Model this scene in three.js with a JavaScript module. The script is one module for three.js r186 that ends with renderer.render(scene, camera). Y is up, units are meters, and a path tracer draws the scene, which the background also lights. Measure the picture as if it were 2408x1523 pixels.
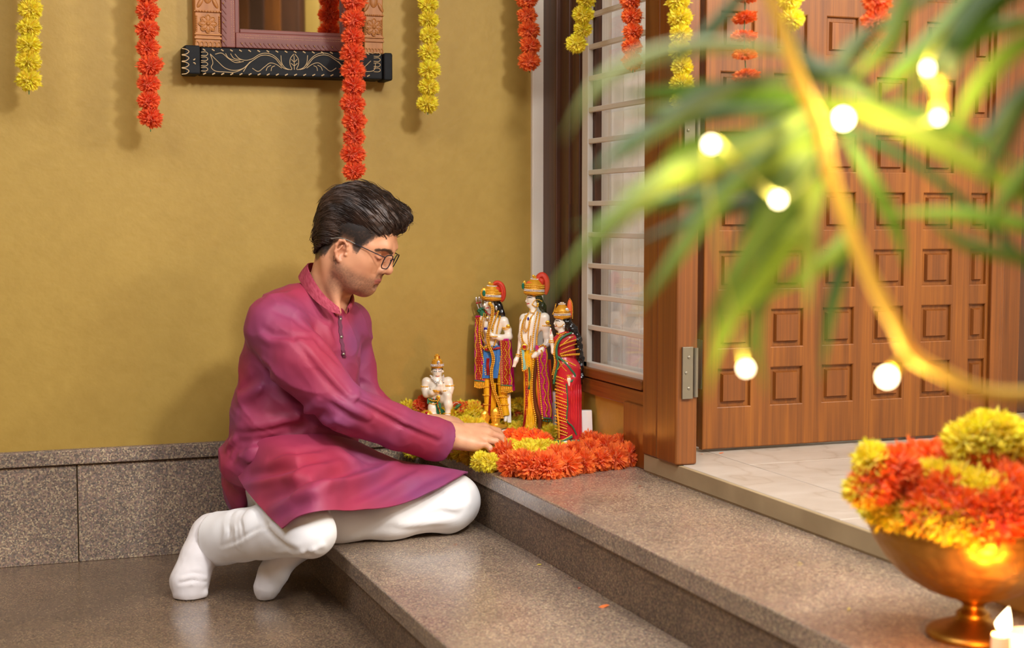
import * as THREE from 'three';
import { mergeGeometries, toCreasedNormals } from 'three/addons/utils/BufferGeometryUtils.js';
import { RoundedBoxGeometry } from 'three/addons/geometries/RoundedBoxGeometry.js';
import { RectAreaLightUniformsLib } from 'three/addons/lights/RectAreaLightUniformsLib.js';

// ---------------------------------------------------------------- camera, lights, exposure
const scene = new THREE.Scene();
scene.background = new THREE.Color(0x05050a);
const FOC = 3484.7, CX = 1204, CY = 761.5, YAW = -0.35643, PITCH = -0.072877, EYE = 0.878;
const camera = new THREE.PerspectiveCamera(2 * Math.atan(CY / FOC) * 180 / Math.PI, 2408 / 1523, 0.05, 60);
camera.rotation.set(PITCH, YAW, 0, 'YXZ');
camera.position.set(0, EYE, 0);
camera.focus = 3.66;
camera.userData.fStop = 3.7;
camera.updateMatrixWorld(true);
const renderer = new THREE.WebGLRenderer({ antialias: true });
renderer.toneMapping = THREE.LinearToneMapping;
renderer.toneMappingExposure = 1.0;
renderer.shadowMap.enabled = true;
RectAreaLightUniformsLib.init();

const KEY = { color: 0xfffcf6, power: 8 };      // unseen hanging lamp inside the doorway, lights the door from the upper right
const PANEL_A = { color: 0xf6f8ff, power: 10.5 };    // unseen porch ceiling panels, soft light from above and in front
const PANEL_B = { color: 0xf6f8ff, power: 11.5 };
const SPOT = { color: 0xfffdf8, power: 14.5 };       // unseen spot lamp high on the porch wall, lights back wall and figurines
const CANDLE = 0xffa040;

// ---------------------------------------------------------------- helpers
const V = (x, y, z) => new THREE.Vector3(x, y, z);
const MW = camera.matrixWorld;
function D(px, py, d) { // the point seen at a pixel, d metres along the viewing axis
  return V((px - CX) / FOC * d, -(py - CY) / FOC * d, -d).applyMatrix4(MW);
}
function onPlane(px, py, axis, value) {
  const o = V(0, EYE, 0), p = D(px, py, 1).sub(o), t = (value - o[axis]) / p[axis];
  return o.addScaledVector(p, t);
}
function proj(p) { const q = p.clone().applyMatrix4(camera.matrixWorldInverse); return [CX - q.x / q.z * FOC, CY + q.y / q.z * FOC, -q.z]; }
function rng(seed) { let a = seed >>> 0; return () => { a |= 0; a = a + 0x6D2B79F5 | 0; let t = Math.imul(a ^ a >>> 15, 1 | a); t = t + Math.imul(t ^ t >>> 7, 61 | t) ^ t; return ((t ^ t >>> 14) >>> 0) / 4294967296; }; }
const hash = (x, y, z, s) => { let h = Math.imul(x, 374761393) + Math.imul(y, 668265263) + Math.imul(z, 2147483647 ^ 1274126177) + Math.imul(s, 1013904223) | 0; h = Math.imul(h ^ h >>> 13, 1274126177); return ((h ^ h >>> 16) >>> 0) / 4294967296; };
const sm = (t) => t * t * (3 - 2 * t), lerp = (a, b, t) => a + (b - a) * t, clamp = (x, a, b) => Math.min(b, Math.max(a, x));
const sstep = (a, b, x) => sm(clamp((x - a) / (b - a), 0, 1));
function noise2(x, y, per, s) {
  const x0 = Math.floor(x), y0 = Math.floor(y), fx = sm(x - x0), fy = sm(y - y0), w = (v) => ((v % per) + per) % per;
  const a = hash(w(x0), w(y0), 0, s), b = hash(w(x0 + 1), w(y0), 0, s), c = hash(w(x0), w(y0 + 1), 0, s), e = hash(w(x0 + 1), w(y0 + 1), 0, s);
  return lerp(lerp(a, b, fx), lerp(c, e, fx), fy);
}
function fbm2(u, v, per, oct, s) { let r = 0, a = 0.5, t = 0; for (let i = 0; i < oct; i++) { r += a * noise2(u * per, v * per, per, s + i); t += a; a *= 0.5; per *= 2; } return r / t; }
function noise3(x, y, z, s) {
  const x0 = Math.floor(x), y0 = Math.floor(y), z0 = Math.floor(z), fx = sm(x - x0), fy = sm(y - y0), fz = sm(z - z0);
  const h = (i, j, k) => hash(x0 + i, y0 + j, z0 + k, s);
  return lerp(lerp(lerp(h(0, 0, 0), h(1, 0, 0), fx), lerp(h(0, 1, 0), h(1, 1, 0), fx), fy), lerp(lerp(h(0, 0, 1), h(1, 0, 1), fx), lerp(h(0, 1, 1), h(1, 1, 1), fx), fy), fz) * 2 - 1;
}
const used = {};
function numbered(name) { const n = used[name] = (used[name] ?? -1) + 1; return n ? name + '_' + String(n).padStart(3, '0') : name; }
function shade(o) { o.traverse((m) => { if (m.isMesh) { m.castShadow = true; m.receiveShadow = true; } }); return o; }
function tag(o, label, category, group) { o.userData.label = label; o.userData.category = category; if (group) o.userData.group = group; return o; }
function thing(name, label, category, pos = [0, 0, 0], group) {
  const o = new THREE.Group(); o.name = numbered(name); o.position.set(...pos); scene.add(o); return tag(o, label, category, group);
}
function struct(name, parent) { const o = new THREE.Group(); o.name = name; (parent ?? scene).add(o); o.userData.kind = 'structure'; return o; }
function part(name, geo, mat, parent, label) {
  const list = Array.isArray(geo) ? geo : [geo];
  const g = list.length === 1 ? list[0] : mergeGeometries(list.map((x) => prep(x)));
  const m = new THREE.Mesh(g, mat); m.name = name; m.castShadow = m.receiveShadow = true; if (label) m.userData.label = label;
  parent.add(m); return m;
}
function prep(g) { // the same attributes everywhere so that pieces of one part can be joined
  g = g.index ? g.toNonIndexed() : g;
  for (const k of Object.keys(g.attributes)) if (!['position', 'normal', 'uv', 'color'].includes(k)) g.deleteAttribute(k);
  if (!g.attributes.normal) g.computeVertexNormals();
  if (!g.attributes.uv) g.setAttribute('uv', new THREE.BufferAttribute(new Float32Array(g.attributes.position.count * 2), 2));
  return g;
}
function uvMetres(g, along = 'y', off = [0, 0]) { // box mapping in metres, v runs along the grain
  g = prep(g); const p = g.attributes.position, uv = g.attributes.uv, a = V(), b = V(), c = V();
  for (let i = 0; i < p.count; i += 3) {
    a.fromBufferAttribute(p, i); b.fromBufferAttribute(p, i + 1); c.fromBufferAttribute(p, i + 2);
    const n = b.clone().sub(a).cross(c.clone().sub(a)); const ax = Math.abs(n.x), ay = Math.abs(n.y), az = Math.abs(n.z);
    for (let k = 0; k < 3; k++) {
      const q = [a, b, c][k]; let s, t;
      if (ax >= ay && ax >= az) { s = q.z; t = q.y; } else if (ay >= az) { s = q.x; t = q.z; } else { s = q.x; t = q.y; }
      if (along !== 'y') { if (ax >= ay && ax >= az) { s = q.y; t = q.z; } else if (ay >= az) { if (along === 'x') { s = q.z; t = q.x; } } else { s = q.y; t = q.x; } }
      uv.setXY(i + k, s + off[0], t + off[1]);
    }
  }
  return g;
}
function box(x0, y0, z0, x1, y1, z1, r = 0.003, along = 'y', off) {
  const w = x1 - x0, h = y1 - y0, d = z1 - z0, rr = Math.min(r, w / 2.01, h / 2.01, d / 2.01);
  const g = r > 0 ? new RoundedBoxGeometry(w, h, d, 1, rr) : new THREE.BoxGeometry(w, h, d);
  g.translate((x0 + x1) / 2, (y0 + y1) / 2, (z0 + z1) / 2);
  return uvMetres(g, along, off ?? [0, 0]);
}
function curve(points) { return new THREE.CatmullRomCurve3(points, false, 'centripetal'); }
function tube(points, r, n = 24, sides = 8, closed = false) { const c = points instanceof THREE.Curve ? points : new THREE.CatmullRomCurve3(points, closed, 'centripetal'); return prep(new THREE.TubeGeometry(c, n, r, sides, closed)); }
function taperTube(points, radius, n = 24, sides = 8) { // radius(t)
  const c = points instanceof THREE.Curve ? points : curve(points), g = new THREE.TubeGeometry(c, n, 1, sides, false), p = g.attributes.position, q = V();
  for (let i = 0; i <= n; i++) { const t = i / n; c.getPointAt(t, q); const r = Math.max(radius(t), 1e-5); for (let j = 0; j <= sides; j++) { const k = i * (sides + 1) + j; p.setXYZ(k, q.x + (p.getX(k) - q.x) * r, q.y + (p.getY(k) - q.y) * r, q.z + (p.getZ(k) - q.z) * r); } }
  g.computeVertexNormals(); return prep(g);
}
function lathe(profile, seg = 40) { return prep(new THREE.LatheGeometry(profile.map(([r, y]) => new THREE.Vector2(r, y)), seg)); }
function quatTo(from, to) { return new THREE.Quaternion().setFromUnitVectors(from.clone().normalize(), to.clone().normalize()); }

// ---------------------------------------------------------------- surface meshing of distance fields
const smin = (a, b, k) => { const h = Math.max(k - Math.abs(a - b), 0) / k; return Math.min(a, b) - h * h * k * 0.25; };
class Field { // a list of shapes joined smoothly, in order
  constructor() { this.ops = []; }
  cap(a, b, ra, rb = ra, k = 0.02, sub = false) {
    const ax = a.x, ay = a.y, az = a.z, dx = b.x - ax, dy = b.y - ay, dz = b.z - az, L = dx * dx + dy * dy + dz * dz || 1e-9;
    const cx = ax + dx / 2, cy = ay + dy / 2, cz = az + dz / 2, R = Math.sqrt(L) / 2 + Math.max(ra, rb);
    this.ops.push({ k, sub, cx, cy, cz, R, f: (x, y, z) => { const px = x - ax, py = y - ay, pz = z - az; let h = (px * dx + py * dy + pz * dz) / L; h = h < 0 ? 0 : h > 1 ? 1 : h; const qx = px - dx * h, qy = py - dy * h, qz = pz - dz * h; return Math.sqrt(qx * qx + qy * qy + qz * qz) - (ra + (rb - ra) * h); } });
    return this;
  }
  ball(a, r, k = 0.02, sub = false) { return this.cap(a, a.clone().add(V(1e-6, 0, 0)), r, r, k, sub); }
  chain(pts, rs, k = 0.02) { for (let i = 0; i + 1 < pts.length; i++) this.cap(pts[i], pts[i + 1], Array.isArray(rs) ? rs[i] : rs, Array.isArray(rs) ? rs[i + 1] : rs, k); return this; }
  ell(c, [rx, ry, rz], k = 0.02, sub = false, q = null) {
    const m = q ? new THREE.Matrix4().makeRotationFromQuaternion(q.clone().invert()).elements : null;
    this.ops.push({ k, sub, cx: c.x, cy: c.y, cz: c.z, R: Math.max(rx, ry, rz), f: (x, y, z) => {
      let px = x - c.x, py = y - c.y, pz = z - c.z;
      if (m) { const X = m[0] * px + m[4] * py + m[8] * pz, Y = m[1] * px + m[5] * py + m[9] * pz, Z = m[2] * px + m[6] * py + m[10] * pz; px = X; py = Y; pz = Z; }
      const a = px / rx, b = py / ry, e = pz / rz, k0 = Math.sqrt(a * a + b * b + e * e); if (k0 < 1e-6) return -Math.min(rx, ry, rz);
      const k1 = Math.sqrt(a * a / rx / rx + b * b / ry / ry + e * e / rz / rz) / k0; return (k0 - 1) / k1;
    } });
    return this;
  }
  slab(c, [hx, hy, hz], r, k = 0.01, sub = false, q = null) { // rounded box
    const m = q ? new THREE.Matrix4().makeRotationFromQuaternion(q.clone().invert()).elements : null;
    this.ops.push({ k, sub, cx: c.x, cy: c.y, cz: c.z, R: Math.hypot(hx, hy, hz), f: (x, y, z) => {
      let px = x - c.x, py = y - c.y, pz = z - c.z;
      if (m) { const X = m[0] * px + m[4] * py + m[8] * pz, Y = m[1] * px + m[5] * py + m[9] * pz, Z = m[2] * px + m[6] * py + m[10] * pz; px = X; py = Y; pz = Z; }
      const a = Math.abs(px) - hx + r, b = Math.abs(py) - hy + r, e = Math.abs(pz) - hz + r;
      return Math.hypot(Math.max(a, 0), Math.max(b, 0), Math.max(e, 0)) + Math.min(Math.max(a, b, e), 0) - r;
    } });
    return this;
  }
  cut(f) { this.ops.push({ cut: f }); return this; }            // keep only f < 0
  ridge(pts, width, amp) {                                        // a fold along a line: amp > 0 raises, < 0 presses in
    const segs = []; for (let i = 0; i + 1 < pts.length; i++) segs.push([pts[i], pts[i + 1]]);
    const c = V(); pts.forEach((p) => c.add(p)); c.divideScalar(pts.length); const R = Math.max(...pts.map((p) => p.distanceTo(c))) + width * 2.6;
    this.ops.push({ ridge: (x, y, z) => {
      if ((x - c.x) ** 2 + (y - c.y) ** 2 + (z - c.z) ** 2 > R * R) return 0;
      let best = 1e9, at = 0; for (let i = 0; i < segs.length; i++) { const [a, b] = segs[i]; const dx = b.x - a.x, dy = b.y - a.y, dz = b.z - a.z, L = dx * dx + dy * dy + dz * dz || 1e-9; let h = ((x - a.x) * dx + (y - a.y) * dy + (z - a.z) * dz) / L; h = h < 0 ? 0 : h > 1 ? 1 : h; const e = (x - a.x - dx * h) ** 2 + (y - a.y - dy * h) ** 2 + (z - a.z - dz * h) ** 2; if (e < best) { best = e; at = (i + h) / segs.length; } }
      return amp * Math.exp(-best / width / width) * Math.pow(Math.sin(Math.PI * clamp(0.08 + at * 0.84, 0, 1)), 0.7);
    } });
    return this;
  }
  bump(f) { this.ops.push({ ridge: f }); return this; }
  at(x, y, z) {
    let d = 1e3;
    for (let i = 0; i < this.ops.length; i++) {
      const o = this.ops[i];
      if (o.f) {
        const bx = x - o.cx, by = y - o.cy, bz = z - o.cz, far = Math.sqrt(bx * bx + by * by + bz * bz) - o.R;
        if (o.sub) { if (far < o.k - d || d < 0) { const e = o.f(x, y, z); d = -smin(-d, e, o.k); } }
        else if (far < d + o.k) d = smin(d, o.f(x, y, z), o.k);
      } else if (o.cut) { d = Math.max(d, o.cut(x, y, z)); } else if (d < 0.024 && d > -0.024) d -= o.ridge(x, y, z);
    }
    return d;
  }
  hit(px, py, d0 = 2.6, d1 = 4.2) { // where the sight line of a pixel meets the surface
    const o = V(0, EYE, 0), r = D(px, py, 1).sub(o), q = V(); let t = d0;
    for (let i = 0; i < 400 && t < d1; i++) { q.copy(o).addScaledVector(r, t); const e = this.at(q.x, q.y, q.z); if (e < 0.0004) return q.clone(); t += Math.max(0.0006, e * 0.6); }
    return null;
  }
  bounds(pad = 0.02) { const a = V(1e9, 1e9, 1e9), b = V(-1e9, -1e9, -1e9); for (const o of this.ops) if (o.f && !o.sub) { a.min(V(o.cx - o.R, o.cy - o.R, o.cz - o.R)); b.max(V(o.cx + o.R, o.cy + o.R, o.cz + o.R)); } return [a.subScalar(pad), b.addScalar(pad)]; }
  mesh(h, { lo, hi, color } = {}) {
    if (!lo) [lo, hi] = this.bounds();
    const nx = Math.ceil((hi.x - lo.x) / h) + 1, ny = Math.ceil((hi.y - lo.y) / h) + 1, nz = Math.ceil((hi.z - lo.z) / h) + 1, val = new Float32Array(nx * ny * nz), B = 4, rad = B * h * 0.87 * 1.6 + 0.004;
    for (let k = 0; k < nz; k += B) for (let j = 0; j < ny; j += B) for (let i = 0; i < nx; i += B) {
      const c = this.at(lo.x + (i + B / 2) * h, lo.y + (j + B / 2) * h, lo.z + (k + B / 2) * h), skip = Math.abs(c) > rad;
      for (let kk = k; kk < Math.min(k + B, nz); kk++) for (let jj = j; jj < Math.min(j + B, ny); jj++) for (let ii = i; ii < Math.min(i + B, nx); ii++) val[ii + nx * (jj + ny * kk)] = skip ? c : this.at(lo.x + ii * h, lo.y + jj * h, lo.z + kk * h);
    }
    const id = new Int32Array(nx * ny * nz).fill(-1), pos = [], idx = [], E = [[0, 1], [2, 3], [4, 5], [6, 7], [0, 2], [1, 3], [4, 6], [5, 7], [0, 4], [1, 5], [2, 6], [3, 7]], v = new Float32Array(8);
    for (let k = 0; k < nz - 1; k++) for (let j = 0; j < ny - 1; j++) for (let i = 0; i < nx - 1; i++) {
      let mask = 0; for (let c = 0; c < 8; c++) { v[c] = val[i + (c & 1) + nx * (j + (c >> 1 & 1) + ny * (k + (c >> 2)))]; if (v[c] < 0) mask |= 1 << c; }
      if (mask === 0 || mask === 255) continue;
      let x = 0, y = 0, z = 0, n = 0;
      for (const [a, b] of E) { if ((v[a] < 0) === (v[b] < 0)) continue; const t = v[a] / (v[a] - v[b]); x += lerp(a & 1, b & 1, t); y += lerp(a >> 1 & 1, b >> 1 & 1, t); z += lerp(a >> 2, b >> 2, t); n++; }
      id[i + nx * (j + ny * k)] = pos.length / 3; pos.push(lo.x + (i + x / n) * h, lo.y + (j + y / n) * h, lo.z + (k + z / n) * h);
    }
    const s = [1, nx, nx * ny];
    for (let k = 1; k < nz - 1; k++) for (let j = 1; j < ny - 1; j++) for (let i = 1; i < nx - 1; i++) {
      const c = i + nx * (j + ny * k), inside = val[c] < 0;
      for (let a = 0; a < 3; a++) {
        if (inside === (val[c + s[a]] < 0)) continue;
        const u = s[(a + 1) % 3], w = s[(a + 2) % 3], q = [id[c], id[c - u], id[c - u - w], id[c - w]]; if (q.some((t) => t < 0)) continue;
        if (inside) idx.push(q[0], q[1], q[2], q[0], q[2], q[3]); else idx.push(q[0], q[2], q[1], q[0], q[3], q[2]);
      }
    }
    const g = new THREE.BufferGeometry(); g.setAttribute('position', new THREE.BufferAttribute(new Float32Array(pos), 3)); g.setIndex(idx);
    g.computeVertexNormals();
    const nn = pos.length / 3, uv = new Float32Array(nn * 2); for (let i = 0; i < nn; i++) { uv[i * 2] = pos[i * 3] * 0.8 + pos[i * 3 + 2] * 0.6; uv[i * 2 + 1] = pos[i * 3 + 1] + pos[i * 3 + 2] * 0.2; }
    g.setAttribute('uv', new THREE.BufferAttribute(uv, 2));
    if (color) paint(g, color);
    return g;
  }
}
function paint(g, color) { // colour per vertex from (x, y, z, normal)
  const p = g.attributes.position, n = g.attributes.normal, c = new Float32Array(p.count * 3), o = [0, 0, 0];
  for (let i = 0; i < p.count; i++) { color(p.getX(i), p.getY(i), p.getZ(i), o, n.getX(i), n.getY(i), n.getZ(i)); c[i * 3] = o[0]; c[i * 3 + 1] = o[1]; c[i * 3 + 2] = o[2]; }
  g.setAttribute('color', new THREE.BufferAttribute(c, 3)); return g;
}
function plain(g, rgb) { return paint(g, (x, y, z, o) => { o[0] = rgb[0]; o[1] = rgb[1]; o[2] = rgb[2]; }); }
const lin = (hex) => { const c = new THREE.Color(hex); return [c.r, c.g, c.b]; };

// ---------------------------------------------------------------- materials
function tex(n, fn, srgb = true, rep = 1) {
  const data = new Uint8Array(n * n * 4), o = [0, 0, 0];
  for (let y = 0; y < n; y++) for (let x = 0; x < n; x++) { fn(x / n, y / n, o, x, y); const i = (y * n + x) * 4; data[i] = clamp(o[0], 0, 255); data[i + 1] = clamp(o[1], 0, 255); data[i + 2] = clamp(o[2], 0, 255); data[i + 3] = 255; }
  const t = new THREE.DataTexture(data, n, n); t.wrapS = t.wrapT = THREE.RepeatWrapping; t.magFilter = THREE.LinearFilter; t.minFilter = THREE.LinearMipmapLinearFilter; t.generateMipmaps = true;
  if (srgb) t.colorSpace = THREE.SRGBColorSpace; t.repeat.set(rep, rep); t.needsUpdate = true; return t;
}
const std = (o) => new THREE.MeshStandardMaterial(o), phys = (o) => new THREE.MeshPhysicalMaterial(o);
function graniteTex(seed, cells, warm) {
  const pal = [[150, 126, 102], [138, 112, 94], [122, 100, 84], [104, 88, 76], [94, 80, 72], [164, 142, 114], [130, 103, 92], [112, 98, 88]];
  return tex(1024, (u, v, o) => {
    const X = u * cells, Y = v * cells, xi = Math.floor(X), yi = Math.floor(Y); let bd = 9, bi = 0, bj = 0;
    for (let j = -1; j <= 1; j++) for (let i = -1; i <= 1; i++) { const cx = ((xi + i) % cells + cells) % cells, cy = ((yi + j) % cells + cells) % cells, dx = xi + i + hash(cx, cy, 1, seed) - X, dy = yi + j + hash(cx, cy, 2, seed) - Y, d = dx * dx + dy * dy; if (d < bd) { bd = d; bi = cx; bj = cy; } }
    const r = hash(bi, bj, 3, seed), big = fbm2(u, v, 5, 4, seed) - 0.5, p = pal[Math.floor(r * pal.length)], k = 1 + big * 0.34 + (hash(bi, bj, 4, seed) - 0.5) * 0.2;
    o[0] = p[0] * k * warm[0]; o[1] = p[1] * k * warm[1]; o[2] = p[2] * k * warm[2];
  });
}
const granite = graniteTex(11, 300, [1.08, 1.12, 1.13]);
granite.repeat.set(1.25, 1.25);
const graniteRough = granite.clone(); graniteRough.repeat.set(1.0, 1.0); graniteRough.offset.set(0.31, 0.17); graniteRough.needsUpdate = true;
const roughVar = tex(512, (u, v, o) => { const a = fbm2(u, v, 6, 5, 41); o[0] = o[1] = o[2] = 70 + a * 110; }, false); roughVar.repeat.set(1.6, 1.6);
const M = {};
M.step = phys({ map: granite, roughness: 0.62, roughnessMap: roughVar, clearcoat: 0.35, clearcoatRoughness: 0.2 });
M.floor = phys({ map: granite, color: 0xcdc4ba, roughness: 0.55, roughnessMap: roughVar, clearcoat: 0.45, clearcoatRoughness: 0.18 });
M.riser = std({ map: granite, roughness: 0.6, color: 0xd8d0c8 });
M.skirt = std({ map: graniteRough, roughness: 0.7, bumpMap: graniteRough, bumpScale: 0.0006 });
const wallTex = tex(768, (u, v, o) => { const a = fbm2(u, v, 4, 6, 3) - 0.5, b = fbm2(u, v, 64, 3, 9) - 0.5; o[0] = 173 + a * 14 + b * 8; o[1] = 141 + a * 13 + b * 8; o[2] = 62 + a * 10 + b * 7; }); wallTex.repeat.set(0.7, 0.7);
const wallBump = tex(512, (u, v, o) => { const a = fbm2(u, v, 40, 4, 21); o[0] = o[1] = o[2] = a * 255; }, false); wallBump.repeat.set(2, 2);
M.wall = std({ map: wallTex, roughness: 0.55, bumpMap: wallBump, bumpScale: 0.0005 });
M.plaster = std({ map: tex(256, (u, v, o) => { const a = fbm2(u, v, 8, 4, 31) - 0.5; o[0] = 236 + a * 12; o[1] = 226 + a * 12; o[2] = 208 + a * 14; }), roughness: 0.75 });
M.ceiling = std({ color: 0xe8e2d6, roughness: 0.9 });
function woodTex(c0, c1, seed, size = 1024) {
  return tex(size, (u, v, o) => {
    const w = fbm2(u, v * 0.25, 4, 3, seed) * 0.06, g = fbm2((u + w) % 1, v * 0.0625, 48, 3, seed + 5), f = fbm2(u, v * 0.03125, 192, 2, seed + 9), b = fbm2(u, v, 3, 3, seed + 13);
    const t = clamp(g * 0.65 + f * 0.35 + (b - 0.5) * 0.5, 0, 1); for (let i = 0; i < 3; i++) o[i] = lerp(c0[i], c1[i], t);
  });
}
const wood = woodTex([102, 53, 6], [170, 101, 22], 51), wood2 = woodTex([98, 50, 6], [160, 92, 22], 71), woodDark = woodTex([54, 30, 14], [104, 58, 26], 91, 512);
for (const t of [wood, wood2, woodDark]) t.repeat.set(2.2, 1.1);
M.wood = phys({ map: wood, roughness: 0.55, clearcoat: 0.12, clearcoatRoughness: 0.35 });
M.woodPanel = phys({ map: wood2, roughness: 0.52, clearcoat: 0.15, clearcoatRoughness: 0.35 });
M.woodJamb = phys({ map: wood2, roughness: 0.5, clearcoat: 0.2, clearcoatRoughness: 0.3, color: 0xffffff });
M.woodDark = phys({ map: woodDark, roughness: 0.5, clearcoat: 0.25, clearcoatRoughness: 0.35 });
M.marble = phys({ map: tex(512, (u, v, o) => { const a = fbm2(u, v, 3, 6, 61), b = fbm2(u * 0.5, v, 24, 4, 67), s = Math.abs(Math.sin((a * 5 + u * 2) * Math.PI)); const k = (b - 0.5) * 22 - Math.pow(1 - s, 6) * 16; o[0] = 186 + k; o[1] = 176 + k * 1.15; o[2] = 163 + k * 1.3; }), roughness: 0.4, clearcoat: 0.3, clearcoatRoughness: 0.25 });
M.marbleEdge = std({ map: tex(256, (u, v, o) => { const b = fbm2(u, v, 12, 4, 77) - 0.5; o[0] = 156 + b * 34; o[1] = 136 + b * 32; o[2] = 102 + b * 28; }), roughness: 0.7 });
M.grille = std({ color: 0xd9d2c4, roughness: 0.5 });
M.glass = phys({ color: 0xffffff, transmission: 1, thickness: 0, roughness: 0.02, ior: 1.45 });
M.curtain = phys({ color: 0xe9e6df, roughness: 0.97, transmission: 0.6, thickness: 0, side: THREE.DoubleSide });
M.steel = std({ color: 0x8f897a, roughness: 0.4, metalness: 0.85 });
M.mirror = std({ color: 0xdad8d2, roughness: 0.02, metalness: 1 });
M.maroonWood = phys({ map: woodTex([92, 42, 34], [142, 78, 64], 101, 256), roughness: 0.5 });
M.carvedWood = phys({ map: woodTex([142, 84, 34], [214, 150, 84], 111, 256), roughness: 0.5 });
M.blackWood = phys({ map: woodTex([15, 17, 18], [40, 40, 42], 121, 256), roughness: 0.7, specularIntensity: 0.5 });
M.paleWood = std({ color: 0xbfa377, roughness: 0.6 });
M.goldPin = std({ color: 0xe8c050, roughness: 0.3, metalness: 0.8 });
M.bead = std({ color: 0xcaa27a, roughness: 0.5 });
M.orange = phys({ color: 0xffffff, vertexColors: true, roughness: 0.9, transmission: 0.35, thickness: 0, side: THREE.DoubleSide });
M.yellow = M.orange;
M.stem = std({ color: 0x2f6b3a, roughness: 0.6 });
M.thread = std({ color: 0xd8d4c8, roughness: 0.8 });
M.brass = std({ color: 0xa97c36, roughness: 0.4, metalness: 1 });
M.wax = phys({ color: 0xf6ead2, roughness: 0.9, transmission: 0.2, thickness: 0 });
M.flame = std({ color: 0x000000, emissive: 0xffdfae, emissiveIntensity: 10 });
M.wick = std({ color: 0x221a14, roughness: 0.9 });
M.tin = std({ color: 0xdedede, roughness: 0.3, metalness: 0.9 });
M.white = std({ color: 0xf4f2ee, roughness: 0.5 });
M.lampGlow = std({ color: 0xffffff, emissive: 0xfff0dc, emissiveIntensity: 1.2 });
M.bulbGlow = std({ color: 0xffffff, emissive: 0xffe9b8, emissiveIntensity: 26 });

// ---------------------------------------------------------------- the setting
const ZW = -3.884, XW = 1.519, H1 = 0.126, H2 = 0.268, H3 = 0.312, X1 = 0.781, X2 = 1.168, CEIL = 2.6;
const zAt = (px, x, py = 700) => onPlane(px, py, 'x', x).z;
{
  const f = struct('floor');
  // the low porch floor in stone slabs
  const xs = [-3.2, -2.2, -1.2, -0.2, X1 + 0.013], zs = [2.4, 1.3, 0.2, -0.9, -2.0, ZW];
  for (let i = 0; i + 1 < xs.length; i++) for (let j = 0; j + 1 < zs.length; j++) part('stone_slab', box(xs[i] + 0.0006, -0.06, zs[j + 1] + 0.0006, xs[i + 1] - 0.0006, 0, zs[j] - 0.0006, 0.001, 'x', [i * 0.37, j * 0.23]), M.floor, f);
  part('bed', box(-3.4, -0.2, ZW - 0.2, 4.6, -0.061, 2.6, 0), M.plaster, f);
}
{
  const s = struct('stone_steps');
  s.userData.label = 'two polished brown granite steps running along the house wall';
  const zj = [2.4, 0.6, -1.55, ZW];
  for (let j = 0; j < 3; j++) {
    const a = zj[j + 1] + 0.0006, b = zj[j] - 0.0006;
    part('riser', box(X1 + 0.012, -0.01, a, X1 + 0.05, H1 - 0.0385, b, 0.001, 'z', [j * 0.3, 0.4]), M.riser, s);
    part('tread', box(X1, H1 - 0.0385, a, X2 + 0.06, H1, b, 0.004, 'x', [0.2, j * 0.6]), M.step, s);
    part('riser', box(X2 + 0.012, H1, a, X2 + 0.05, H2 - 0.04, b, 0.001, 'z', [j * 0.45, 0.1]), M.riser, s);
    part('tread', box(X2, H2 - 0.04, a, XW + 0.06, H2, b, 0.004, 'x', [0.5, j * 0.43]), M.step, s);
  }
  part('core', [box(X1 + 0.03, 0, ZW, X2 + 0.06, H1 - 0.04, 2.38, 0), box(X2 + 0.03, 0, ZW, XW + 0.06, H2 - 0.041, 2.38, 0)], M.plaster, s);
}
{
  const w = struct('wall_back'); part('plaster', box(-3.2, 0, ZW - 0.2, XW + 0.02, CEIL, ZW, 0), M.wall, w);
  const b = struct('baseboard_back');
  const t = onPlane(182, 1200, 'z', ZW).x;
  const xs = [-3.2, -1.1, t, t + 1.28];
  for (let i = 0; i < 3; i++) part('stone_panel', box(xs[i] + 0.0012, 0, ZW, xs[i + 1] - 0.0012, 0.249, ZW + 0.016, 0.0015, 'y', [i * 0.41, i * 0.2]), M.skirt, b);
  for (const [a, c] of [[-3.2, -0.6], [-0.6, X2]]) part('stone_cap', box(a + 0.001, 0.251, ZW, c - 0.001, 0.289, ZW + 0.026, 0.004, 'x', [a, 0.3]), M.skirt, b);
}
{
  // corner pilaster, painted white
  const t = struct('trim_1'); part('pilaster', box(1.5025, H2, ZW - 0.05, 1.566, CEIL, ZW + 0.012, 0.003), M.plaster, t);
}
const WX = 1.535;  // face of the window frame
const zPostL0 = zAt(1297, WX), zPostL1 = zAt(1369, WX), zGlassR = zAt(1505, WX), zJambA = zAt(1515, XW), zJambB = zAt(1553, XW), zJambC = zAt(1601, XW);
{
  const w = struct('wall_right');
  part('plaster', [box(WX + 0.02, H2, zPostL1 - 0.3, WX + 0.06, 0.42, zJambA, 0), box(WX + 0.02, 2.3, ZW, WX + 0.06, CEIL, zJambA, 0), box(XW, 2.42, zJambA, XW + 0.15, CEIL, -1.2, 0), box(XW, H3, -1.2, XW + 0.15, CEIL, 2.4, 0)], M.wall, w);
}
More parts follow.
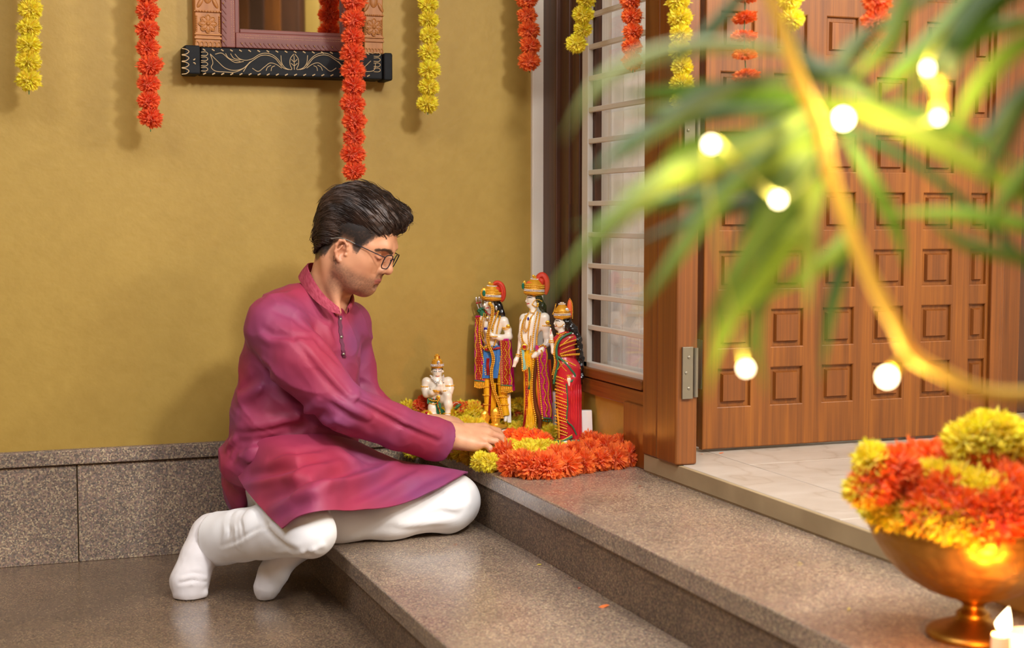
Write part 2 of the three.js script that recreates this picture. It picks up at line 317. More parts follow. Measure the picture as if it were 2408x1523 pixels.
{
  const w = struct('window_1');
  const zl = zPostL0 - 0.08;
  part('post', [box(WX, 0.42, zl, WX + 0.05, 2.3, zPostL0 + (zPostL1 - zPostL0) * 0.14, 0.004), box(WX + 0.012, 0.42, zl, WX + 0.05, 2.3, zPostL0 + (zPostL1 - zPostL0) * 0.42, 0.004), box(WX + 0.02, 0.42, zl, WX + 0.05, 2.3, zPostL0 + (zPostL1 - zPostL0) * 0.66, 0.004), box(WX + 0.03, 0.36, zl, WX + 0.05, 2.3, zPostL1 + 0.012, 0.003)], M.woodDark, w);
  part('post', box(WX - 0.004, H2, zAt(1470, WX), WX + 0.05, 0.42, zJambA, 0.003), M.woodJamb, w);
  part('post', box(WX + 0.016, 0.42, zGlassR, WX + 0.05, 2.3, zJambA + 0.002, 0.003), M.woodDark, w);
  part('sill', box(WX + 0.001, onPlane(1370, 868, 'x', WX).y - 0.018, zPostL0, WX + 0.05, onPlane(1370, 862, 'x', WX).y, zGlassR + 0.004, 0.004, 'z'), M.woodJamb, w);
  part('rail', box(WX + 0.004, onPlane(1367, 922, 'x', WX).y, zPostL0, WX + 0.05, onPlane(1370, 872, 'x', WX).y - 0.016, zJambA - 0.002, 0.004, 'z'), M.woodJamb, w);
  part('head', box(WX, 2.2, zl, WX + 0.05, 2.3, zJambA, 0.004, 'z'), M.woodDark, w);
  const gx = WX + 0.018, gz0 = zAt(1370, gx), gz1 = zAt(1384, gx), gz2 = zGlassR + 0.012;
  const y0 = onPlane(1376, 850, 'x', gx).y, gy = (py) => onPlane(1376, py, 'x', gx).y;
  part('grille_frame', [box(gx - 0.004, y0 - 0.014, gz0, gx + 0.012, 2.2, gz1, 0.0025), box(gx - 0.004, y0 - 0.016, gz0, gx + 0.012, y0 + 0.003, gz2, 0.002, 'z'), box(gx + 0.008, y0 - 0.03, gz0, gx + 0.024, y0 - 0.012, gz2, 0.002, 'z')], M.grille, w);
  for (let k = 0; k < 16; k++) { const y = gy(767) + k * 0.0813; part('grille_bar', box(gx - 0.002, y - 0.0065, gz1 - 0.004, gx + 0.01, y + 0.0065, gz2, 0.002, 'z'), M.grille, w); }
  part('glass_pane', box(gx + 0.026, y0 - 0.02, gz0 - 0.02, gx + 0.029, 2.2, gz2, 0), M.glass, w);
}
{
  // the curtain behind the glass
  const x = WX + 0.085, za = zAt(1428, x), zb = zAt(1560, x), n = 60, g = new THREE.PlaneGeometry(1, 1, n, 6), p = g.attributes.position;
  for (let i = 0; i < p.count; i++) { const u = p.getX(i) + 0.5, v = p.getY(i) + 0.5; p.setXYZ(i, x + 0.012 * Math.sin(u * 26 + v) + 0.006 * Math.sin(u * 61), 0.36 + v * 1.9, lerp(za, zb, u) + 0.006 * Math.sin(u * 14 + 2 * v)); }
  g.computeVertexNormals(); const c = part('curtain', prep(g), M.curtain, scene); c.name = 'curtain'; tag(c, 'pale grey curtain hanging behind the barred window', 'curtain');
}
{
  // doorway: jamb, leaf opened inwards, hinges
  const d = struct('door_1'); const jx = XW - 0.004, top = 2.42, xi = onPlane(1641, 900, 'z', zJambC).x;
  part('jamb', [box(jx, H3 - 0.001, zJambA, xi - 0.02, top, zJambB - 0.007, 0.006), box(jx + 0.014, H3, zJambB - 0.012, xi - 0.02, top, zJambB + 0.012, 0.002), box(jx - 0.006, H3, zJambB + 0.003, xi, top, zJambC, 0.006)], M.woodJamb, d);
  part('jamb', [box(jx, H3, -1.2 - 0.12, jx + 0.15, top, -1.2, 0.006)], M.woodJamb, d);
  part('head', box(jx, top - 0.1, zJambA, jx + 0.15, top, -1.2, 0.006, 'z'), M.woodJamb, d);
  const zd = -3.137, x0 = 1.657, x1 = 2.474, y0 = 0.322, y1 = 2.3, px = 0.1442, py = 0.1413, cx = 1.739, cy = 0.4655, hw = 0.0465, hh = 0.0478;
  const sh = new THREE.Shape([[x0, y0], [x1, y0], [x1, y1], [x0, y1]].map((q) => new THREE.Vector2(...q)));
  const cells = []; for (let i = 0; i < 6; i++) for (let j = 0; j < 13; j++) { const a = cx + i * px, b = cy + j * py; if (a + hw > x1 - 0.004) { cells.push([a, b, x1 - 0.006 - a]); } else cells.push([a, b, hw]); }
  for (const [a, b, r] of cells) sh.holes.push(new THREE.Path([[a - hw, b - hh], [a - hw, b + hh], [a + r, b + hh], [a + r, b - hh]].map((q) => new THREE.Vector2(...q))));
  const fg = new THREE.ExtrudeGeometry(sh, { depth: 0.012, bevelEnabled: true, bevelThickness: 0.004, bevelSize: 0.003, bevelSegments: 2, curveSegments: 1 }); fg.translate(0, 0, zd - 0.016);
  part('leaf_frame', uvMetres(fg), M.wood, d);
  part('leaf_back', box(x0, y0, zd - 0.05, x1, y1, zd - 0.009, 0.001), M.wood, d);
  let k = 0;
  for (const [a, b, r] of cells) { // raised field with a sloped shoulder
    const w0 = hw - 0.013, w1 = hw - 0.017, h0 = hh - 0.013, h1 = hh - 0.016, cut = Math.min(0, r - hw), z0 = zd - 0.0092, z1 = zd - 0.0005;
    const P = (s, t, z, e) => [a + s * (s === 1 ? 1 : 1), b + t, z];
    const A = [[a - w0, b - h0, z0], [a + w0 + cut, b - h0, z0], [a + w0 + cut, b + h0, z0], [a - w0, b + h0, z0]], Bq = [[a - w1, b - h1, z1], [a + w1 + cut, b - h1, z1], [a + w1 + cut, b + h1, z1], [a - w1, b + h1, z1]];
    const tri = []; const quad = (p, q, s, t) => tri.push(...p, ...q, ...s, ...p, ...s, ...t);
    quad(Bq[0], Bq[1], Bq[2], Bq[3]); for (let i = 0; i < 4; i++) quad(A[i], A[(i + 1) % 4], Bq[(i + 1) % 4], Bq[i]);
    const g = new THREE.BufferGeometry(); g.setAttribute('position', new THREE.BufferAttribute(new Float32Array(tri), 3)); g.computeVertexNormals();
    part('panel', uvMetres(g, 'y', [k * 0.37, k * 0.53]), M.woodPanel, d); k++;
  }
  part('astragal', [box(x1, y0, zd - 0.05, x1 + 0.032, y1, zd + 0.012, 0.004), box(x1 + 0.03, y0, zd - 0.07, x1 + 0.046, y1, zd + 0.004, 0.003)], M.woodPanel, d);
  const hinge = (ya, yb) => {
    const zz = zJambC + 0.005, xa = onPlane(1604, 900, 'z', zz).x, xb = onPlane(1629, 900, 'z', zz).x, h = part('hinge', [box(xa, ya, zz - 0.004, xb, yb, zz + 0.002, 0.001), box(x0 - 0.004, ya, zd - 0.046, x0 + 0.001, yb, zd - 0.004, 0.0008)], M.steel, d);
    const pin = new THREE.CylinderGeometry(0.0065, 0.0065, (yb - ya) * 0.95, 14); const pp = onPlane(1635, 900, 'z', zz - 0.006); pin.translate(pp.x, (ya + yb) / 2, zz - 0.006); part('hinge_pin', prep(pin), M.steel, h);
    const screws = []; for (let i = 0; i < 3; i++) { const s = new THREE.SphereGeometry(0.004, 8, 6); s.scale(1, 1, 0.4); s.translate(lerp(xa, xb, i % 2 ? 0.35 : 0.6), lerp(ya, yb, 0.2 + i * 0.3), zz + 0.002); screws.push(s); } part('screws', screws.map(prep), M.steel, h);
  };
  hinge(onPlane(1616, 937, 'z', zJambC).y, onPlane(1616, 815, 'z', zJambC).y); hinge(onPlane(1616, 365, 'z', zJambC).y, onPlane(1616, 313, 'z', zJambC).y + 0.06);
  hinge(1.95, 2.07);
}
{
  const f = struct('floor_inside'); const xs = [XW, onPlane(1784, 1099, 'y', H3).x, 2.25, 2.85, 3.45, 4.2], zs = [ZW, -3.55, -2.95, -2.35, -1.75, -1.15, -0.55, 0.1];
  for (let i = 0; i + 1 < xs.length; i++) for (let j = 0; j + 1 < zs.length; j++) {
    if (i === 0 && zs[j + 1] < -2.9) continue;
    const a = i === 0 ? Math.max(zs[j], zJambC - 0.32) : zs[j];
    if (i === 0) continue; part('tile', box(xs[i] + 0.0007, H3 - 0.02, a + 0.0007, xs[i + 1] - 0.0007, H3, zs[j + 1] - 0.0007, 0.001, 'z', [i * 0.29, j * 0.37]), M.marble, f);
  }
  for (const [a, b] of [[zJambA + 0.002, -2.35], [-2.35, -1.0]]) part('threshold_slab', box(XW + 0.011, H3 - 0.023, a, xs[1] - 0.0007, H3, b - 0.0008, 0.002, 'z', [0.1, a]), M.marble, f);
  part('threshold_edge', [box(XW, H2 + 0.004, zJambA + 0.003, XW + 0.0105, H3 - 0.0008, -1.1, 0.0015, 'z'), box(XW + 0.003, H2, zJambA + 0.003, XW + 0.05, H3 - 0.0235, -1.1, 0.0005, 'z')], M.marbleEdge, f);
  part('bed', box(XW + 0.051, H2 - 0.06, ZW, 4.2, H3 - 0.021, 0.1, 0), M.plaster, f);
}
{
  const w = struct('wall_inside_back'); part('plaster', box(XW + 0.17, H3, ZW - 0.2, 4.4, CEIL, ZW - 0.02, 0), M.plaster, w);
  const w2 = struct('wall_inside_right'); part('plaster', box(4.2, H3 - 0.3, ZW - 0.2, 4.4, CEIL, 0.3, 0), M.plaster, w2);
  const w3 = struct('wall_inside_front'); part('plaster', box(XW + 0.15, H3 - 0.3, 0.1, 4.4, CEIL, 0.3, 0), M.plaster, w3);
  const c = struct('ceiling'); part('plaster', box(-3.4, CEIL, ZW - 0.2, 4.4, CEIL + 0.2, 2.6, 0), M.ceiling, c);
  const l = struct('wall_left'); part('plaster', box(-3.4, 0, ZW - 0.2, -3.2, CEIL, 2.6, 0), M.wall, l);
  const fr = struct('wall_front'); part('plaster', box(-3.2, 0, 2.4, XW + 0.15, CEIL, 2.6, 0), M.plaster, fr);
  // dark panelling in the room behind the open leaf
  const p = struct('trim_2'); const zz = -3.45;
  const bx = (px) => onPlane(px, 500, 'z', zz).x;
  part('board', box(bx(2300), H3, zz - 0.04, bx(2357), 2.4, zz, 0.004), M.woodDark, p);
  part('board', box(bx(2358), H3, zz - 0.04, bx(2399), 2.4, zz + 0.01, 0.004), M.woodJamb, p);
  part('board', box(bx(2400), H3, zz - 0.04, bx(2400) + 0.5, 2.4, zz - 0.01, 0.004), M.woodDark, p);
  // wooden boards on the porch wall behind the camera, seen only in the mirror
  const q = struct('trim_3'); const ww = [M.woodDark, M.wood, M.woodDark, M.wood, M.woodDark];
  for (let i = 0; i < 5; i++) part('board', box(XW - 0.03, H2, -0.9 + i * 0.42, XW, 2.3, -0.9 + i * 0.42 + 0.4, 0.003), ww[i], q);
}
// ---------------------------------------------------------------- lamps, all out of view
{
  const at = V(1.42, 2.24, -0.95), aim = V(0.6, 0.8, -3.7), dir = aim.clone().sub(at).normalize(), l = thing('unseen_spot_lamp', 'unseen white spot lamp high on the porch wall, lighting the back wall', 'lamp', at.toArray());
  const turn = (g) => { g.applyQuaternion(quatTo(V(0, 1, 0), dir)); return prep(g); };
  part('shade', turn(lathe([[0.03, -0.12], [0.1, -0.1], [0.16, 0.0], [0.165, 0.0], [0.105, -0.108], [0.03, -0.13]], 40)), M.white, l); part('lens', turn(new THREE.CylinderGeometry(0.15, 0.15, 0.006, 40).translate(0, -0.02, 0)), M.lampGlow, l); part('arm', box(0.0, -0.02, -0.02, 0.1, 0.02, 0.02, 0.004).translate(-0.0, 0, 0.06), M.white, l);
  const s = new THREE.SpotLight(SPOT.color, SPOT.power, 0, 0.85, 0.7, 2); s.position.copy(at).addScaledVector(dir, 0.03); s.target.position.copy(aim); s.castShadow = true; s.shadow.radius = 8; scene.add(s, s.target);
}
{
  const l = thing('unseen_wall_lamp', 'unseen small round lamp behind the open door, lighting the curtain', 'lamp', [3.0, 1.75, ZW + 0.12]);  // out of view, placed to light the curtain from the room side
  part('globe', prep(new THREE.SphereGeometry(0.07, 28, 18)), M.lampGlow, l); part('bracket', box(-0.02, -0.02, -0.12, 0.02, 0.02, -0.06, 0.003), M.steel, l);
  const p = new THREE.PointLight(0xf4f6ff, 2.6, 0, 2); p.position.set(3.0, 1.75, ZW + 0.12); p.castShadow = true; p.shadow.radius = 3; scene.add(p);
}
function unseenPanelLamp(x, z, w, d, cfg, label) {
  const l = thing('unseen_ceiling_light', label, 'ceiling light', [x, CEIL, z]);
  part('housing', [box(-w / 2 - 0.03, -0.05, -d / 2 - 0.03, -w / 2, 0, d / 2 + 0.03, 0.002), box(w / 2, -0.05, -d / 2 - 0.03, w / 2 + 0.03, 0, d / 2 + 0.03, 0.002), box(-w / 2, -0.05, -d / 2 - 0.03, w / 2, 0, -d / 2, 0.002), box(-w / 2, -0.05, d / 2, w / 2, 0, d / 2 + 0.03, 0.002)], M.white, l);
  part('diffuser', box(-w / 2, -0.03, -d / 2, w / 2, -0.02, d / 2, 0.001), M.lampGlow, l);
  const a = new THREE.RectAreaLight(cfg.color, cfg.power, w, d); a.position.set(x, CEIL - 0.055, z); a.lookAt(x, 0, z); scene.add(a);
}
unseenPanelLamp(-0.9, -1.3, 1.3, 1.3, PANEL_A, 'unseen square flush ceiling light over the low end of the porch');
unseenPanelLamp(0.8, -1.35, 1.0, 1.3, PANEL_B, 'unseen square flush ceiling light over the steps of the porch');
{
  const l = thing('unseen_pendant_lamp', 'unseen round white globe lamp hanging inside the doorway', 'lamp', [2.75, 2.0, -1.45]);
  part('globe', prep(new THREE.SphereGeometry(0.11, 32, 20)), M.lampGlow, l);
  part('cord', prep(new THREE.CylinderGeometry(0.005, 0.005, 0.5, 8).translate(0, 0.36, 0)), M.steel, l);
  const p = new THREE.PointLight(KEY.color, KEY.power, 0, 2); p.position.set(2.75, 2.0, -1.45); p.castShadow = true; p.shadow.radius = 8; scene.add(p);
}

// ---------------------------------------------------------------- marigolds
function flowerGeo(seed, rgb, n = 320, flat = 0.88) {
  const r = rng(seed), pos = [], col = [], push = (p, c) => { pos.push(p.x, p.y, p.z); col.push(...c); };
  const core = new THREE.IcosahedronGeometry(0.5, 2).attributes.position;
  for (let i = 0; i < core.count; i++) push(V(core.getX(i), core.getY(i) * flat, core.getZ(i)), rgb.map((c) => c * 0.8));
  for (let i = 0; i < n; i++) {
    const y = 1 - 2 * (i + 0.5) / n + (r() - 0.5) * 0.08, a = i * 2.39996 + r() * 0.5, s = Math.sqrt(Math.max(0, 1 - y * y));
    const dir = V(s * Math.cos(a), y * flat, s * Math.sin(a)), L = (0.86 + r() * 0.22) * (r() < 0.06 ? 1.12 : 1), n1 = V(r() - 0.5, r() - 0.5, r() - 0.5).cross(dir).normalize();
    const n2 = dir.clone().normalize().cross(n1), w = 0.055 + r() * 0.05, bend = (r() - 0.5) * 0.3, k = 0.84 + r() * 0.3, c = [Math.min(1, rgb[0] * k), rgb[1] * k * (0.9 + r() * 0.25), rgb[2] * k];
    const row = (t, ww, b) => [dir.clone().multiplyScalar(L * t).addScaledVector(n1, -ww).addScaledVector(n2, b), dir.clone().multiplyScalar(L * t).addScaledVector(n1, ww).addScaledVector(n2, b)];
    const R0 = row(0.35, w * 0.45, 0), R1 = row(0.7, w * 0.85, bend * 0.15), R2 = row(0.9, w * 1.15, bend * 0.35 + (r() - 0.5) * 0.06);
    const q = (A, B, C, E) => { push(A, c); push(B, c); push(C, c); push(A, c); push(C, c); push(E, c); };
    q(R0[0], R0[1], R1[1], R1[0]); q(R1[0], R1[1], R2[1], R2[0]);
    for (let j = 0; j < 3; j++) { const A = R2[0].clone().lerp(R2[1], j / 3), B = R2[0].clone().lerp(R2[1], (j + 1) / 3), T = A.clone().add(B).multiplyScalar(0.5).addScaledVector(dir, L * (0.1 + r() * 0.08)).addScaledVector(n2, bend * 0.25 + (r() - 0.5) * 0.08); push(A, c); push(B, c); push(T, c); }
  }
  const g = new THREE.BufferGeometry(); g.setAttribute('position', new THREE.BufferAttribute(new Float32Array(pos), 3)); g.setAttribute('color', new THREE.BufferAttribute(new Float32Array(col), 3)); g.computeVertexNormals(); return prep(g);
}
const ORANGE = lin(0xfb7c24), YELLOW = lin(0xffea3c), REDOR = lin(0xf96a26);
const F = { o: [1, 2, 3, 4].map((s) => flowerGeo(s, ORANGE)), y: [5, 6, 7, 8].map((s) => flowerGeo(s, YELLOW)), r: [9, 10, 11].map((s) => flowerGeo(s, REDOR)), flat: [12, 13, 14].map((s) => flowerGeo(s, ORANGE, 230, 0.42)) };
const fr = rng(77);
function flower(kind, p, rad, parent, upright = true) {
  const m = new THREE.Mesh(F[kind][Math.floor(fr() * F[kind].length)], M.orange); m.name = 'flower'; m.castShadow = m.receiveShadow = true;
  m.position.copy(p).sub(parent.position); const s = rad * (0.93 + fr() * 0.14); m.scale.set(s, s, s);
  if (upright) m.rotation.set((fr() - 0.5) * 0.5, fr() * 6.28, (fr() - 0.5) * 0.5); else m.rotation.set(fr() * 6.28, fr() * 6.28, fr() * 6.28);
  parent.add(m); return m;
}
function hanging(kind, label, pxEnd, pyEnd, z, pxTop, { rad = 0.031, step = 0.0425, sway = 0.003, x = null, tilt = 0, top = 1.66, tail = 0 } = {}) {
  const e = x === null ? onPlane(pxEnd, pyEnd, 'z', z) : onPlane(pxEnd, pyEnd, 'x', x), t = x === null ? onPlane(pxTop, 0, 'z', z) : onPlane(pxTop, 0, 'x', x), up = V(0, 1, 0);
  const g = thing('marigold_garland', label, 'garland', [e.x, e.y, e.z], 'marigold garlands hanging along the wall and doorway');
  const slope = t.clone().sub(e); slope.divideScalar(slope.y); let i = 0; const pts = [];
  for (let y = rad * 0.8; e.y + y < top; y += step * (0.94 + fr() * 0.12), i++) { const p = e.clone().addScaledVector(slope, y).add(V((fr() - 0.5) * sway * 2 + (i === 0 ? tilt : 0), 0, (fr() - 0.5) * sway * 2)); flower(kind, p, rad, g); pts.push(p.clone().sub(e)); }
  pts.unshift(V(tilt * 0.3, -0.006 - tail, 0)); pts.push(V(slope.x * (top - e.y + 0.3), top - e.y + 0.3, slope.z * (top - e.y + 0.3)));
  part('string', tube(pts, 0.0012, 60, 5), M.stem, g); return g;
}
const zg = ZW + 0.12;
hanging('y', 'yellow marigold garland at the left end of the ochre wall', 68, 212, zg, 73, { rad: 0.0305, tail: 0.004 });
hanging('r', 'orange marigold garland hanging on the ochre wall left of the carved mirror', 354, 300, zg, 348, { rad: 0.0305, tail: 0.004 });
hanging('r', 'long orange marigold garland hanging in front of the carved mirror', 833, 424, zg + 0.04, 829, { rad: 0.031 });
hanging('y', 'yellow marigold garland hanging on the ochre wall just right of the carved mirror', 1006, 264, zg, 1010, { rad: 0.029 });
hanging('o', 'orange marigold garland in front of the white corner pilaster', 1245, 165, ZW + 0.13, 1241, { rad: 0.0295, step: 0.041 });
hanging('y', 'short yellow marigold garland with a crooked tip before the barred window', 1366, 124, 0, 1377, { x: 1.46, rad: 0.0265, step: 0.037, tilt: -0.014 });
hanging('o', 'orange marigold garland hanging before the right side of the barred window', 1488, 165, 0, 1483, { x: 1.46, rad: 0.0255, step: 0.0355 });
hanging('y', 'long yellow marigold garland hanging in front of the door jamb', 1603, 260, 0, 1598, { x: 1.47, rad: 0.0265, step: 0.036 });
{ const g = hanging('flat', 'sparse orange garland of flat flowers before the panelled door', 1757, 250, 0, 1750, { x: 1.47, rad: 0.0265, step: 0.039, sway: 0.004, tail: 0.01 }); }
hanging('y', 'very short yellow marigold garland before the panelled door', 1860, 70, 0, 1856, { x: 1.47, rad: 0.0255, step: 0.035, tilt: 0.004 });
hanging('o', 'short orange marigold garland farthest along the doorway, tip by the door panels', 2060, 126, 0, 2062, { x: 1.5, rad: 0.026, step: 0.035 });

// ---------------------------------------------------------------- garlands laid round the figurines
function laid(kind, label, spots, rad = 0.034, lift = 0.024) {
  const c = onPlane(spots[0][0], Math.max(spots[0][1], 1010), 'y', H2 + lift), g = thing('flower_garland', label, 'garland', [c.x, H2, c.z], 'marigold garlands laid on the step round the figurines'), pts = [];
  for (const [x, y, l = 0, s = 1] of spots) { let p = onPlane(x, y, 'y', H2 + lift + l); if (p.z < ZW + 0.036) p = onPlane(x, y, 'z', ZW + 0.036 + (x % 7) * 0.002); flower(kind, p, rad * s, g, false); pts.push(p.clone().sub(g.position)); }
  part('string', tube(pts, 0.0012, spots.length * 4, 5), M.stem, g); return g;
}
laid('o', 'thick orange marigold garland along the front edge of the flower bed', [[1176, 1078], [1205, 1093], [1248, 1098], [1292, 1098], [1332, 1092], [1370, 1085], [1408, 1080], [1444, 1076], [1480, 1070, 0, 1.05], [1190, 1070, 0.008], [1228, 1086, 0.01], [1272, 1088, 0.01], [1312, 1076, 0.01], [1352, 1070, 0.012], [1390, 1060, 0.012], [1428, 1052, 0.012], [1462, 1050, 0.01], [1400, 1042, 0.01, 0.9]], 0.036, 0.026);
laid('o', 'orange marigold garland in the right back corner beside the white block', [[1385, 1036], [1408, 1028], [1425, 1036], [1440, 1024], [1412, 1015]], 0.033);
laid('y', 'yellow marigold garland under the wooden window rail, at the right back', [[1392, 1004], [1410, 1008], [1436, 1018], [1456, 1030], [1472, 1042]], 0.028);
laid('y', 'yellow marigold garland lying between the two orange rings in front', [[1148, 1066, 0.004], [1172, 1056, 0.01], [1200, 1054, 0.016], [1224, 1060, 0.024], [1246, 1066, 0.028], [1264, 1056, 0.026], [1288, 1054, 0.02], [1314, 1062, 0.014], [1340, 1064, 0.012], [1240, 1052, 0.02], [1130, 1084, 0], [1152, 1088, 0]], 0.028, 0.022);
laid('o', 'short orange marigold garland beside the small lit tealight', [[1200, 1028], [1228, 1030, 0.004], [1256, 1032, 0.006], [1280, 1038, 0.004]], 0.029);
laid('y', 'yellow marigold garland around the feet of the tallest figurine', [[1178, 996], [1196, 1008], [1222, 1012], [1250, 1020], [1274, 1020], [1296, 1022], [1210, 992], [1238, 996]], 0.031);
laid('y', 'yellow marigold garland by the far hand and the kneeling figurine', [[1060, 976, 0.012], [1082, 978, 0.014], [1105, 982, 0.014], [1128, 988, 0.01], [1070, 994, 0.016], [1094, 1000, 0.018], [1120, 1006, 0.012], [1144, 1004, 0.004], [1085, 966, 0.01], [1112, 968, 0.01]], 0.034);
laid('r', 'red orange marigold garland along the foot of the ochre wall', [[985, 956, 0.012], [996, 944, 0.03], [1006, 960, 0.004], [1076, 962], [1096, 960], [1118, 960], [1136, 968], [1208, 974], [1226, 976], [1242, 982]], 0.022);
laid('y', 'yellow marigold garland end behind the elbow by the wall', [[960, 962, 0], [976, 972, 0], [1196, 956, 0], [1218, 954, 0], [1244, 956, 0], [1262, 962, 0]], 0.027);
laid('y', 'yellow marigold garland under the hands at the step edge', [[1062, 1056], [1084, 1064], [1106, 1072], [1128, 1076], [1048, 1046], [1074, 1046], [1098, 1052]], 0.027, 0.016);
{
  const g = thing('flower_garland', 'yellow marigold garland end drooping over the step edge under the sleeve', 'garland', [1.15, H2, -3.68], 'marigold garlands laid on the step round the figurines');
  const pts = [[1005, 1040, 1.15], [972, 1052, 1.135], [940, 1066, 1.135], [918, 1072, 1.13]].map(([x, y, X]) => onPlane(x, y, 'x', X)); pts.forEach((p) => flower('y', p, 0.03, g, false)); part('string', tube(pts.map((p) => p.clone().sub(g.position)), 0.0012, 16, 5), M.stem, g);
}
{ // thread with a little green stopper at a garland's end
  const p = (x, y) => onPlane(x, y, 'z', ZW + 0.06), g = thing('garland_tie', 'white thread loop with a green stopper beside the kneeling figurine', 'thread', [0, 0, 0]);
  part('thread', tube([p(1062, 962), p(1066, 950), p(1074, 946), p(1082, 952), p(1086, 962)], 0.0008, 24, 5), M.thread, g);
  part('stopper', taperTube([p(1068, 962), p(1075, 956), p(1084, 950)], (t) => 0.0022 + 0.003 * Math.sin(Math.PI * t), 14, 8), M.stem, g);
}
// ---------------------------------------------------------------- candles and plate
function flameAt(p, h, parent, power) {
  const g = lathe([[0, 0], [0.16, 0.08], [0.24, 0.24], [0.2, 0.45], [0.1, 0.75], [0, 1]].map(([r, y]) => [r * h, y * h]), 20);
  const m = part('flame', g, M.flame, parent); m.position.copy(p).sub(parent.position);
  const l = new THREE.PointLight(CANDLE, power, 0, 2); l.position.copy(p).add(V(0, h * 0.4, 0)); l.castShadow = true; l.shadow.radius = 0.5; scene.add(l); return m;
}
function tealight(px, py, label, power, s = 1) {
  const p = onPlane(px, py, 'y', H2 + 0.03), t = thing('tealight', label, 'candle', [p.x, H2, p.z]);
  part('cup', lathe([[0, 0.001], [0.018, 0.001], [0.019, 0.004], [0.019, 0.016], [0.0183, 0.016], [0.0183, 0.003], [0, 0.003]], 32), M.tin, t);
  part('wax', lathe([[0, 0.014], [0.012, 0.0135], [0.018, 0.0145], [0.018, 0.004], [0, 0.004]], 32), M.wax, t);
  part('wick', prep(new THREE.CylinderGeometry(0.0007, 0.0009, 0.008, 6).translate(0, 0.017, 0)), M.wick, t);
  flameAt(V(p.x, H2 + 0.0195, p.z), 0.02 * s, t, power);
}
tealight(1199, 1044, 'small lit tealight glowing just beyond the fingertips', 0.055);
tealight(1114, 1000, 'small lit tealight among yellow flowers behind the hand', 0.08, 0.9);
{ const p = onPlane(1332, 1047, 'y', H2 + 0.012), t = thing('steel_plate', 'shiny steel plate under the red draped figurine', 'plate', [p.x, H2, p.z]); part('dish', lathe([[0, 0.006], [0.045, 0.006], [0.052, 0.012], [0.054, 0.012], [0.047, 0.003], [0, 0.003]], 48), M.tin, t); }
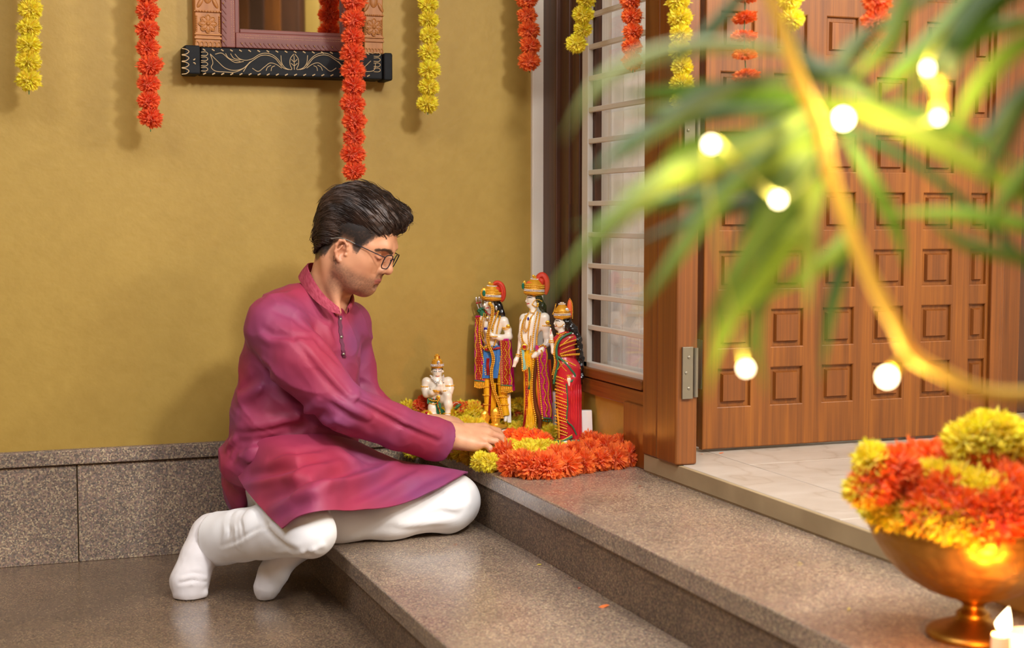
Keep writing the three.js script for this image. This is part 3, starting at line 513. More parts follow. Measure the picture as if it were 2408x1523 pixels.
// ---------------------------------------------------------------- brass bowl of garlands
const BD = 2.06, bowlAt = onPlane(2287, 1497, 'y', H2);
{
  const s = 1 / FOC * proj(bowlAt)[2], b = thing('brass_bowl', 'hammered brass pedestal bowl at the right front, heaped with garlands', 'bowl', [bowlAt.x, H2, bowlAt.z]);
  const prof = [[252, 292], [249, 296], [247, 291], [243, 262], [228, 226], [200, 186], [164, 150], [120, 122], [76, 104], [40, 95]].map(([r, y]) => [r * s, y * s]);
  const inner = prof.slice().reverse().map(([r, y]) => [Math.max(r - 0.002, 0.0005), y + 0.002]);
  const body = new THREE.LatheGeometry([...inner.slice(0, -2), ...prof.slice(2).reverse().map((q) => q)].length ? [...inner.slice(0, -1), ...prof].map(([r, y]) => new THREE.Vector2(r, y)) : [], 180);
  { // hammer marks
    const g = body, p = g.attributes.position, n = g.attributes.normal, r = rng(5); const dents = []; for (let i = 0; i < 420; i++) { const a = r() * 6.283, t = r(); const k = 2 + t * 7, j = Math.min(Math.floor(k), prof.length - 2), f = k - j; dents.push([V(Math.cos(a) * lerp(prof[j][0], prof[j + 1][0], f), lerp(prof[j][1], prof[j + 1][1], f), Math.sin(a) * lerp(prof[j][0], prof[j + 1][0], f)), 0.007 + r() * 0.004]); }
    b.userData.dents = undefined; body.userData = {};
  }
  const detail = (() => { const pts = prof.map(([r, y]) => new THREE.Vector2(r, y)), sp = new THREE.SplineCurve(pts.slice(2)), out = sp.getPoints(90); return [new THREE.Vector2(prof[9][0], prof[9][1] + 0.003), ...inner.slice(1, -2).map(([r, y]) => new THREE.Vector2(r, y)), pts[0].clone().add(new THREE.Vector2(-0.003, -0.004)), pts[0], pts[1], ...out]; })();
  const g = new THREE.LatheGeometry(detail, 220), P = g.attributes.position, N = g.attributes.normal, start = detail.length - 91;
  for (let i = 0; i < P.count; i++) { const row = i % detail.length; if (row < start + 3) continue; const x = P.getX(i), y = P.getY(i), z = P.getZ(i), a = Math.atan2(z, x); const U = a / 6.28318 * 34, W = (row - start) / 90 * 9; let best = 9; const ui = Math.floor(U), wi = Math.floor(W); for (let q = -1; q <= 1; q++) for (let e = -1; e <= 1; e++) { const dx = ui + e + 0.5 + 0.7 * (hash(((ui + e) % 34 + 34) % 34, wi + q, 1, 5) - 0.5) - U, dy = wi + q + 0.5 + 0.7 * (hash(((ui + e) % 34 + 34) % 34, wi + q, 2, 5) - 0.5) - W; best = Math.min(best, dx * dx + dy * dy); } const k = -0.0011 * Math.max(0, 1 - best / 0.36); P.setXYZ(i, x + N.getX(i) * k, y + N.getY(i) * k, z + N.getZ(i) * k); }
  g.computeVertexNormals(); part('bowl_body', prep(g), M.brass, b);
  part('pedestal', lathe([[44, 98], [42, 90], [26, 82], [24, 76], [27, 68], [36, 62], [40, 56], [38, 50], [52, 40], [78, 30], [98, 22], [107, 14], [108, 6], [104, 0], [0, 0]].map(([r, y]) => [r * s, y * s]).reverse(), 90), M.brass, b);
  const dome = new Field(); const top = V(bowlAt.x, H2 + 285 * s, bowlAt.z); dome.ell(top, [0.142, 0.1, 0.142]);
  const heap = (kind, label, spots, rad) => { const h = thing('bowl_garland', label, 'garland', [top.x, top.y, top.z], 'garlands heaped in the brass bowl'), pts = []; for (const [x, y, up = 0] of spots) { const q = dome.hit(x, y, 1.6, 2.6) ?? D(x, y, BD); q.y += up; flower(kind, q, rad, h, false); pts.push(q.clone().sub(h.position)); } part('string', tube(pts, 0.0012, spots.length * 4, 5), M.stem, h); };
  heap('y', 'yellow garland forming the crest of the heap in the brass bowl', [[2268, 1036], [2310, 1012], [2355, 1018], [2330, 1034], [2385, 1040], [2290, 1050]], 0.034);
  heap('o', 'orange garland across the upper heap in the brass bowl', [[2068, 1128], [2110, 1096], [2150, 1084], [2195, 1078], [2240, 1090], [2285, 1094], [2330, 1098], [2375, 1090], [2410, 1100], [2090, 1140], [2130, 1130]], 0.035);
  heap('y', 'yellow garland through the middle of the heap in the brass bowl', [[2050, 1085], [2160, 1126], [2205, 1124], [2250, 1136], [2295, 1150], [2335, 1160]], 0.034);
  heap('o', 'orange garland in the lower front of the heap in the brass bowl', [[2045, 1140], [2100, 1160], [2150, 1158], [2190, 1160], [2230, 1160], [2180, 1196], [2230, 1200], [2275, 1196], [2320, 1200], [2360, 1190], [2400, 1170], [2370, 1140], [2410, 1220], [2350, 1225], [2300, 1225]], 0.035);
  heap('y', 'yellow garland lying along the rim of the brass bowl', [[2034, 1150], [2060, 1184], [2090, 1196], [2120, 1205], [2155, 1210], [2190, 1216], [2225, 1226], [2262, 1232], [2300, 1240]], 0.035);
}
{
  const q = D(2354, 1492, 1.93), c = thing('candle', 'lit slim white candle standing before the brass bowl', 'candle', [q.x, H2, q.z]), h = q.y - H2;
  part('wax_stick', lathe([[0, h], [0.006, h - 0.001], [0.0115, h + 0.001], [0.012, h - 0.002], [0.0125, 0.0], [0, 0]].reverse(), 32), M.wax, c);
  part('wick', prep(new THREE.CylinderGeometry(0.0008, 0.001, 0.01, 6).translate(0, h + 0.004, 0)), M.wick, c);
  const f = flameAt(V(q.x, q.y + 0.004, q.z), 0.034, c, 0.3); f.rotation.z = -0.35; f.scale.set(1.3, 1, 1.3);
  const w = onPlane(2415, 1570, 'y', H2), t = thing('candle_cup', 'round white candle cup at the right edge beside the slim candle', 'candle holder', [w.x, H2, w.z]);
  part('cup', lathe([[0, 0], [0.02, 0], [0.03, 0.012], [0.034, 0.03], [0.03, 0.046], [0.026, 0.05], [0.024, 0.048], [0.028, 0.03], [0.02, 0.008], [0, 0.006]], 40), M.white, t);
}
// ---------------------------------------------------------------- fallen petals
for (const [x, y, y0, c, s, label] of [[1268, 1327, H1, 'y', 1, 'tiny yellow petal on the lower step by the riser'], [1362, 1382, H1, 'r', 0.7, 'tiny red petal on the lower step near the riser'], [1420, 1426, H1, 'o', 1.7, 'orange petal on the lower step, largest one there'], [1071, 1278, H1, 'o', 0.8, 'tiny orange petal on the lower step beside the white knee'], [1505, 1142, H2, 'o', 0.8, 'tiny orange petal on the upper step near the marble'], [1881, 1323, H2, 'y', 0.9, 'yellow petal on the upper step in front of the marble edge'], [1996, 1431, H2, 'y', 0.9, 'yellow petal on the upper step beside the brass bowl'], [1649, 1067, H3, 'o', 0.9, 'tiny orange petal on the marble below the hinge'], [1696, 1065, H3, 'o', 0.9, 'tiny orange petal on the marble below the door leaf']]) {
  const p = onPlane(x, y, 'y', y0 + 0.0012), g = new THREE.BufferGeometry(), k = 0.0042 * s; g.setAttribute('position', new THREE.BufferAttribute(new Float32Array([-1.6, 0, 0, -0.4, 0.25, -0.7, 0.2, 0.1, 0.75, 1.7, 0.35, 0.1, -0.6, -0.2, 0.5, 1.0, 0.5, -0.6].map((v) => v * k)), 3)); g.setIndex([0, 1, 4, 1, 2, 4, 1, 5, 2, 5, 3, 2]); g.computeVertexNormals();
  const m = part('petal', plain(prep(g), c === 'y' ? YELLOW : c === 'o' ? ORANGE : REDOR), M.orange, scene); m.name = numbered('petal'); m.position.copy(p); m.rotation.y = x; tag(m, label, 'petal', 'petals fallen on the steps');
}
// ---------------------------------------------------------------- carved mirror
{
  const q0 = onPlane(430, 110, 'z', ZW + 0.07), Z = (x, y, z) => onPlane(x, y, 'z', ZW + z), g = thing('wall_mirror', 'carved wooden wall mirror with dark ledge on the ochre wall', 'mirror', [Z(675, 110, 0).x, Z(675, 110, 0).y, ZW]);
  const o = g.position, L = (p) => p.clone().sub(o), BX = (x0, y0, z0, x1, y1, z1, r = 0.003, al = 'y') => box(x0 - o.x, y0 - o.y, z0 - o.z, x1 - o.x, y1 - o.y, z1 - o.z, r, al, [x0, y0]);
  const X = (px, z) => Z(px, 110, z).x, Yp = (px, py, z) => Z(px, py, z).y, topY = 1.98;
  const sz = 0.07, sx0 = X(433, sz), sx1 = X(922, sz), sy1 = Yp(675, 118, sz), sy0 = Yp(675, 180, sz), capL = X(476, sz), capR = X(896, sz);
  const s = part('ledge', [BX(capL - 0.004, sy0, ZW + 0.002, capR + 0.004, sy1, ZW + sz, 0.005, 'x'), BX(sx0, sy0 - 0.002, ZW + 0.002, capL - 0.006, sy1 + 0.003, ZW + sz + 0.006, 0.005, 'x'), BX(capR + 0.006, sy0 - 0.002, ZW + 0.002, sx1, sy1 + 0.003, ZW + sz + 0.006, 0.005, 'x')], M.blackWood, g, 'black carved ledge');
  // the scroll carved on its face, in crop pixels of the reference sheet
  const at = (cx, cy, z = sz + 0.0004) => L(Z(400 + cx / 4.3, cy / 4.3, z)), line = (pts, r = 0.00095, z) => tube(pts.map(([a, b]) => at(a, b, z)), r, pts.length * 7, 5);
  const half = [[[405, 545], [480, 620], [560, 690], [650, 712], [740, 690], [810, 625]], [[405, 545], [432, 640], [415, 680], [450, 715], [560, 728], [660, 728], [750, 685], [815, 622]], [[455, 548], [520, 537], [590, 592], [660, 632], [745, 622]], [[560, 540], [585, 582], [640, 607], [710, 620]], [[610, 542], [645, 590], [720, 604]], [[655, 546], [695, 590], [760, 610], [830, 595], [900, 552], [960, 538], [1030, 553], [1090, 600], [1130, 660]], [[740, 725], [790, 650], [850, 602], [920, 562], [990, 560], [1060, 590], [1110, 650], [1150, 690], [1200, 706]], [[830, 690], [890, 722], [950, 680], [1010, 638], [1070, 650], [1130, 690]], [[970, 715], [985, 680], [1020, 660]], [[1020, 718], [1030, 680], [1060, 665]], [[1120, 560], [1130, 640], [1170, 690], [1230, 702], [1212, 650], [1216, 592], [1250, 546]], [[1225, 600], [1250, 625]], [[1222, 640], [1252, 665]]];
  const mir = half.map((c) => c.map(([a, b]) => [2510 - a, b + (1255 - a) * -0.006])), all = [...half, ...mir].map((c) => c.filter(([a]) => a < 2085)).filter((c) => c.length > 1);
  const scroll = all.map((c) => line(c));
  scroll.push(line([[1252, 560], [1256, 705]]));
  for (const sx of [[345, 1], [2090, -1]]) for (let k = 0; k < 4; k++) { const yy = 545 + k * 52 + (sx[1] < 0 ? 8 : 0); scroll.push(line([[sx[0] - 32, yy - 18], [sx[0] + 20, yy - 18], [sx[0] + 36, yy], [sx[0] + 20, yy + 16], [sx[0] - 32, yy + 16]])); }
  for (let k = 0; k < 19; k++) { const xx = 340 + k * 92; if (xx > 2080) continue; scroll.push(line([[xx - 10, 496 + k * 2.2], [xx + 16, 512 + k * 2.2]], 0.0017), line([[xx - 6, 752 + k * 1.2], [xx + 22, 738 + k * 1.2]], 0.0017)); }
  for (let k = 0; k < 4; k++) scroll.push(line([[118, 490 + k * 66], [165, 500 + k * 66], [190, 520 + k * 66], [165, 545 + k * 66], [118, 552 + k * 66]], 0.0012, sz + 0.0064));
  for (let k = 0; k < 5; k++) scroll.push(line([[245 + 14 * Math.cos(k * 1.26), 620 + 60 * Math.sin(k * 1.26) * 0.4], [255 + 4 * Math.cos(k), 620 + 30 * Math.sin(k * 1.26)]], 0.0015, sz + 0.0064));
  part('carved_scroll', scroll, M.paleWood, s);
  // pillars
  for (const [a, b, fx, fy] of [[459, 520, 489, 56], [857, 901, 876, 64]]) {
    const z = 0.045, x0 = X(a, z), x1 = X(b, z), y0 = sy1 + 0.003, p = part('pillar', [BX(x0, y0, ZW + 0.002, x1, topY, ZW + z, 0.003)], M.carvedWood, g);
    const c = L(Z(fx, fy, z)), w = (x1 - x0) / 2, xm = (x0 + x1) / 2 - o.x, orn = [], gap = 0.19;
    for (let r = 0; r < 4; r++) {
      const yc = c.y + r * gap; if (yc + o.y > topY - 0.04) break;
      for (let k = 0; k < 8; k++) { const e = prep(new THREE.SphereGeometry(0.0095, 10, 8)); e.scale(0.72, 1.1, 0.45); e.translate(0, 0.0125, 0); e.rotateZ(k * Math.PI / 4); e.translate(xm, yc, c.z); orn.push(e); const rim = tube([0, 1, 2, 3, 4, 5, 6, 7].map((i) => V(0.0062 * Math.cos(i * 0.785), 0.0135 + 0.0095 * Math.sin(i * 0.785), 0.003)), 0.0011, 20, 5, true); rim.rotateZ(k * Math.PI / 4); rim.translate(xm, yc, c.z); orn.push(rim); }
      const bt = prep(new THREE.SphereGeometry(0.0055, 12, 8)); bt.translate(xm, yc, c.z + 0.002); orn.push(bt);
      for (const [dy, hh] of [[0.031, 0.0045], [-0.027, 0.004], [-0.036, 0.006]]) orn.push(BX(x0 - 0.002, yc + o.y + dy - hh / 2, ZW + z - 0.006, x1 + 0.002, yc + o.y + dy + hh / 2, ZW + z + 0.004, 0.0015, 'x'));
      for (let k = 0; k < 9; k++) { const d = prep(new THREE.SphereGeometry(0.0022, 6, 5)); d.translate(xm + (k - 4) / 4.5 * w, yc + 0.031, c.z + 0.004); orn.push(d); for (const sd of [-1, 1]) { const e = prep(new THREE.SphereGeometry(0.0028, 6, 5)); e.translate(xm + sd * (w - 0.004), yc - 0.018 + k * 0.0045, c.z); orn.push(e); } }
      { // leaf boss above
        const e = prep(new THREE.SphereGeometry(0.013, 14, 10)); e.scale(0.85, 1.35, 0.4); e.translate(xm, yc + 0.068, c.z); orn.push(e); for (const sd of [-1, 1]) { const f = prep(new THREE.SphereGeometry(0.011, 12, 8)); f.scale(0.5, 1.3, 0.4); f.rotateZ(sd * 0.5); f.translate(xm + sd * 0.019, yc + 0.052, c.z); orn.push(f); }
      }
      if (r === 0) for (let k = 0; k < 6; k++) { const xx = xm + (k - 2.5) / 3 * w; orn.push(tube([V(xx - w * 0.13, y0 - o.y, c.z + 0.001), V(xx - w * 0.13, y0 - o.y + 0.009, c.z + 0.001), V(xx, y0 - o.y + 0.0135, c.z + 0.001), V(xx + w * 0.13, y0 - o.y + 0.009, c.z + 0.001), V(xx + w * 0.13, y0 - o.y, c.z + 0.001)], 0.0013, 18, 5)); }
    }
    part('carving', orn, M.carvedWood, p);
  }
  // maroon inner frame with bead rows
  const fz = 0.05, ix0 = X(521, fz), ix1 = X(846, fz), gx0 = X(562, 0.03), gx1 = X(801, 0.03), gy0 = Yp(675, 74, 0.03);
  const fm = part('inner_frame', [BX(ix0, sy1 + 0.003, ZW + 0.002, gx0 - 0.012, topY, ZW + fz, 0.003), BX(gx0 - 0.013, sy1 + 0.003, ZW + 0.002, gx0, topY, ZW + fz - 0.008, 0.003), BX(gx1 + 0.012, sy1 + 0.003, ZW + 0.002, ix1, topY, ZW + fz, 0.003), BX(gx1, sy1 + 0.003, ZW + 0.002, gx1 + 0.013, topY, ZW + fz - 0.008, 0.003), BX(gx0 - 0.012, sy1 + 0.003, ZW + 0.002, gx1 + 0.012, gy0 - 0.01, ZW + fz, 0.003, 'x'), BX(gx0, gy0 - 0.011, ZW + 0.002, gx1, gy0, ZW + fz - 0.008, 0.003, 'x'), BX(ix0, topY - 0.05, ZW + 0.002, ix1, topY, ZW + fz, 0.003, 'x')], M.maroonWood, g, 'maroon frame with bead rows');
  const beads = [], bd = (p, r) => { const e = prep(new THREE.SphereGeometry(r, 5, 4)); e.translate(p.x, p.y, p.z); beads.push(e); };
  const yb = gy0 - 0.017 - o.y, zb = fz + 0.0002 + ZW - o.z;
  for (const dy of [0, -0.006]) for (let x = gx0 - o.x; x < gx1 - o.x; x += 0.0042) bd(V(x, yb + dy, zb), 0.0011);
  for (const dx of [-0.016, -0.022]) for (let y = yb - 0.02; y < topY - o.y; y += 0.0045) bd(V(gx0 - o.x + dx, y, zb), 0.0011);
  part('bead_rows', beads, M.bead, fm);
  const gr = [], pins = []; for (let k = 0; k < 22; k++) { const xx = gx0 - o.x + k * 0.0118; if (xx > gx1 - o.x) break; gr.push(tube([V(xx, sy1 + 0.018 - o.y, zb), V(xx + 0.004, sy1 + 0.012 - o.y, zb), V(xx + 0.011, sy1 + 0.006 - o.y, zb)], 0.0011, 10, 4)); const e = prep(new THREE.SphereGeometry(0.0014, 6, 5)); if (k % 2 === 0) { e.translate(xx + 0.004, sy1 + 0.0145 - o.y, zb + 0.001); pins.push(e); } }
  for (let k = 0; k < 40; k++) { const yy = sy1 + 0.006 - o.y + k * 0.016; if (yy + o.y > topY - 0.02) break; gr.push(tube([V(ix0 + 0.002 - o.x, yy + 0.014, zb), V(ix0 + 0.007 - o.x, yy + 0.008, zb), V(ix0 + 0.013 - o.x, yy, zb)], 0.0011, 10, 4)); if (k % 3 === 0) { const e = prep(new THREE.SphereGeometry(0.0014, 6, 5)); e.translate(ix0 + 0.006 - o.x, yy + 0.012, zb + 0.001); pins.push(e); } }
  part('rope_grooves', gr, M.maroonWood, fm); part('brass_pins', pins, M.goldPin, fm);
  part('mirror_glass', BX(gx0 - 0.004, gy0 - 0.006, ZW + 0.02, gx1 + 0.004, topY - 0.03, ZW + 0.03, 0), M.mirror, g);
}

// ---------------------------------------------------------------- the seated man
const camR = V(1, 0, 0).transformDirection(MW), camU = V(0, 1, 0).transformDirection(MW), camT = V(0, 0, 1).transformDirection(MW);
const flatR = V(camR.x, 0, camR.z).normalize(), flatT = V(camT.x, 0, camT.z).normalize(), UP = V(0, 1, 0);
{
  const man = thing('person', 'man in a maroon kurta and white trousers sitting on the steps, reaching for flowers', 'person', [0.7, 0, -3.35]);
  const back = (g) => { g.translate(-man.position.x, -man.position.y, -man.position.z); return g; };
  // ---- head, in its own axes: z to the face, y up, x to his left
  const a = 13 * Math.PI / 180, p = 20 * Math.PI / 180, ca = Math.cos(a), sa = Math.sin(a), cp = Math.cos(p), sp = Math.sin(p);
  const ax = (r, u, t) => V(0, 0, 0).addScaledVector(flatR, r).addScaledVector(UP, u).addScaledVector(flatT, t);
  const hz = ax(ca * cp, -sp, sa * cp), hy = ax(ca * sp, cp, sa * sp), hx = ax(sa, 0, -ca), ho = D(824, 562, 3.52);
  const HM = new THREE.Matrix4().makeBasis(hx, hy, hz).setPosition(ho), HI = HM.clone().invert(), toH = (v) => v.clone().applyMatrix4(HI);
  const head = new Field();
  head.ell(V(0, 0.03, -0.006), [0.072, 0.086, 0.094], 0.02).ell(V(0, 0.04, 0.04), [0.062, 0.06, 0.064], 0.03).ell(V(0, -0.02, 0.032), [0.062, 0.078, 0.058], 0.03);
  for (const s of [-1, 1]) head.chain([V(s * 0.056, -0.03, 0.008), V(s * 0.053, -0.064, 0.018), V(s * 0.034, -0.087, 0.05), V(s * 0.012, -0.094, 0.07)], [0.016, 0.0155, 0.0155, 0.0155], 0.03);
  head.ell(V(0, -0.07, 0.042), [0.044, 0.04, 0.044], 0.03).ball(V(0, -0.0925, 0.0745), 0.0165, 0.02);
  for (const s of [-1, 1]) head.ball(V(s * 0.042, -0.03, 0.0605), 0.0185, 0.035).chain([V(s * 0.008, 0.01, 0.0985), V(s * 0.028, 0.0135, 0.094), V(s * 0.05, 0.006, 0.069)], [0.0095, 0.0095, 0.009], 0.02);
  for (const s of [-1, 1]) head.ell(V(s * 0.031, -0.008, 0.107), [0.018, 0.012, 0.018], 0.014, true);
  head.ell(V(0, -0.048, 0.032), [0.057, 0.05, 0.054], 0.03);
  for (const s of [-1, 1]) head.ball(V(s * 0.031, -0.008, 0.0805), 0.0135, 0.005).chain([V(s * 0.016, -0.0115, 0.0885), V(s * 0.026, -0.0135, 0.094), V(s * 0.037, -0.0135, 0.0925), V(s * 0.046, -0.01, 0.083)], 0.0022, 0.004);
  head.chain([V(0, 0.004, 0.0975), V(0, -0.014, 0.1045), V(0, -0.032, 0.111)], [0.0085, 0.0082, 0.0095], 0.014).ball(V(0, -0.0375, 0.1125), 0.0105, 0.01);
  for (const s of [-1, 1]) head.ell(V(s * 0.0125, -0.0425, 0.0985), [0.0068, 0.0075, 0.0105], 0.008);
  for (const s of [-1, 1]) head.ell(V(s * 0.0065, -0.05, 0.104), [0.0035, 0.004, 0.0058], 0.004, true);
  head.ell(V(0, -0.066, 0.08), [0.026, 0.022, 0.018], 0.02).chain([V(-0.021, -0.0675, 0.083), V(-0.009, -0.0645, 0.0945), V(0, -0.0655, 0.0965), V(0.009, -0.0645, 0.0945), V(0.021, -0.0675, 0.083)], [0.0028, 0.0042, 0.0042, 0.0042, 0.0028], 0.006);
  head.chain([V(-0.018, -0.072, 0.082), V(-0.007, -0.0745, 0.091), V(0.007, -0.0745, 0.091), V(0.018, -0.072, 0.082)], [0.0028, 0.005, 0.005, 0.0028], 0.006);
  head.cap(V(-0.022, -0.0698, 0.085), V(0, -0.0698, 0.1), 0.0011, 0.0011, 0.003, true).cap(V(0, -0.0698, 0.1), V(0.022, -0.0698, 0.085), 0.0011, 0.0011, 0.003, true);
  head.ell(V(0, -0.083, 0.095), [0.014, 0.005, 0.009], 0.01, true).ell(V(0, -0.057, 0.103), [0.0028, 0.007, 0.004], 0.006, true);
  for (const s of [-1, 1]) { // ears
    const e = (y, z, o = 0) => V(s * (0.0725 + o), -0.0245 + y, 0.0160 + z);
    head.ell(V(s * 0.067, -0.0245, 0.017), [0.008, 0.026, 0.0145], 0.008);
    head.chain([e(-0.002, 0.012, 0.0), e(0.008, 0.0095, 0.003), e(0.02, 0.006, 0.006), e(0.0265, -0.003, 0.009), e(0.024, -0.012, 0.011), e(0.012, -0.0165, 0.012), e(-0.004, -0.0145, 0.011), e(-0.016, -0.008, 0.008), e(-0.0225, 0.0, 0.005)], [0.0026, 0.0026, 0.0028, 0.003, 0.0031, 0.003, 0.0029, 0.0036, 0.0046], 0.004);
    head.chain([e(0.014, -0.004, 0.007), e(0.002, -0.0085, 0.009), e(-0.009, -0.006, 0.007)], 0.0025, 0.003).ell(e(-0.002, 0.001, 0.008), [0.009, 0.0095, 0.0068], 0.004, true).ball(e(-0.0035, 0.0095, 0.004), 0.0036, 0.004);
  }
  const nb = toH(D(758, 712, 3.545)), nm = toH(D(781, 650, 3.535));
  head.cap(V(0, -0.035, -0.022), nm, 0.05, 0.0455, 0.03).cap(nm, nb, 0.0455, 0.053, 0.02).cap(V(-0.052, -0.05, -0.03), toH(D(796, 734, 3.49)), 0.008, 0.007, 0.03).cap(V(0.052, -0.05, -0.03), toH(D(808, 730, 3.54)), 0.008, 0.007, 0.03);
  const SK = lin(0xcf9670), SK2 = lin(0xc07a5c), DARK = lin(0x1d1512), STUB = lin(0x6b4c3c), LIP = lin(0xa65a50), PALE = lin(0xd9a680);
  const mixc = (o, c, t) => { for (let i = 0; i < 3; i++) o[i] = lerp(o[i], c[i], t); };
  const dseg = (x, y, z, pts, zs = 0.12) => { z *= zs; pts = pts.map((q) => [q[0], q[1], q[2] * zs]); return dseg1(x, y, z, pts); };
  const dseg1 = (x, y, z, pts) => { let b = 1e9; for (let i = 0; i + 1 < pts.length; i++) { const [A, B] = [pts[i], pts[i + 1]], dx = B[0] - A[0], dy = B[1] - A[1], dz = B[2] - A[2]; const t = clamp(((x - A[0]) * dx + (y - A[1]) * dy + (z - A[2]) * dz) / (dx * dx + dy * dy + dz * dz), 0, 1); b = Math.min(b, Math.hypot(x - A[0] - dx * t, y - A[1] - dy * t, z - A[2] - dz * t)); } return b; };
  const HL = [[-0.12, -0.072], [-0.05, -0.072], [-0.024, -0.05], [-0.014, -0.0187], [0.005, 0.0035], [0.03, 0.0015], [0.036, -0.013], [0.049, -0.019], [0.0535, -0.003], [0.0606, 0.008], [0.074, 0.027], [0.091, 0.044], [0.13, 0.058]];
  const pw = (z) => { for (let i = 0; i + 1 < HL.length; i++) if (z <= HL[i + 1][0]) return lerp(HL[i][1], HL[i + 1][1], clamp((z - HL[i][0]) / (HL[i + 1][0] - HL[i][0]), 0, 1)); return 0.058; };
  const skin = (x, y, z, o) => {
    const X = Math.abs(x), n = noise3(x * 90, y * 90, z * 90, 3), n2 = noise3(x * 420, y * 420, z * 420, 5); o[0] = SK[0]; o[1] = SK[1]; o[2] = SK[2];
    mixc(o, SK2, clamp(0.16 + n * 0.12, 0, 1));
    mixc(o, SK2, 0.2 * Math.exp(-((X - 0.05) ** 2 + (y + 0.035) ** 2 + (z - 0.06) ** 2) / 0.0006)); mixc(o, SK2, 0.4 * sstep(0.069, 0.078, X) * sstep(0.03, 0.01, z));
    const beard = sstep(-0.05, -0.074, y - (z < 0.06 ? (0.06 - z) * 0.35 : 0)) * sstep(-0.15, -0.1, y) * sstep(0.0, 0.022, z + 0.012) + sstep(0.02, 0.0, Math.abs(y + 0.058)) * sstep(0.028, 0.018, X) * sstep(0.075, 0.085, z) * 1.3 * sstep(0.003, 0.006, X + 0.003);
    mixc(o, STUB, clamp(beard, 0, 1) * clamp(0.66 + n2 * 0.2 + n * 0.08, 0, 0.95));
    const bd = dseg(X, y, z, [[0.009, 0.0045, 0.1], [0.024, 0.0105, 0.096], [0.04, 0.0115, 0.086], [0.053, 0.005, 0.07]]); mixc(o, DARK, 0.92 * sstep(0.0055, 0.0032, bd + n2 * 0.0012) * sstep(0.04, 0.06, z));
    const ed = dseg(X, y, z, [[0.017, -0.0125, 0.0855], [0.027, -0.0155, 0.0905], [0.038, -0.0155, 0.088], [0.048, -0.011, 0.079]]); mixc(o, DARK, 0.85 * sstep(0.003, 0.0014, ed) * sstep(0.05, 0.06, z)); mixc(o, SK2, 0.45 * sstep(0.013, 0.004, ed) * sstep(0.05, 0.06, z));
    const ld = dseg(X, y, z, [[0, -0.0662, 0.1], [0.01, -0.066, 0.097], [0.0205, -0.0685, 0.085]]), lw = dseg(X, y, z, [[0, -0.0742, 0.096], [0.008, -0.074, 0.094], [0.017, -0.0718, 0.085]]); mixc(o, LIP, 0.8 * Math.max(sstep(0.0048, 0.003, ld), sstep(0.0058, 0.004, lw)) * sstep(0.07, 0.08, z));
    const line = dseg(X, y, z, [[0, -0.0698, 0.098], [0.022, -0.0698, 0.085]]); mixc(o, lin(0x4a221e), 0.8 * sstep(0.0022, 0.0009, line) * sstep(0.07, 0.08, z));
    const ns = Math.hypot((X - 0.0065) * 1.2, y + 0.05, (z - 0.104) * 0.8); mixc(o, lin(0x3a1c18), 0.85 * sstep(0.0056, 0.004, ns));
    // shaved sides and nape
    const hl = pw(z); const fade = sstep(hl - 0.004, hl + 0.006, y + n2 * 0.0035 + n * 0.002), ear = X > 0.0715 && y < 0.006 && z > -0.012 ? 0 : 1;
    mixc(o, DARK, fade * ear * clamp(0.8 + 0.2 * sstep(hl, hl + 0.02, y) + n2 * 0.06, 0, 1));
  };
  const hg = head.mesh(0.00185, { lo: V(-0.12, Math.min(nb.y - 0.08, -0.24), -0.16), hi: V(0.12, 0.13, 0.14), color: skin });
  hg.applyMatrix4(HM);
  // ---- hands and forearms
  const arms = new Field(), Q = D;
  { // right hand
    const w = Q(1040, 1022, 3.565), mcp = [Q(1138, 1006, 3.635), Q(1145, 1018, 3.615), Q(1138, 1033, 3.593), Q(1121, 1046, 3.575)];
    arms.chain([Q(930, 1003, 3.475), Q(1000, 1020, 3.535), w], [0.026, 0.029, 0.0265], 0.02);
    const carp = [Q(1062, 1012, 3.6), Q(1062, 1018, 3.585), Q(1062, 1026, 3.572), Q(1062, 1033, 3.566)];
    mcp.forEach((m, i) => arms.cap(carp[i], m, 0.0185, [0.0128, 0.0132, 0.0125, 0.0115][i], 0.016)); arms.cap(w, carp[1], 0.0265, 0.022, 0.02);
    arms.cap(Q(1064, 1037, 3.57), Q(1112, 1044, 3.575), 0.0155, 0.0135, 0.018);
    const fin = [[[1138, 1006, 3.635], [1171, 1014, 3.655], [1185, 1035, 3.655], [1191, 1050, 3.65]], [[1145, 1018, 3.615], [1178, 1028, 3.625], [1187, 1044, 3.625], [1187, 1057, 3.62]], [[1138, 1033, 3.593], [1166, 1038, 3.598], [1176, 1049, 3.6], [1175, 1060, 3.6]], [[1121, 1046, 3.575], [1141, 1045, 3.573], [1151, 1052, 3.575], [1154, 1060, 3.577]]];
    fin.forEach((f, i) => { const k = [1, 1.04, 0.98, 0.88][i], r = [0.0098, 0.0092, 0.0084, 0.0074].map((v) => v * k); f = f.map((q) => Q(...q)); arms.cap(f[0], f[1], r[0] * 1.12, r[1], 0.008).cap(f[1], f[2], r[1], r[2], 0.003).cap(f[2], f[3], r[2], r[3], 0.003); });
    arms.chain([Q(1075, 1022, 3.61), Q(1115, 1032, 3.655), Q(1146, 1045, 3.67), Q(1164, 1052, 3.672)], [0.016, 0.0125, 0.0105, 0.0085], 0.01);
  }
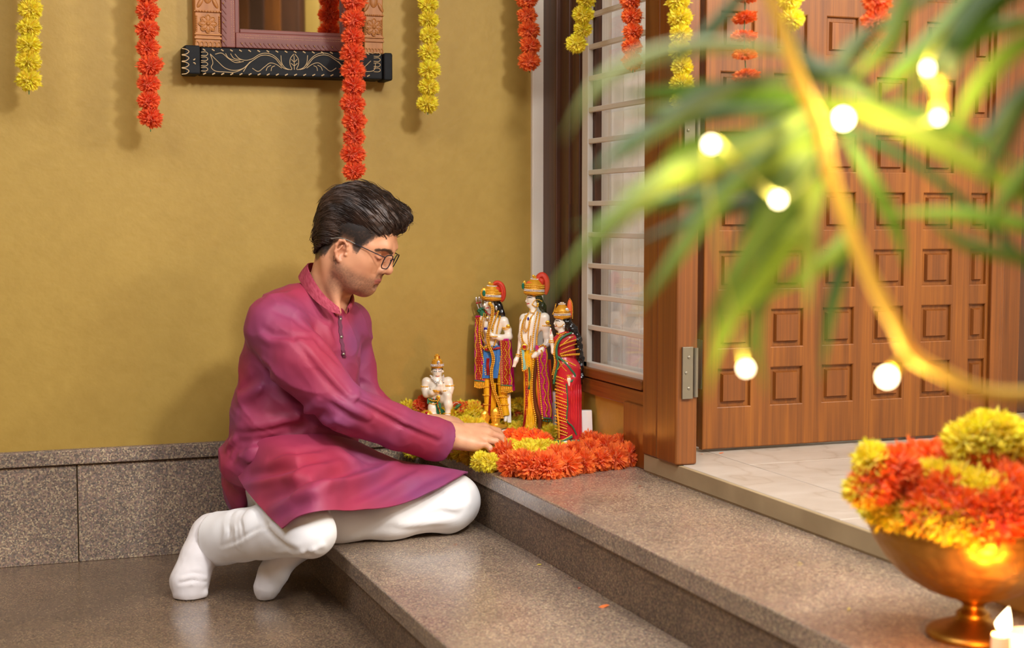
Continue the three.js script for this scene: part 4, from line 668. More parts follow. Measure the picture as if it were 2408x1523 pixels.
  { // left hand
    const w = Q(1004, 1000, 3.69), mcp = [Q(1082, 1020, 3.665), Q(1086, 1010, 3.69), Q(1082, 1004, 3.715), Q(1074, 1001, 3.735)];
    arms.chain([Q(930, 1002, 3.71), Q(970, 1003, 3.7), w], [0.026, 0.028, 0.026], 0.02);
    const carp = [Q(1022, 1004, 3.675), Q(1022, 998, 3.69), Q(1022, 996, 3.705), Q(1020, 998, 3.715)];
    mcp.forEach((m, i) => arms.cap(carp[i], m, 0.0185, 0.0125, 0.018)); arms.ell(Q(1050, 995, 3.705), [0.034, 0.017, 0.03], 0.02);
    [[[1082, 1020, 3.665], [1112, 1028, 3.665], [1128, 1042, 3.66], [1134, 1054, 3.66]], [[1086, 1010, 3.69], [1118, 1022, 3.69], [1132, 1038, 3.685], [1138, 1052, 3.685]], [[1082, 1004, 3.715], [1112, 1016, 3.72], [1126, 1034, 3.715], [1130, 1048, 3.71]], [[1074, 1001, 3.735], [1098, 1012, 3.74], [1110, 1028, 3.735], [1114, 1040, 3.735]]].forEach((f, i) => { const k = [1, 1.04, 0.98, 0.88][i]; f = f.map((q) => Q(...q)); arms.cap(f[0], f[1], 0.0108 * k, 0.0092 * k, 0.008).cap(f[1], f[2], 0.0092 * k, 0.0084 * k, 0.003).cap(f[2], f[3], 0.0084 * k, 0.0074 * k, 0.003); });
    arms.chain([Q(1012, 1012, 3.67), Q(1028, 1036, 3.635), Q(1044, 1050, 3.62), Q(1058, 1064, 3.615)], [0.019, 0.014, 0.0112, 0.0088], 0.012);
  }
  const NAIL = lin(0xe2b49c), nails = [Q(1059, 1061, 3.607), Q(1155, 1055, 3.569), Q(1178, 1056, 3.592)];
  const handSkin = (x, y, z, o) => { const n = noise3(x * 70, y * 70, z * 70, 7), n2 = noise3(x * 300, y * 300, z * 300, 8); for (let i = 0; i < 3; i++) o[i] = lerp(PALE[i], SK2[i], clamp(0.25 + n * 0.22 + n2 * 0.06, 0, 1)); for (const q of nails) { const d = Math.hypot(x - q.x, y - q.y, z - q.z); if (d < 0.0062) mixc(o, NAIL, 0.8); } };
  const ag = arms.mesh(0.0022, { lo: Q(985, 940, 3.9).min(Q(985, 1100, 3.4)), hi: Q(1215, 940, 3.4).max(Q(1215, 1080, 3.9)), color: handSkin });
  // ---- trunk and legs under the clothes
  const core = new Field(); const hipR = Q(655, 1112, 3.54), hipL = Q(690, 1122, 3.6), kneeR = Q(731, 1252, 3.2), kneeL = Q(1064, 1178, 3.55), ankR = Q(520, 1268, 3.46), ankL = Q(690, 1290, 3.42);
  core.chain([Q(762, 722, 3.545), Q(715, 815, 3.55), Q(702, 900, 3.56), Q(690, 1000, 3.56), Q(675, 1090, 3.57)], [0.045, 0.08, 0.085, 0.09, 0.1], 0.03).cap(Q(660, 775, 3.43), Q(806, 776, 3.65), 0.04, 0.04, 0.03);
  core.chain([Q(660, 772, 3.43), Q(708, 848, 3.37), Q(808, 952, 3.39), Q(940, 1006, 3.48)], [0.045, 0.042, 0.03, 0.026], 0.03).chain([Q(822, 760, 3.66), Q(838, 850, 3.72), Q(846, 940, 3.71), Q(930, 1002, 3.71)], [0.035, 0.035, 0.03, 0.026], 0.03);
  core.chain([hipR, kneeR, ankR], [0.075, 0.038, 0.03], 0.03).chain([hipL, kneeL, Q(1055, 1188, 3.52), Q(820, 1232, 3.44), ankL], [0.075, 0.045, 0.04, 0.03, 0.026], 0.03).chain([ankR, Q(462, 1312, 3.44), Q(446, 1380, 3.42)], [0.03, 0.026, 0.024], 0.02).chain([ankL, Q(642, 1350, 3.4), Q(628, 1388, 3.4)], [0.026, 0.022, 0.018], 0.02);
  const cg = core.mesh(0.014, { color: handSkin });
  const bodyMat = phys({ vertexColors: true, roughness: 0.48, sheen: 0.15, sheenColor: new THREE.Color(0xffc8a0), sheenRoughness: 0.5, clearcoat: 0.08, clearcoatRoughness: 0.4 });
  const body = mergeGeometries([hg, ag, cg].map((g) => prep(g))); part('body', back(body), bodyMat, man);
  // ---- kurta
  const K = new Field(), bf = ax(Math.cos(0.61), 0, Math.sin(0.61)), bs = V().crossVectors(UP, bf), bq = new THREE.Quaternion().setFromRotationMatrix(new THREE.Matrix4().makeBasis(bs, UP, bf));
  K.ell(Q(722, 812, 3.55), [0.146, 0.14, 0.1], 0.04, false, bq).ell(Q(704, 895, 3.55), [0.162, 0.17, 0.118], 0.06, false, bq).ell(Q(694, 1000, 3.56), [0.172, 0.13, 0.134], 0.06, false, bq).ell(Q(678, 1075, 3.575), [0.182, 0.085, 0.152], 0.03, false, bq);
  K.cap(Q(745, 718, 3.55), Q(662, 748, 3.45), 0.046, 0.058, 0.03).cap(Q(770, 722, 3.55), Q(822, 752, 3.66), 0.034, 0.046, 0.03).ell(Q(690, 768, 3.56), [0.105, 0.1, 0.095], 0.04, false, bq).ball(Q(818, 766, 3.66), 0.05, 0.04);
  K.chain([Q(818, 772, 3.68), Q(826, 850, 3.71), Q(846, 940, 3.71), Q(930, 1000, 3.71), Q(990, 1006, 3.695)], [0.058, 0.056, 0.05, 0.043, 0.038], 0.02);
  const sl = [Q(644, 770, 3.42), Q(705, 846, 3.365), Q(804, 953, 3.385), Q(930, 1006, 3.475), Q(1046, 1040, 3.575)];
  K.ball(sl[0], 0.066, 0.04).chain(sl, [0.07, 0.0705, 0.0575, 0.0515, 0.0505], 0.014);
  { // cuff: cut square and hollow
    const n = sl[4].clone().sub(sl[3]).normalize().addScaledVector(UP, -0.12).normalize(), c = Q(1036, 1034, 3.57), N = camU; K.ops.push({ k: 0.001, sub: true, cx: sl[4].x, cy: sl[4].y, cz: sl[4].z, R: 0.12, f: (x, y, z) => { const e = -((x - c.x) * n.x + (y - c.y) * n.y + (z - c.z) * n.z); const r = Math.hypot(x - c.x, y - c.y, z - c.z) - 0.1; return Math.max(e, r); } });
    K.cap(sl[3].clone().lerp(sl[4], 0.86), sl[3].clone().lerp(sl[4], 1.4), 0.0435, 0.0435, 0.002, true);
    K.cap(Q(975, 1004, 3.7), Q(1020, 1008, 3.69), 0.034, 0.034, 0.002, true);
  }
  K.chain([Q(546, 1064, 3.5), Q(566, 1044, 3.44), Q(612, 1040, 3.41)], [0.016, 0.014, 0.01], 0.007).chain([Q(545, 1096, 3.52), Q(560, 1074, 3.45), Q(600, 1062, 3.41)], [0.02, 0.016, 0.01], 0.008);
  K.ell(Q(556, 1130, 3.6), [0.03, 0.085, 0.1], 0.02); K.cap(Q(548, 1070, 3.52), Q(600, 1062, 3.42), 0.03, 0.03, 0.02);
  const fold = (pts, w, amp, F = K) => { const q = pts.map(([x, y]) => F.hit(x, y)).filter(Boolean); if (q.length > 1) F.ridge(q, w, amp); };
  const lines = [
    [[[700, 790], [735, 835], [768, 874], [800, 910], [829, 940]], 0.007, 0.004], [[[690, 800], [725, 845], [757, 884], [790, 920], [815, 945]], 0.008, -0.003],
    [[[829, 940], [836, 930], [842, 918]], 0.008, 0.006], [[[842, 945], [884, 968], [927, 992], [980, 1016], [1030, 1038]], 0.006, -0.0065], [[[842, 934], [884, 955], [927, 978], [980, 1002], [1032, 1024]], 0.008, 0.005], [[[790, 938], [830, 962], [870, 985]], 0.008, 0.005], [[[780, 950], [815, 975], [860, 998]], 0.007, -0.004],
    [[[658, 712], [700, 735], [732, 760]], 0.012, 0.004], [[[650, 730], [690, 748], [724, 772]], 0.009, -0.004], [[[618, 772], [640, 788], [690, 792], [735, 788]], 0.01, -0.005], [[[612, 790], [640, 802], [680, 806]], 0.011, 0.004],
    [[[739, 788], [760, 812], [780, 832], [796, 852]], 0.01, -0.006], [[[760, 770], [775, 800], [782, 822]], 0.012, 0.005],
    [[[565, 915], [595, 892], [632, 868]], 0.011, -0.005], [[[563, 936], [600, 920], [640, 888]], 0.011, 0.005], [[[567, 960], [600, 952], [650, 915]], 0.012, -0.004],
    [[[562, 1006], [600, 1000], [650, 992], [700, 978], [745, 955]], 0.012, 0.006], [[[560, 1022], [602, 1018], [660, 1010], [712, 996], [760, 972]], 0.01, -0.006],
    [[[540, 1058], [562, 1038], [590, 1036], [620, 1034], [680, 1020], [740, 990]], 0.01, -0.011], [[[536, 1050], [560, 1028], [600, 1024], [650, 1016]], 0.012, 0.008], [[[545, 1080], [556, 1060], [575, 1050]], 0.01, -0.01],
    [[[700, 985], [725, 965], [748, 940]], 0.008, 0.006], [[[745, 1000], [790, 990], [822, 1005]], 0.01, 0.005], [[[730, 1012], [790, 1006], [830, 1020]], 0.009, -0.006], [[[760, 1030], [800, 1024], [840, 1036]], 0.01, 0.006],
    [[[852, 800], [846, 840], [850, 900]], 0.01, -0.004], [[[780, 745], [770, 770], [772, 800]], 0.012, 0.004], [[[640, 850], [638, 900], [640, 960]], 0.02, -0.003], [[[636, 865], [660, 920], [690, 965]], 0.016, 0.004],
    [[[620, 700], [650, 690], [690, 680]], 0.012, 0.003], [[[880, 975], [870, 1000], [880, 1020]], 0.01, -0.003], [[[950, 985], [945, 1010], [955, 1040]], 0.012, 0.003], [[[590, 1085], [640, 1062], [700, 1050]], 0.012, 0.006], [[[575, 1100], [620, 1080], [680, 1068]], 0.01, -0.006],
  ];
  for (const [pts, w, amp] of lines) fold(pts, w, amp * 1.7);
  K.bump((x, y, z) => { const dx = x - 0.7, dy = y - 0.5, dz = z + 3.35, r = dx * flatR.x + dz * flatR.z, t = dx * flatT.x + dz * flatT.z, s = r * 0.81 - dy * 0.58, q = r * 0.58 + dy * 0.81, n = noise3(s * 7 + 3, q * 22, t * 11, 41), m = noise3(s * 13, q * 34, t * 16, 43); return 0.0075 * (0.4 - Math.pow(Math.abs(n), 0.7)) + 0.003 * (0.4 - Math.pow(Math.abs(m), 0.8)); });
  K.bump((x, y, z) => 0.0012 * noise3(x * 22, y * 18, z * 22, 31) + 0.0007 * noise3(x * 60, y * 50, z * 60, 37));
  K.cut((x, y, z) => 0.0);
  K.ops.pop();
  const C1 = lin(0x96304f), C2 = lin(0x7c3f6e), C3 = lin(0xa0223a);
  const silk = (x, y, z, o, nx, ny, nz) => { const n = noise3(x * 9, y * 12, z * 9, 51), m = noise3(x * 26, y * 30, z * 26, 53); for (let i = 0; i < 3; i++) o[i] = C1[i]; mixc(o, C2, clamp(0.3 + 0.5 * n + 0.2 * m, 0, 0.8)); mixc(o, C3, clamp(0.15 - 0.5 * n + 0.2 * m, 0, 0.7)); };
  const kg = K.mesh(0.0031, { color: silk });
  // skirt over the thighs, a woven sheet
  const net = [
    [[544, 1072, 3.5], [566, 1128, 3.42], [610, 1188, 3.28], [665, 1243, 3.155]], [[592, 1040, 3.43], [640, 1098, 3.32], [680, 1160, 3.2], [703, 1216, 3.125]], [[650, 1028, 3.4], [706, 1088, 3.27], [742, 1146, 3.15], [752, 1202, 3.125]], [[716, 1024, 3.41], [776, 1092, 3.33], [822, 1152, 3.27], [852, 1200, 3.25]],
    [[776, 1024, 3.45], [846, 1086, 3.42], [905, 1142, 3.39], [948, 1184, 3.365]], [[828, 1036, 3.5], [900, 1080, 3.5], [968, 1118, 3.465], [1030, 1149, 3.435]], [[858, 1050, 3.58], [930, 1082, 3.58], [1010, 1097, 3.54], [1094, 1113, 3.5]], [[866, 1062, 3.66], [930, 1100, 3.68], [1010, 1112, 3.66], [1096, 1122, 3.6]], [[872, 1090, 3.72], [930, 1140, 3.74], [1010, 1160, 3.74], [1085, 1168, 3.7]],
  ].map((c) => c.map((q) => Q(...q)));
  const cols = net.map((c) => curve(c)), NU = 150, NV = 74, grid = [];
  for (let j = 0; j <= NV; j++) { const row = curve(cols.map((c) => c.getPoint(j / NV))); grid.push(row.getPoints(NU)); }
  const near = (x, y) => { let b = 1e9, r = null; for (const row of grid) for (const q of row) { const [u, v, w] = proj(q); const e = (u - x) ** 2 + (v - y) ** 2 + (w > 3.62 ? 400 : 0); if (e < b) { b = e; r = q; } } return r; };
  const SF = new Field();
  for (const [pts, w, amp] of [
    [[[590, 1120], [640, 1112], [700, 1098], [760, 1080]], 0.016, 0.01], [[[585, 1140], [640, 1134], [700, 1122], [760, 1102], [800, 1088]], 0.014, -0.009], [[[620, 1180], [680, 1158], [740, 1128], [800, 1106]], 0.016, 0.008], [[[640, 1205], [690, 1180], [740, 1156], [800, 1130], [860, 1108]], 0.015, -0.008],
    [[[710, 1142], [760, 1126], [820, 1112], [880, 1088]], 0.014, 0.011], [[[700, 1160], [760, 1146], [830, 1136], [890, 1112], [930, 1092]], 0.013, -0.013], [[[800, 1185], [850, 1160], [910, 1128], [960, 1108]], 0.017, 0.008], [[[840, 1190], [890, 1170], [940, 1140], [990, 1112]], 0.014, -0.006], [[[900, 1182], [950, 1160], [1000, 1132], [1050, 1114]], 0.016, 0.006],
    [[[820, 1060], [850, 1078], [880, 1086]], 0.012, 0.008], [[[780, 1050], [810, 1072], [840, 1092]], 0.014, -0.006], [[[640, 1075], [700, 1064], [760, 1052]], 0.013, 0.008], [[[640, 1090], [700, 1080], [750, 1070]], 0.012, -0.006], [[[660, 1225], [700, 1196], [735, 1180]], 0.014, 0.005],
  ]) SF.ridge(pts.map(([x, y]) => near(x, y)), w, amp * 1.15);
  const sheet = (off) => { const g = new THREE.PlaneGeometry(1, 1, NU, NV), P = g.attributes.position; for (let j = 0; j <= NV; j++) for (let i = 0; i <= NU; i++) { const q = grid[j][i]; P.setXYZ(j * (NU + 1) + i, q.x, q.y, q.z); } g.computeVertexNormals(); const N = g.attributes.normal; if (N.getZ(40 * NU) < 0) for (let i = 0; i < N.count; i++) N.setXYZ(i, -N.getX(i), -N.getY(i), -N.getZ(i)); for (let i = 0; i < P.count; i++) { let e = off + 0.0012 * noise3(P.getX(i) * 26, P.getY(i) * 26, P.getZ(i) * 26, 61); for (const o of SF.ops) e += o.ridge(P.getX(i), P.getY(i), P.getZ(i)); P.setXYZ(i, P.getX(i) + N.getX(i) * e, P.getY(i) + N.getY(i) * e, P.getZ(i) + N.getZ(i) * e); } return g; };
  const top = sheet(0), und = sheet(-0.0035), rim = [];
  { const A = top.attributes.position, B = und.attributes.position, W = NU + 1, path = []; for (let i = 0; i <= NU; i++) path.push(i); for (let j = 1; j <= NV; j++) path.push(j * W + NU); for (let i = NU - 1; i >= 0; i--) path.push(NV * W + i); for (let j = NV - 1; j >= 0; j--) path.push(j * W); const v = (P, i) => [P.getX(i), P.getY(i), P.getZ(i)]; for (let i = 0; i + 1 < path.length; i++) rim.push(...v(A, path[i]), ...v(B, path[i]), ...v(B, path[i + 1]), ...v(A, path[i]), ...v(B, path[i + 1]), ...v(A, path[i + 1])); }
  const rg = new THREE.BufferGeometry(); rg.setAttribute('position', new THREE.BufferAttribute(new Float32Array(rim), 3));
  for (const g of [top, und, rg]) { g.computeVertexNormals(); paint(g, silk); }
  const cloth = phys({ vertexColors: true, roughness: 0.62, sheen: 0.35, sheenColor: new THREE.Color(0xa080d0), sheenRoughness: 0.4, side: THREE.DoubleSide });
  const kurta = part('kurta', back(mergeGeometries([kg, top, und, rg].map((g) => prep(g)))), cloth, man, 'maroon pink kurta with a stand collar');
  { // stand collar
    const lo = [[800, 740, 3.452], [776, 731, 3.445], [744, 708, 3.455], [717, 674, 3.495], [705, 648, 3.55], [730, 640, 3.61], [785, 668, 3.635], [824, 708, 3.595], [815, 738, 3.505]].map((q) => Q(...q)), up = [[796, 722, 3.457], [764, 694, 3.46], [737, 656, 3.49], [725, 628, 3.535], [730, 618, 3.575], [760, 622, 3.615], [806, 655, 3.62], [828, 692, 3.58], [817, 722, 3.5]].map((q) => Q(...q));
    const cl = curve(lo), cu = curve(up), n = 150, P = [], c = Q(768, 680, 3.545); const row = (t) => { const A = cl.getPoint(t), B = cu.getPoint(t), o = A.clone().add(B).multiplyScalar(0.5).sub(c).setY(0).normalize().multiplyScalar(0.0035), m = A.clone().lerp(B, 0.5).addScaledVector(o, 0.9); const out = []; for (let k = 0; k <= 12; k++) { const q = A.clone().lerp(B, k / 12).addScaledVector(o, 1 + 0.9 * Math.sin(Math.PI * k / 12)); out.push(q); } out.push(B.clone(), A.clone()); return out; };
    const quad = (a, b, e, f) => P.push(a.x, a.y, a.z, b.x, b.y, b.z, e.x, e.y, e.z, a.x, a.y, a.z, e.x, e.y, e.z, f.x, f.y, f.z);
    for (let i = 0; i < n; i++) { const A = row(i / n), B = row((i + 1) / n); const m = A.length; for (let k = 0; k < m; k++) quad(A[k], A[(k + 1) % m], B[(k + 1) % m], B[k]); if (i === 0) quad(A[0], A[12], A[13], A[14]); if (i === n - 1) quad(B[0], B[12], B[13], B[14]); }
    const g = new THREE.BufferGeometry(); g.setAttribute('position', new THREE.BufferAttribute(new Float32Array(P), 3)); g.computeVertexNormals(); const CC = lin(0x8a2038), CD = lin(0xb0485c);
    paint(g, (x, y, z, o) => { const m = noise3(x * 420, y * 420, z * 420, 71); for (let i = 0; i < 3; i++) o[i] = lerp(CC[i], CD[i], clamp(0.5 + m * 0.9, 0, 1)); });
    part('collar', back(prep(g)), std({ vertexColors: true, roughness: 0.8, side: THREE.DoubleSide }), kurta, 'textured darker collar band');
  }
  { // button placket with three studs
    const pts = [[799, 742], [800, 770], [803, 800], [807, 825], [809, 840]].map(([x, y]) => K.hit(x, y)).filter(Boolean).map((q) => q.addScaledVector(flatT, 0.001)); const cv = curve(pts), P = [], n = 40, side = ax(0.8, 0, -0.6);
    for (let i = 0; i < n; i++) { const w = 0.0065, r = (t, s, h) => cv.getPoint(t).addScaledVector(side, s * w + 0.0012 * Math.sin(t * 34)).addScaledVector(flatT, h).addScaledVector(flatR, h * 0.6); const a0 = i / n, a1 = (i + 1) / n; for (const [s0, h0, s1, h1] of [[-1, -0.003, -0.7, 0.0022], [-0.7, 0.0022, 0.7, 0.0022], [0.7, 0.0022, 1, -0.003]]) { const a = r(a0, s0, h0), b = r(a0, s1, h1), e = r(a1, s1, h1), f = r(a1, s0, h0); P.push(...a.toArray(), ...b.toArray(), ...e.toArray(), ...a.toArray(), ...e.toArray(), ...f.toArray()); } }
    const g = new THREE.BufferGeometry(); g.setAttribute('position', new THREE.BufferAttribute(new Float32Array(P), 3)); g.computeVertexNormals();
    const pl = part('placket', back(prep(g)), std({ color: 0x5c1c38, roughness: 0.7, side: THREE.DoubleSide }), kurta, 'dark button placket');
    for (const [x, y] of [[801, 750], [803, 792], [808, 832]]) { const q = K.hit(x, y); if (!q) continue; const e = new THREE.SphereGeometry(0.0036, 12, 8); e.scale(1, 1, 0.6); e.translate(q.x, q.y, q.z); e.translate(flatT.x * 0.0045, 0, flatT.z * 0.0045); part('button', back(prep(e)), M.steel, pl); }
  }
  // ---- trousers
  const T = new Field();
  T.chain([hipR, Q(690, 1180, 3.4), kneeR], [0.088, 0.072, 0.0515], 0.03).chain([kneeR, Q(625, 1250, 3.33), Q(500, 1268, 3.48)], [0.0505, 0.058, 0.064], 0.02);
  T.chain([hipL, Q(880, 1150, 3.58), kneeL], [0.09, 0.078, 0.0605], 0.03).chain([kneeL, Q(1050, 1194, 3.51)], [0.0605, 0.052], 0.03).chain([Q(1050, 1194, 3.51), Q(920, 1218, 3.45), Q(806, 1232, 3.43), Q(715, 1268, 3.43)], [0.052, 0.046, 0.04, 0.038], 0.03);
  T.ell(Q(640, 1150, 3.6), [0.085, 0.07, 0.1], 0.03);
  T.cut((x, y, z) => x > X1 - 0.0 ? H1 + 0.001 - y : -1);
  { const c = Q(512, 1268, 3.47), n = Q(500, 1268, 3.48).sub(Q(625, 1250, 3.33)).normalize().addScaledVector(camU, 0.12).addScaledVector(camT, 0.25).normalize(); T.cut((x, y, z) => Math.hypot(x - c.x, y - c.y, z - c.z) < 0.2 ? (x - c.x) * n.x + (y - c.y) * n.y + (z - c.z) * n.z : -1); T.cap(Q(548, 1263, 3.43), Q(480, 1270, 3.5), 0.05, 0.058, 0.003, true); }
  for (const [pts, w, amp] of [[[[535, 1206], [528, 1250], [535, 1310]], 0.006, 0.002], [[[548, 1204], [541, 1250], [550, 1320]], 0.005, -0.003], [[[560, 1202], [554, 1245], [560, 1290]], 0.006, 0.003], [[[575, 1200], [568, 1240], [572, 1270]], 0.006, -0.0025], [[[520, 1285], [560, 1270], [610, 1240], [650, 1222]], 0.005, -0.003], [[[520, 1292], [560, 1278], [610, 1250], [650, 1232]], 0.006, 0.002],
    [[[615, 1200], [625, 1240], [650, 1270], [690, 1290]], 0.009, -0.004], [[[630, 1200], [640, 1235], [664, 1262], [700, 1282]], 0.009, 0.004], [[[700, 1302], [712, 1296], [720, 1306]], 0.006, 0.006], [[[728, 1296], [738, 1290], [742, 1300]], 0.005, 0.006], [[[748, 1288], [756, 1280], [764, 1286]], 0.005, 0.005], [[[712, 1306], [724, 1300], [730, 1306]], 0.004, -0.006], [[[650, 1300], [680, 1296], [705, 1308]], 0.007, 0.004], [[[690, 1220], [712, 1216], [730, 1222]], 0.008, 0.003],
    [[[1010, 1150], [1040, 1160], [1060, 1176]], 0.008, -0.003], [[[1060, 1150], [1085, 1150], [1105, 1144]], 0.006, -0.002], [[[1040, 1190], [1070, 1194], [1100, 1186]], 0.008, 0.003], [[[1000, 1210], [1040, 1204], [1080, 1210]], 0.008, -0.003], [[[900, 1215], [960, 1200], [1020, 1180]], 0.012, -0.003], [[[940, 1235], [1000, 1230], [1060, 1225]], 0.01, 0.003], [[[860, 1240], [920, 1240], [980, 1244]], 0.01, -0.002]]) fold(pts, w, amp * 1.3, T);
  T.bump((x, y, z) => 0.0018 * noise3(x * 30, y * 24, z * 30, 81));
  const WH = std({ color: 0xf0f0f1, roughness: 0.8 });
  part('trousers', back(prep(T.mesh(0.004))), WH, man, 'white cotton trousers');
  // ---- socks
  const sock = (f, name) => { f.cut((x, y, z) => 0.0015 - y); f.bump((x, y, z) => 0.0006 * noise3(x * 120, y * 70, z * 120, 91)); return part(name, back(prep(f.mesh(0.0028))), std({ color: 0xe4dfdf, roughness: 0.95 }), man); };
  const S1 = new Field(); S1.chain([Q(560, 1262, 3.41), Q(512, 1256, 3.47), Q(490, 1262, 3.475), Q(466, 1310, 3.445), Q(446, 1366, 3.425), Q(447, 1392, 3.42)], [0.03, 0.036, 0.038, 0.0355, 0.0385, 0.034], 0.03).ball(Q(498, 1240, 3.485), 0.031, 0.02);
  for (let i = 0; i < 5; i++) S1.ball(Q(418 + i * 15, 1398 + (i % 2) * 1.5 - (i === 4 ? 4 : 0), 3.405 + i * 0.002), i === 4 ? 0.0105 : 0.0085, 0.008);
  for (const [pts, w, amp] of [[[[425, 1362], [450, 1355], [486, 1360]], 0.004, 0.003], [[[422, 1370], [450, 1364], [486, 1367]], 0.0035, -0.003], [[[420, 1378], [450, 1374], [484, 1375]], 0.004, 0.0025], [[[425, 1352], [455, 1346], [484, 1350]], 0.004, -0.002]]) fold(pts, w, amp, S1);
  sock(S1, 'sock');
  const S2 = new Field(); S2.chain([Q(730, 1270, 3.43), Q(672, 1300, 3.42), Q(642, 1348, 3.405), Q(626, 1384, 3.4), Q(621, 1408, 3.4)], [0.036, 0.034, 0.031, 0.025, 0.012], 0.02); sock(S2, 'sock');
  // ---- hair: volume with combed grooves, then loose strands
  const H = new Field(), h = (x, y, r, t = 0) => ho.clone().addScaledVector(flatR, (x - 826) / 990).addScaledVector(UP, (562 - y) / 990).addScaledVector(flatT, t);
  const hq = new THREE.Quaternion().setFromRotationMatrix(new THREE.Matrix4().makeBasis(hx, hy, hz));
  H.ell(h(784, 556), [0.058, 0.056, 0.034], 0.03, false, hq).ell(h(802, 524), [0.07, 0.07, 0.05], 0.03, false, hq).ell(h(826, 494), [0.071, 0.06, 0.066], 0.03, false, hq).ell(h(862, 488), [0.066, 0.056, 0.062], 0.03, false, hq).ell(h(902, 506), [0.058, 0.042, 0.048], 0.03, false, hq).ell(h(928, 524), [0.05, 0.026, 0.028], 0.025, false, hq);
  H.ell(h(862, 519, 0, 0.037), [0.043, 0.048, 0.07], 0.02, false, hq).ell(h(890, 528, 0, 0.026), [0.042, 0.022, 0.034], 0.02, false, hq);
  H.chain([h(935, 520, 0, 0.02), h(955, 512, 0, 0.01), h(968, 516, 0, 0.005)], [0.018, 0.012, 0.004], 0.02).chain([h(930, 505, 0, -0.02), h(948, 496, 0, -0.025), h(958, 500, 0, -0.03)], [0.018, 0.01, 0.004], 0.02);
  H.bump((x, y, z) => { const dx = x - ho.x, dy = y - ho.y, dz = z - ho.z, r = dx * flatR.x + dz * flatR.z, t = dx * flatT.x + dz * flatT.z, s = (dy - r * 0.25) * 46 + Math.sin(r * 26) * 1.6, q = t * 60 + Math.sin(r * 30 + dy * 16); return 0.0038 * noise3(s, q, r * 9, 101) + 0.0014 * noise3(s * 2.6, q * 2.4, r * 14, 103); });
  H.cut((x, y, z) => { const q = toH(V(x, y, z)); const lim = q.z > 0.03 ? lerp(0.014, 0.034, sstep(0.03, 0.09, q.z)) : (q.z < -0.03 ? lerp(-0.062, -0.02, sstep(-0.07, -0.03, q.z)) : lerp(-0.02, 0.014, sstep(-0.03, 0.03, q.z))); return lim - q.y; });
  const HC = lin(0x241913), HC2 = lin(0x4c3629), hairCol = (x, y, z, o) => { const n = noise3(x * 60, y * 60, z * 60, 111); for (let i = 0; i < 3; i++) o[i] = lerp(HC[i], HC2[i], clamp(0.4 + n * 0.6, 0, 1)); };
  const hairG = H.mesh(0.0024, { color: hairCol }), strands = []; { const r = rng(12), P = hairG.attributes.position, N = hairG.attributes.normal; const eps = 0.002, grad = (q) => V(H.at(q.x + eps, q.y, q.z) - H.at(q.x - eps, q.y, q.z), H.at(q.x, q.y + eps, q.z) - H.at(q.x, q.y - eps, q.z), H.at(q.x, q.y, q.z + eps) - H.at(q.x, q.y, q.z - eps)).normalize();
    for (let i = 0; i < 3400; i++) { const k = Math.floor(r() * P.count), q = V(P.getX(k), P.getY(k), P.getZ(k)), pts = [], l = toH(q); if (l.y < -0.035) continue; const wild = r() < 0.08 ? 0.004 : 0; const dir = ax(-0.8, lerp(-0.25, 0.85, sstep(-0.06, 0.08, l.z)) + (r() - 0.5) * 0.35, (r() - 0.5) * 0.35).normalize(), sgn = l.z > 0.07 && r() < 0.6 ? -1 : 1;
      for (let s = 0; s < 6; s++) { const g = grad(q), d = dir.clone().multiplyScalar(sgn); d.addScaledVector(g, -d.dot(g)).normalize(); q.addScaledVector(d, 0.0075); const e = H.at(q.x, q.y, q.z); if (e < 0.01) q.addScaledVector(g, -e + 0.0006 + wild * s * 0.3 + r() * 0.0008); pts.push(q.clone()); }
      strands.push(taperTube(pts, (t) => 0.00052 * (0.3 + Math.sin(Math.PI * clamp(t, 0.02, 0.98))), 7, 3)); } 
    for (let i = 0; i < 90; i++) { const t = r(), s = h(880 + t * 70, 478 + t * 36 + (r() - 0.5) * 20, 0, (r() - 0.5) * 0.06), L = 0.022 + r() * 0.022; const d = ax(0.7 + r() * 0.4, 0.25 - t * 0.25 + (r() - 0.5) * 0.5, (r() - 0.5) * 0.4).normalize(); strands.push(taperTube([s, s.clone().addScaledVector(d, L * 0.5).addScaledVector(UP, 0.003), s.clone().addScaledVector(d, L).addScaledVector(UP, -0.003 + (r() - 0.5) * 0.008)], (t) => 0.0006 * (1.05 - t), 7, 3)); }
  }
  const sg = mergeGeometries(strands); paint(sg, hairCol);
  part('hair', back(mergeGeometries([prep(hairG), sg])), phys({ vertexColors: true, roughness: 0.5, sheen: 0.2, sheenColor: new THREE.Color(0x8a6a58), sheenRoughness: 0.4 }), man, 'dark brown hair swept up in front');
  { // small tattoo on the neck
    const mark = [[784, 601], [783.5, 614], [788, 609.5], [787.5, 616], [790.5, 622.5], [790, 611.5], [786.5, 613]].map(([x, y]) => { const o = V(0, EYE, 0), r = D(x, y, 1).sub(o), q = V(); for (let t = 3.2; t < 3.8; t += 0.0008) { q.copy(o).addScaledVector(r, t); const l = toH(q); if (head.at(l.x, l.y, l.z) < 0.0005) return q.clone(); } return null; }).filter(Boolean);
    if (mark.length > 3) { const g = []; for (let i = 0; i + 1 < mark.length; i++) g.push(taperTube([mark[i], mark[i].clone().lerp(mark[i + 1], 0.5), mark[i + 1]], () => 0.00042, 4, 5)); part('tattoo', back(mergeGeometries(g)), std({ color: 0x6a4c40, roughness: 0.8 }), man, 'small lightning bolt tattoo'); }
  }
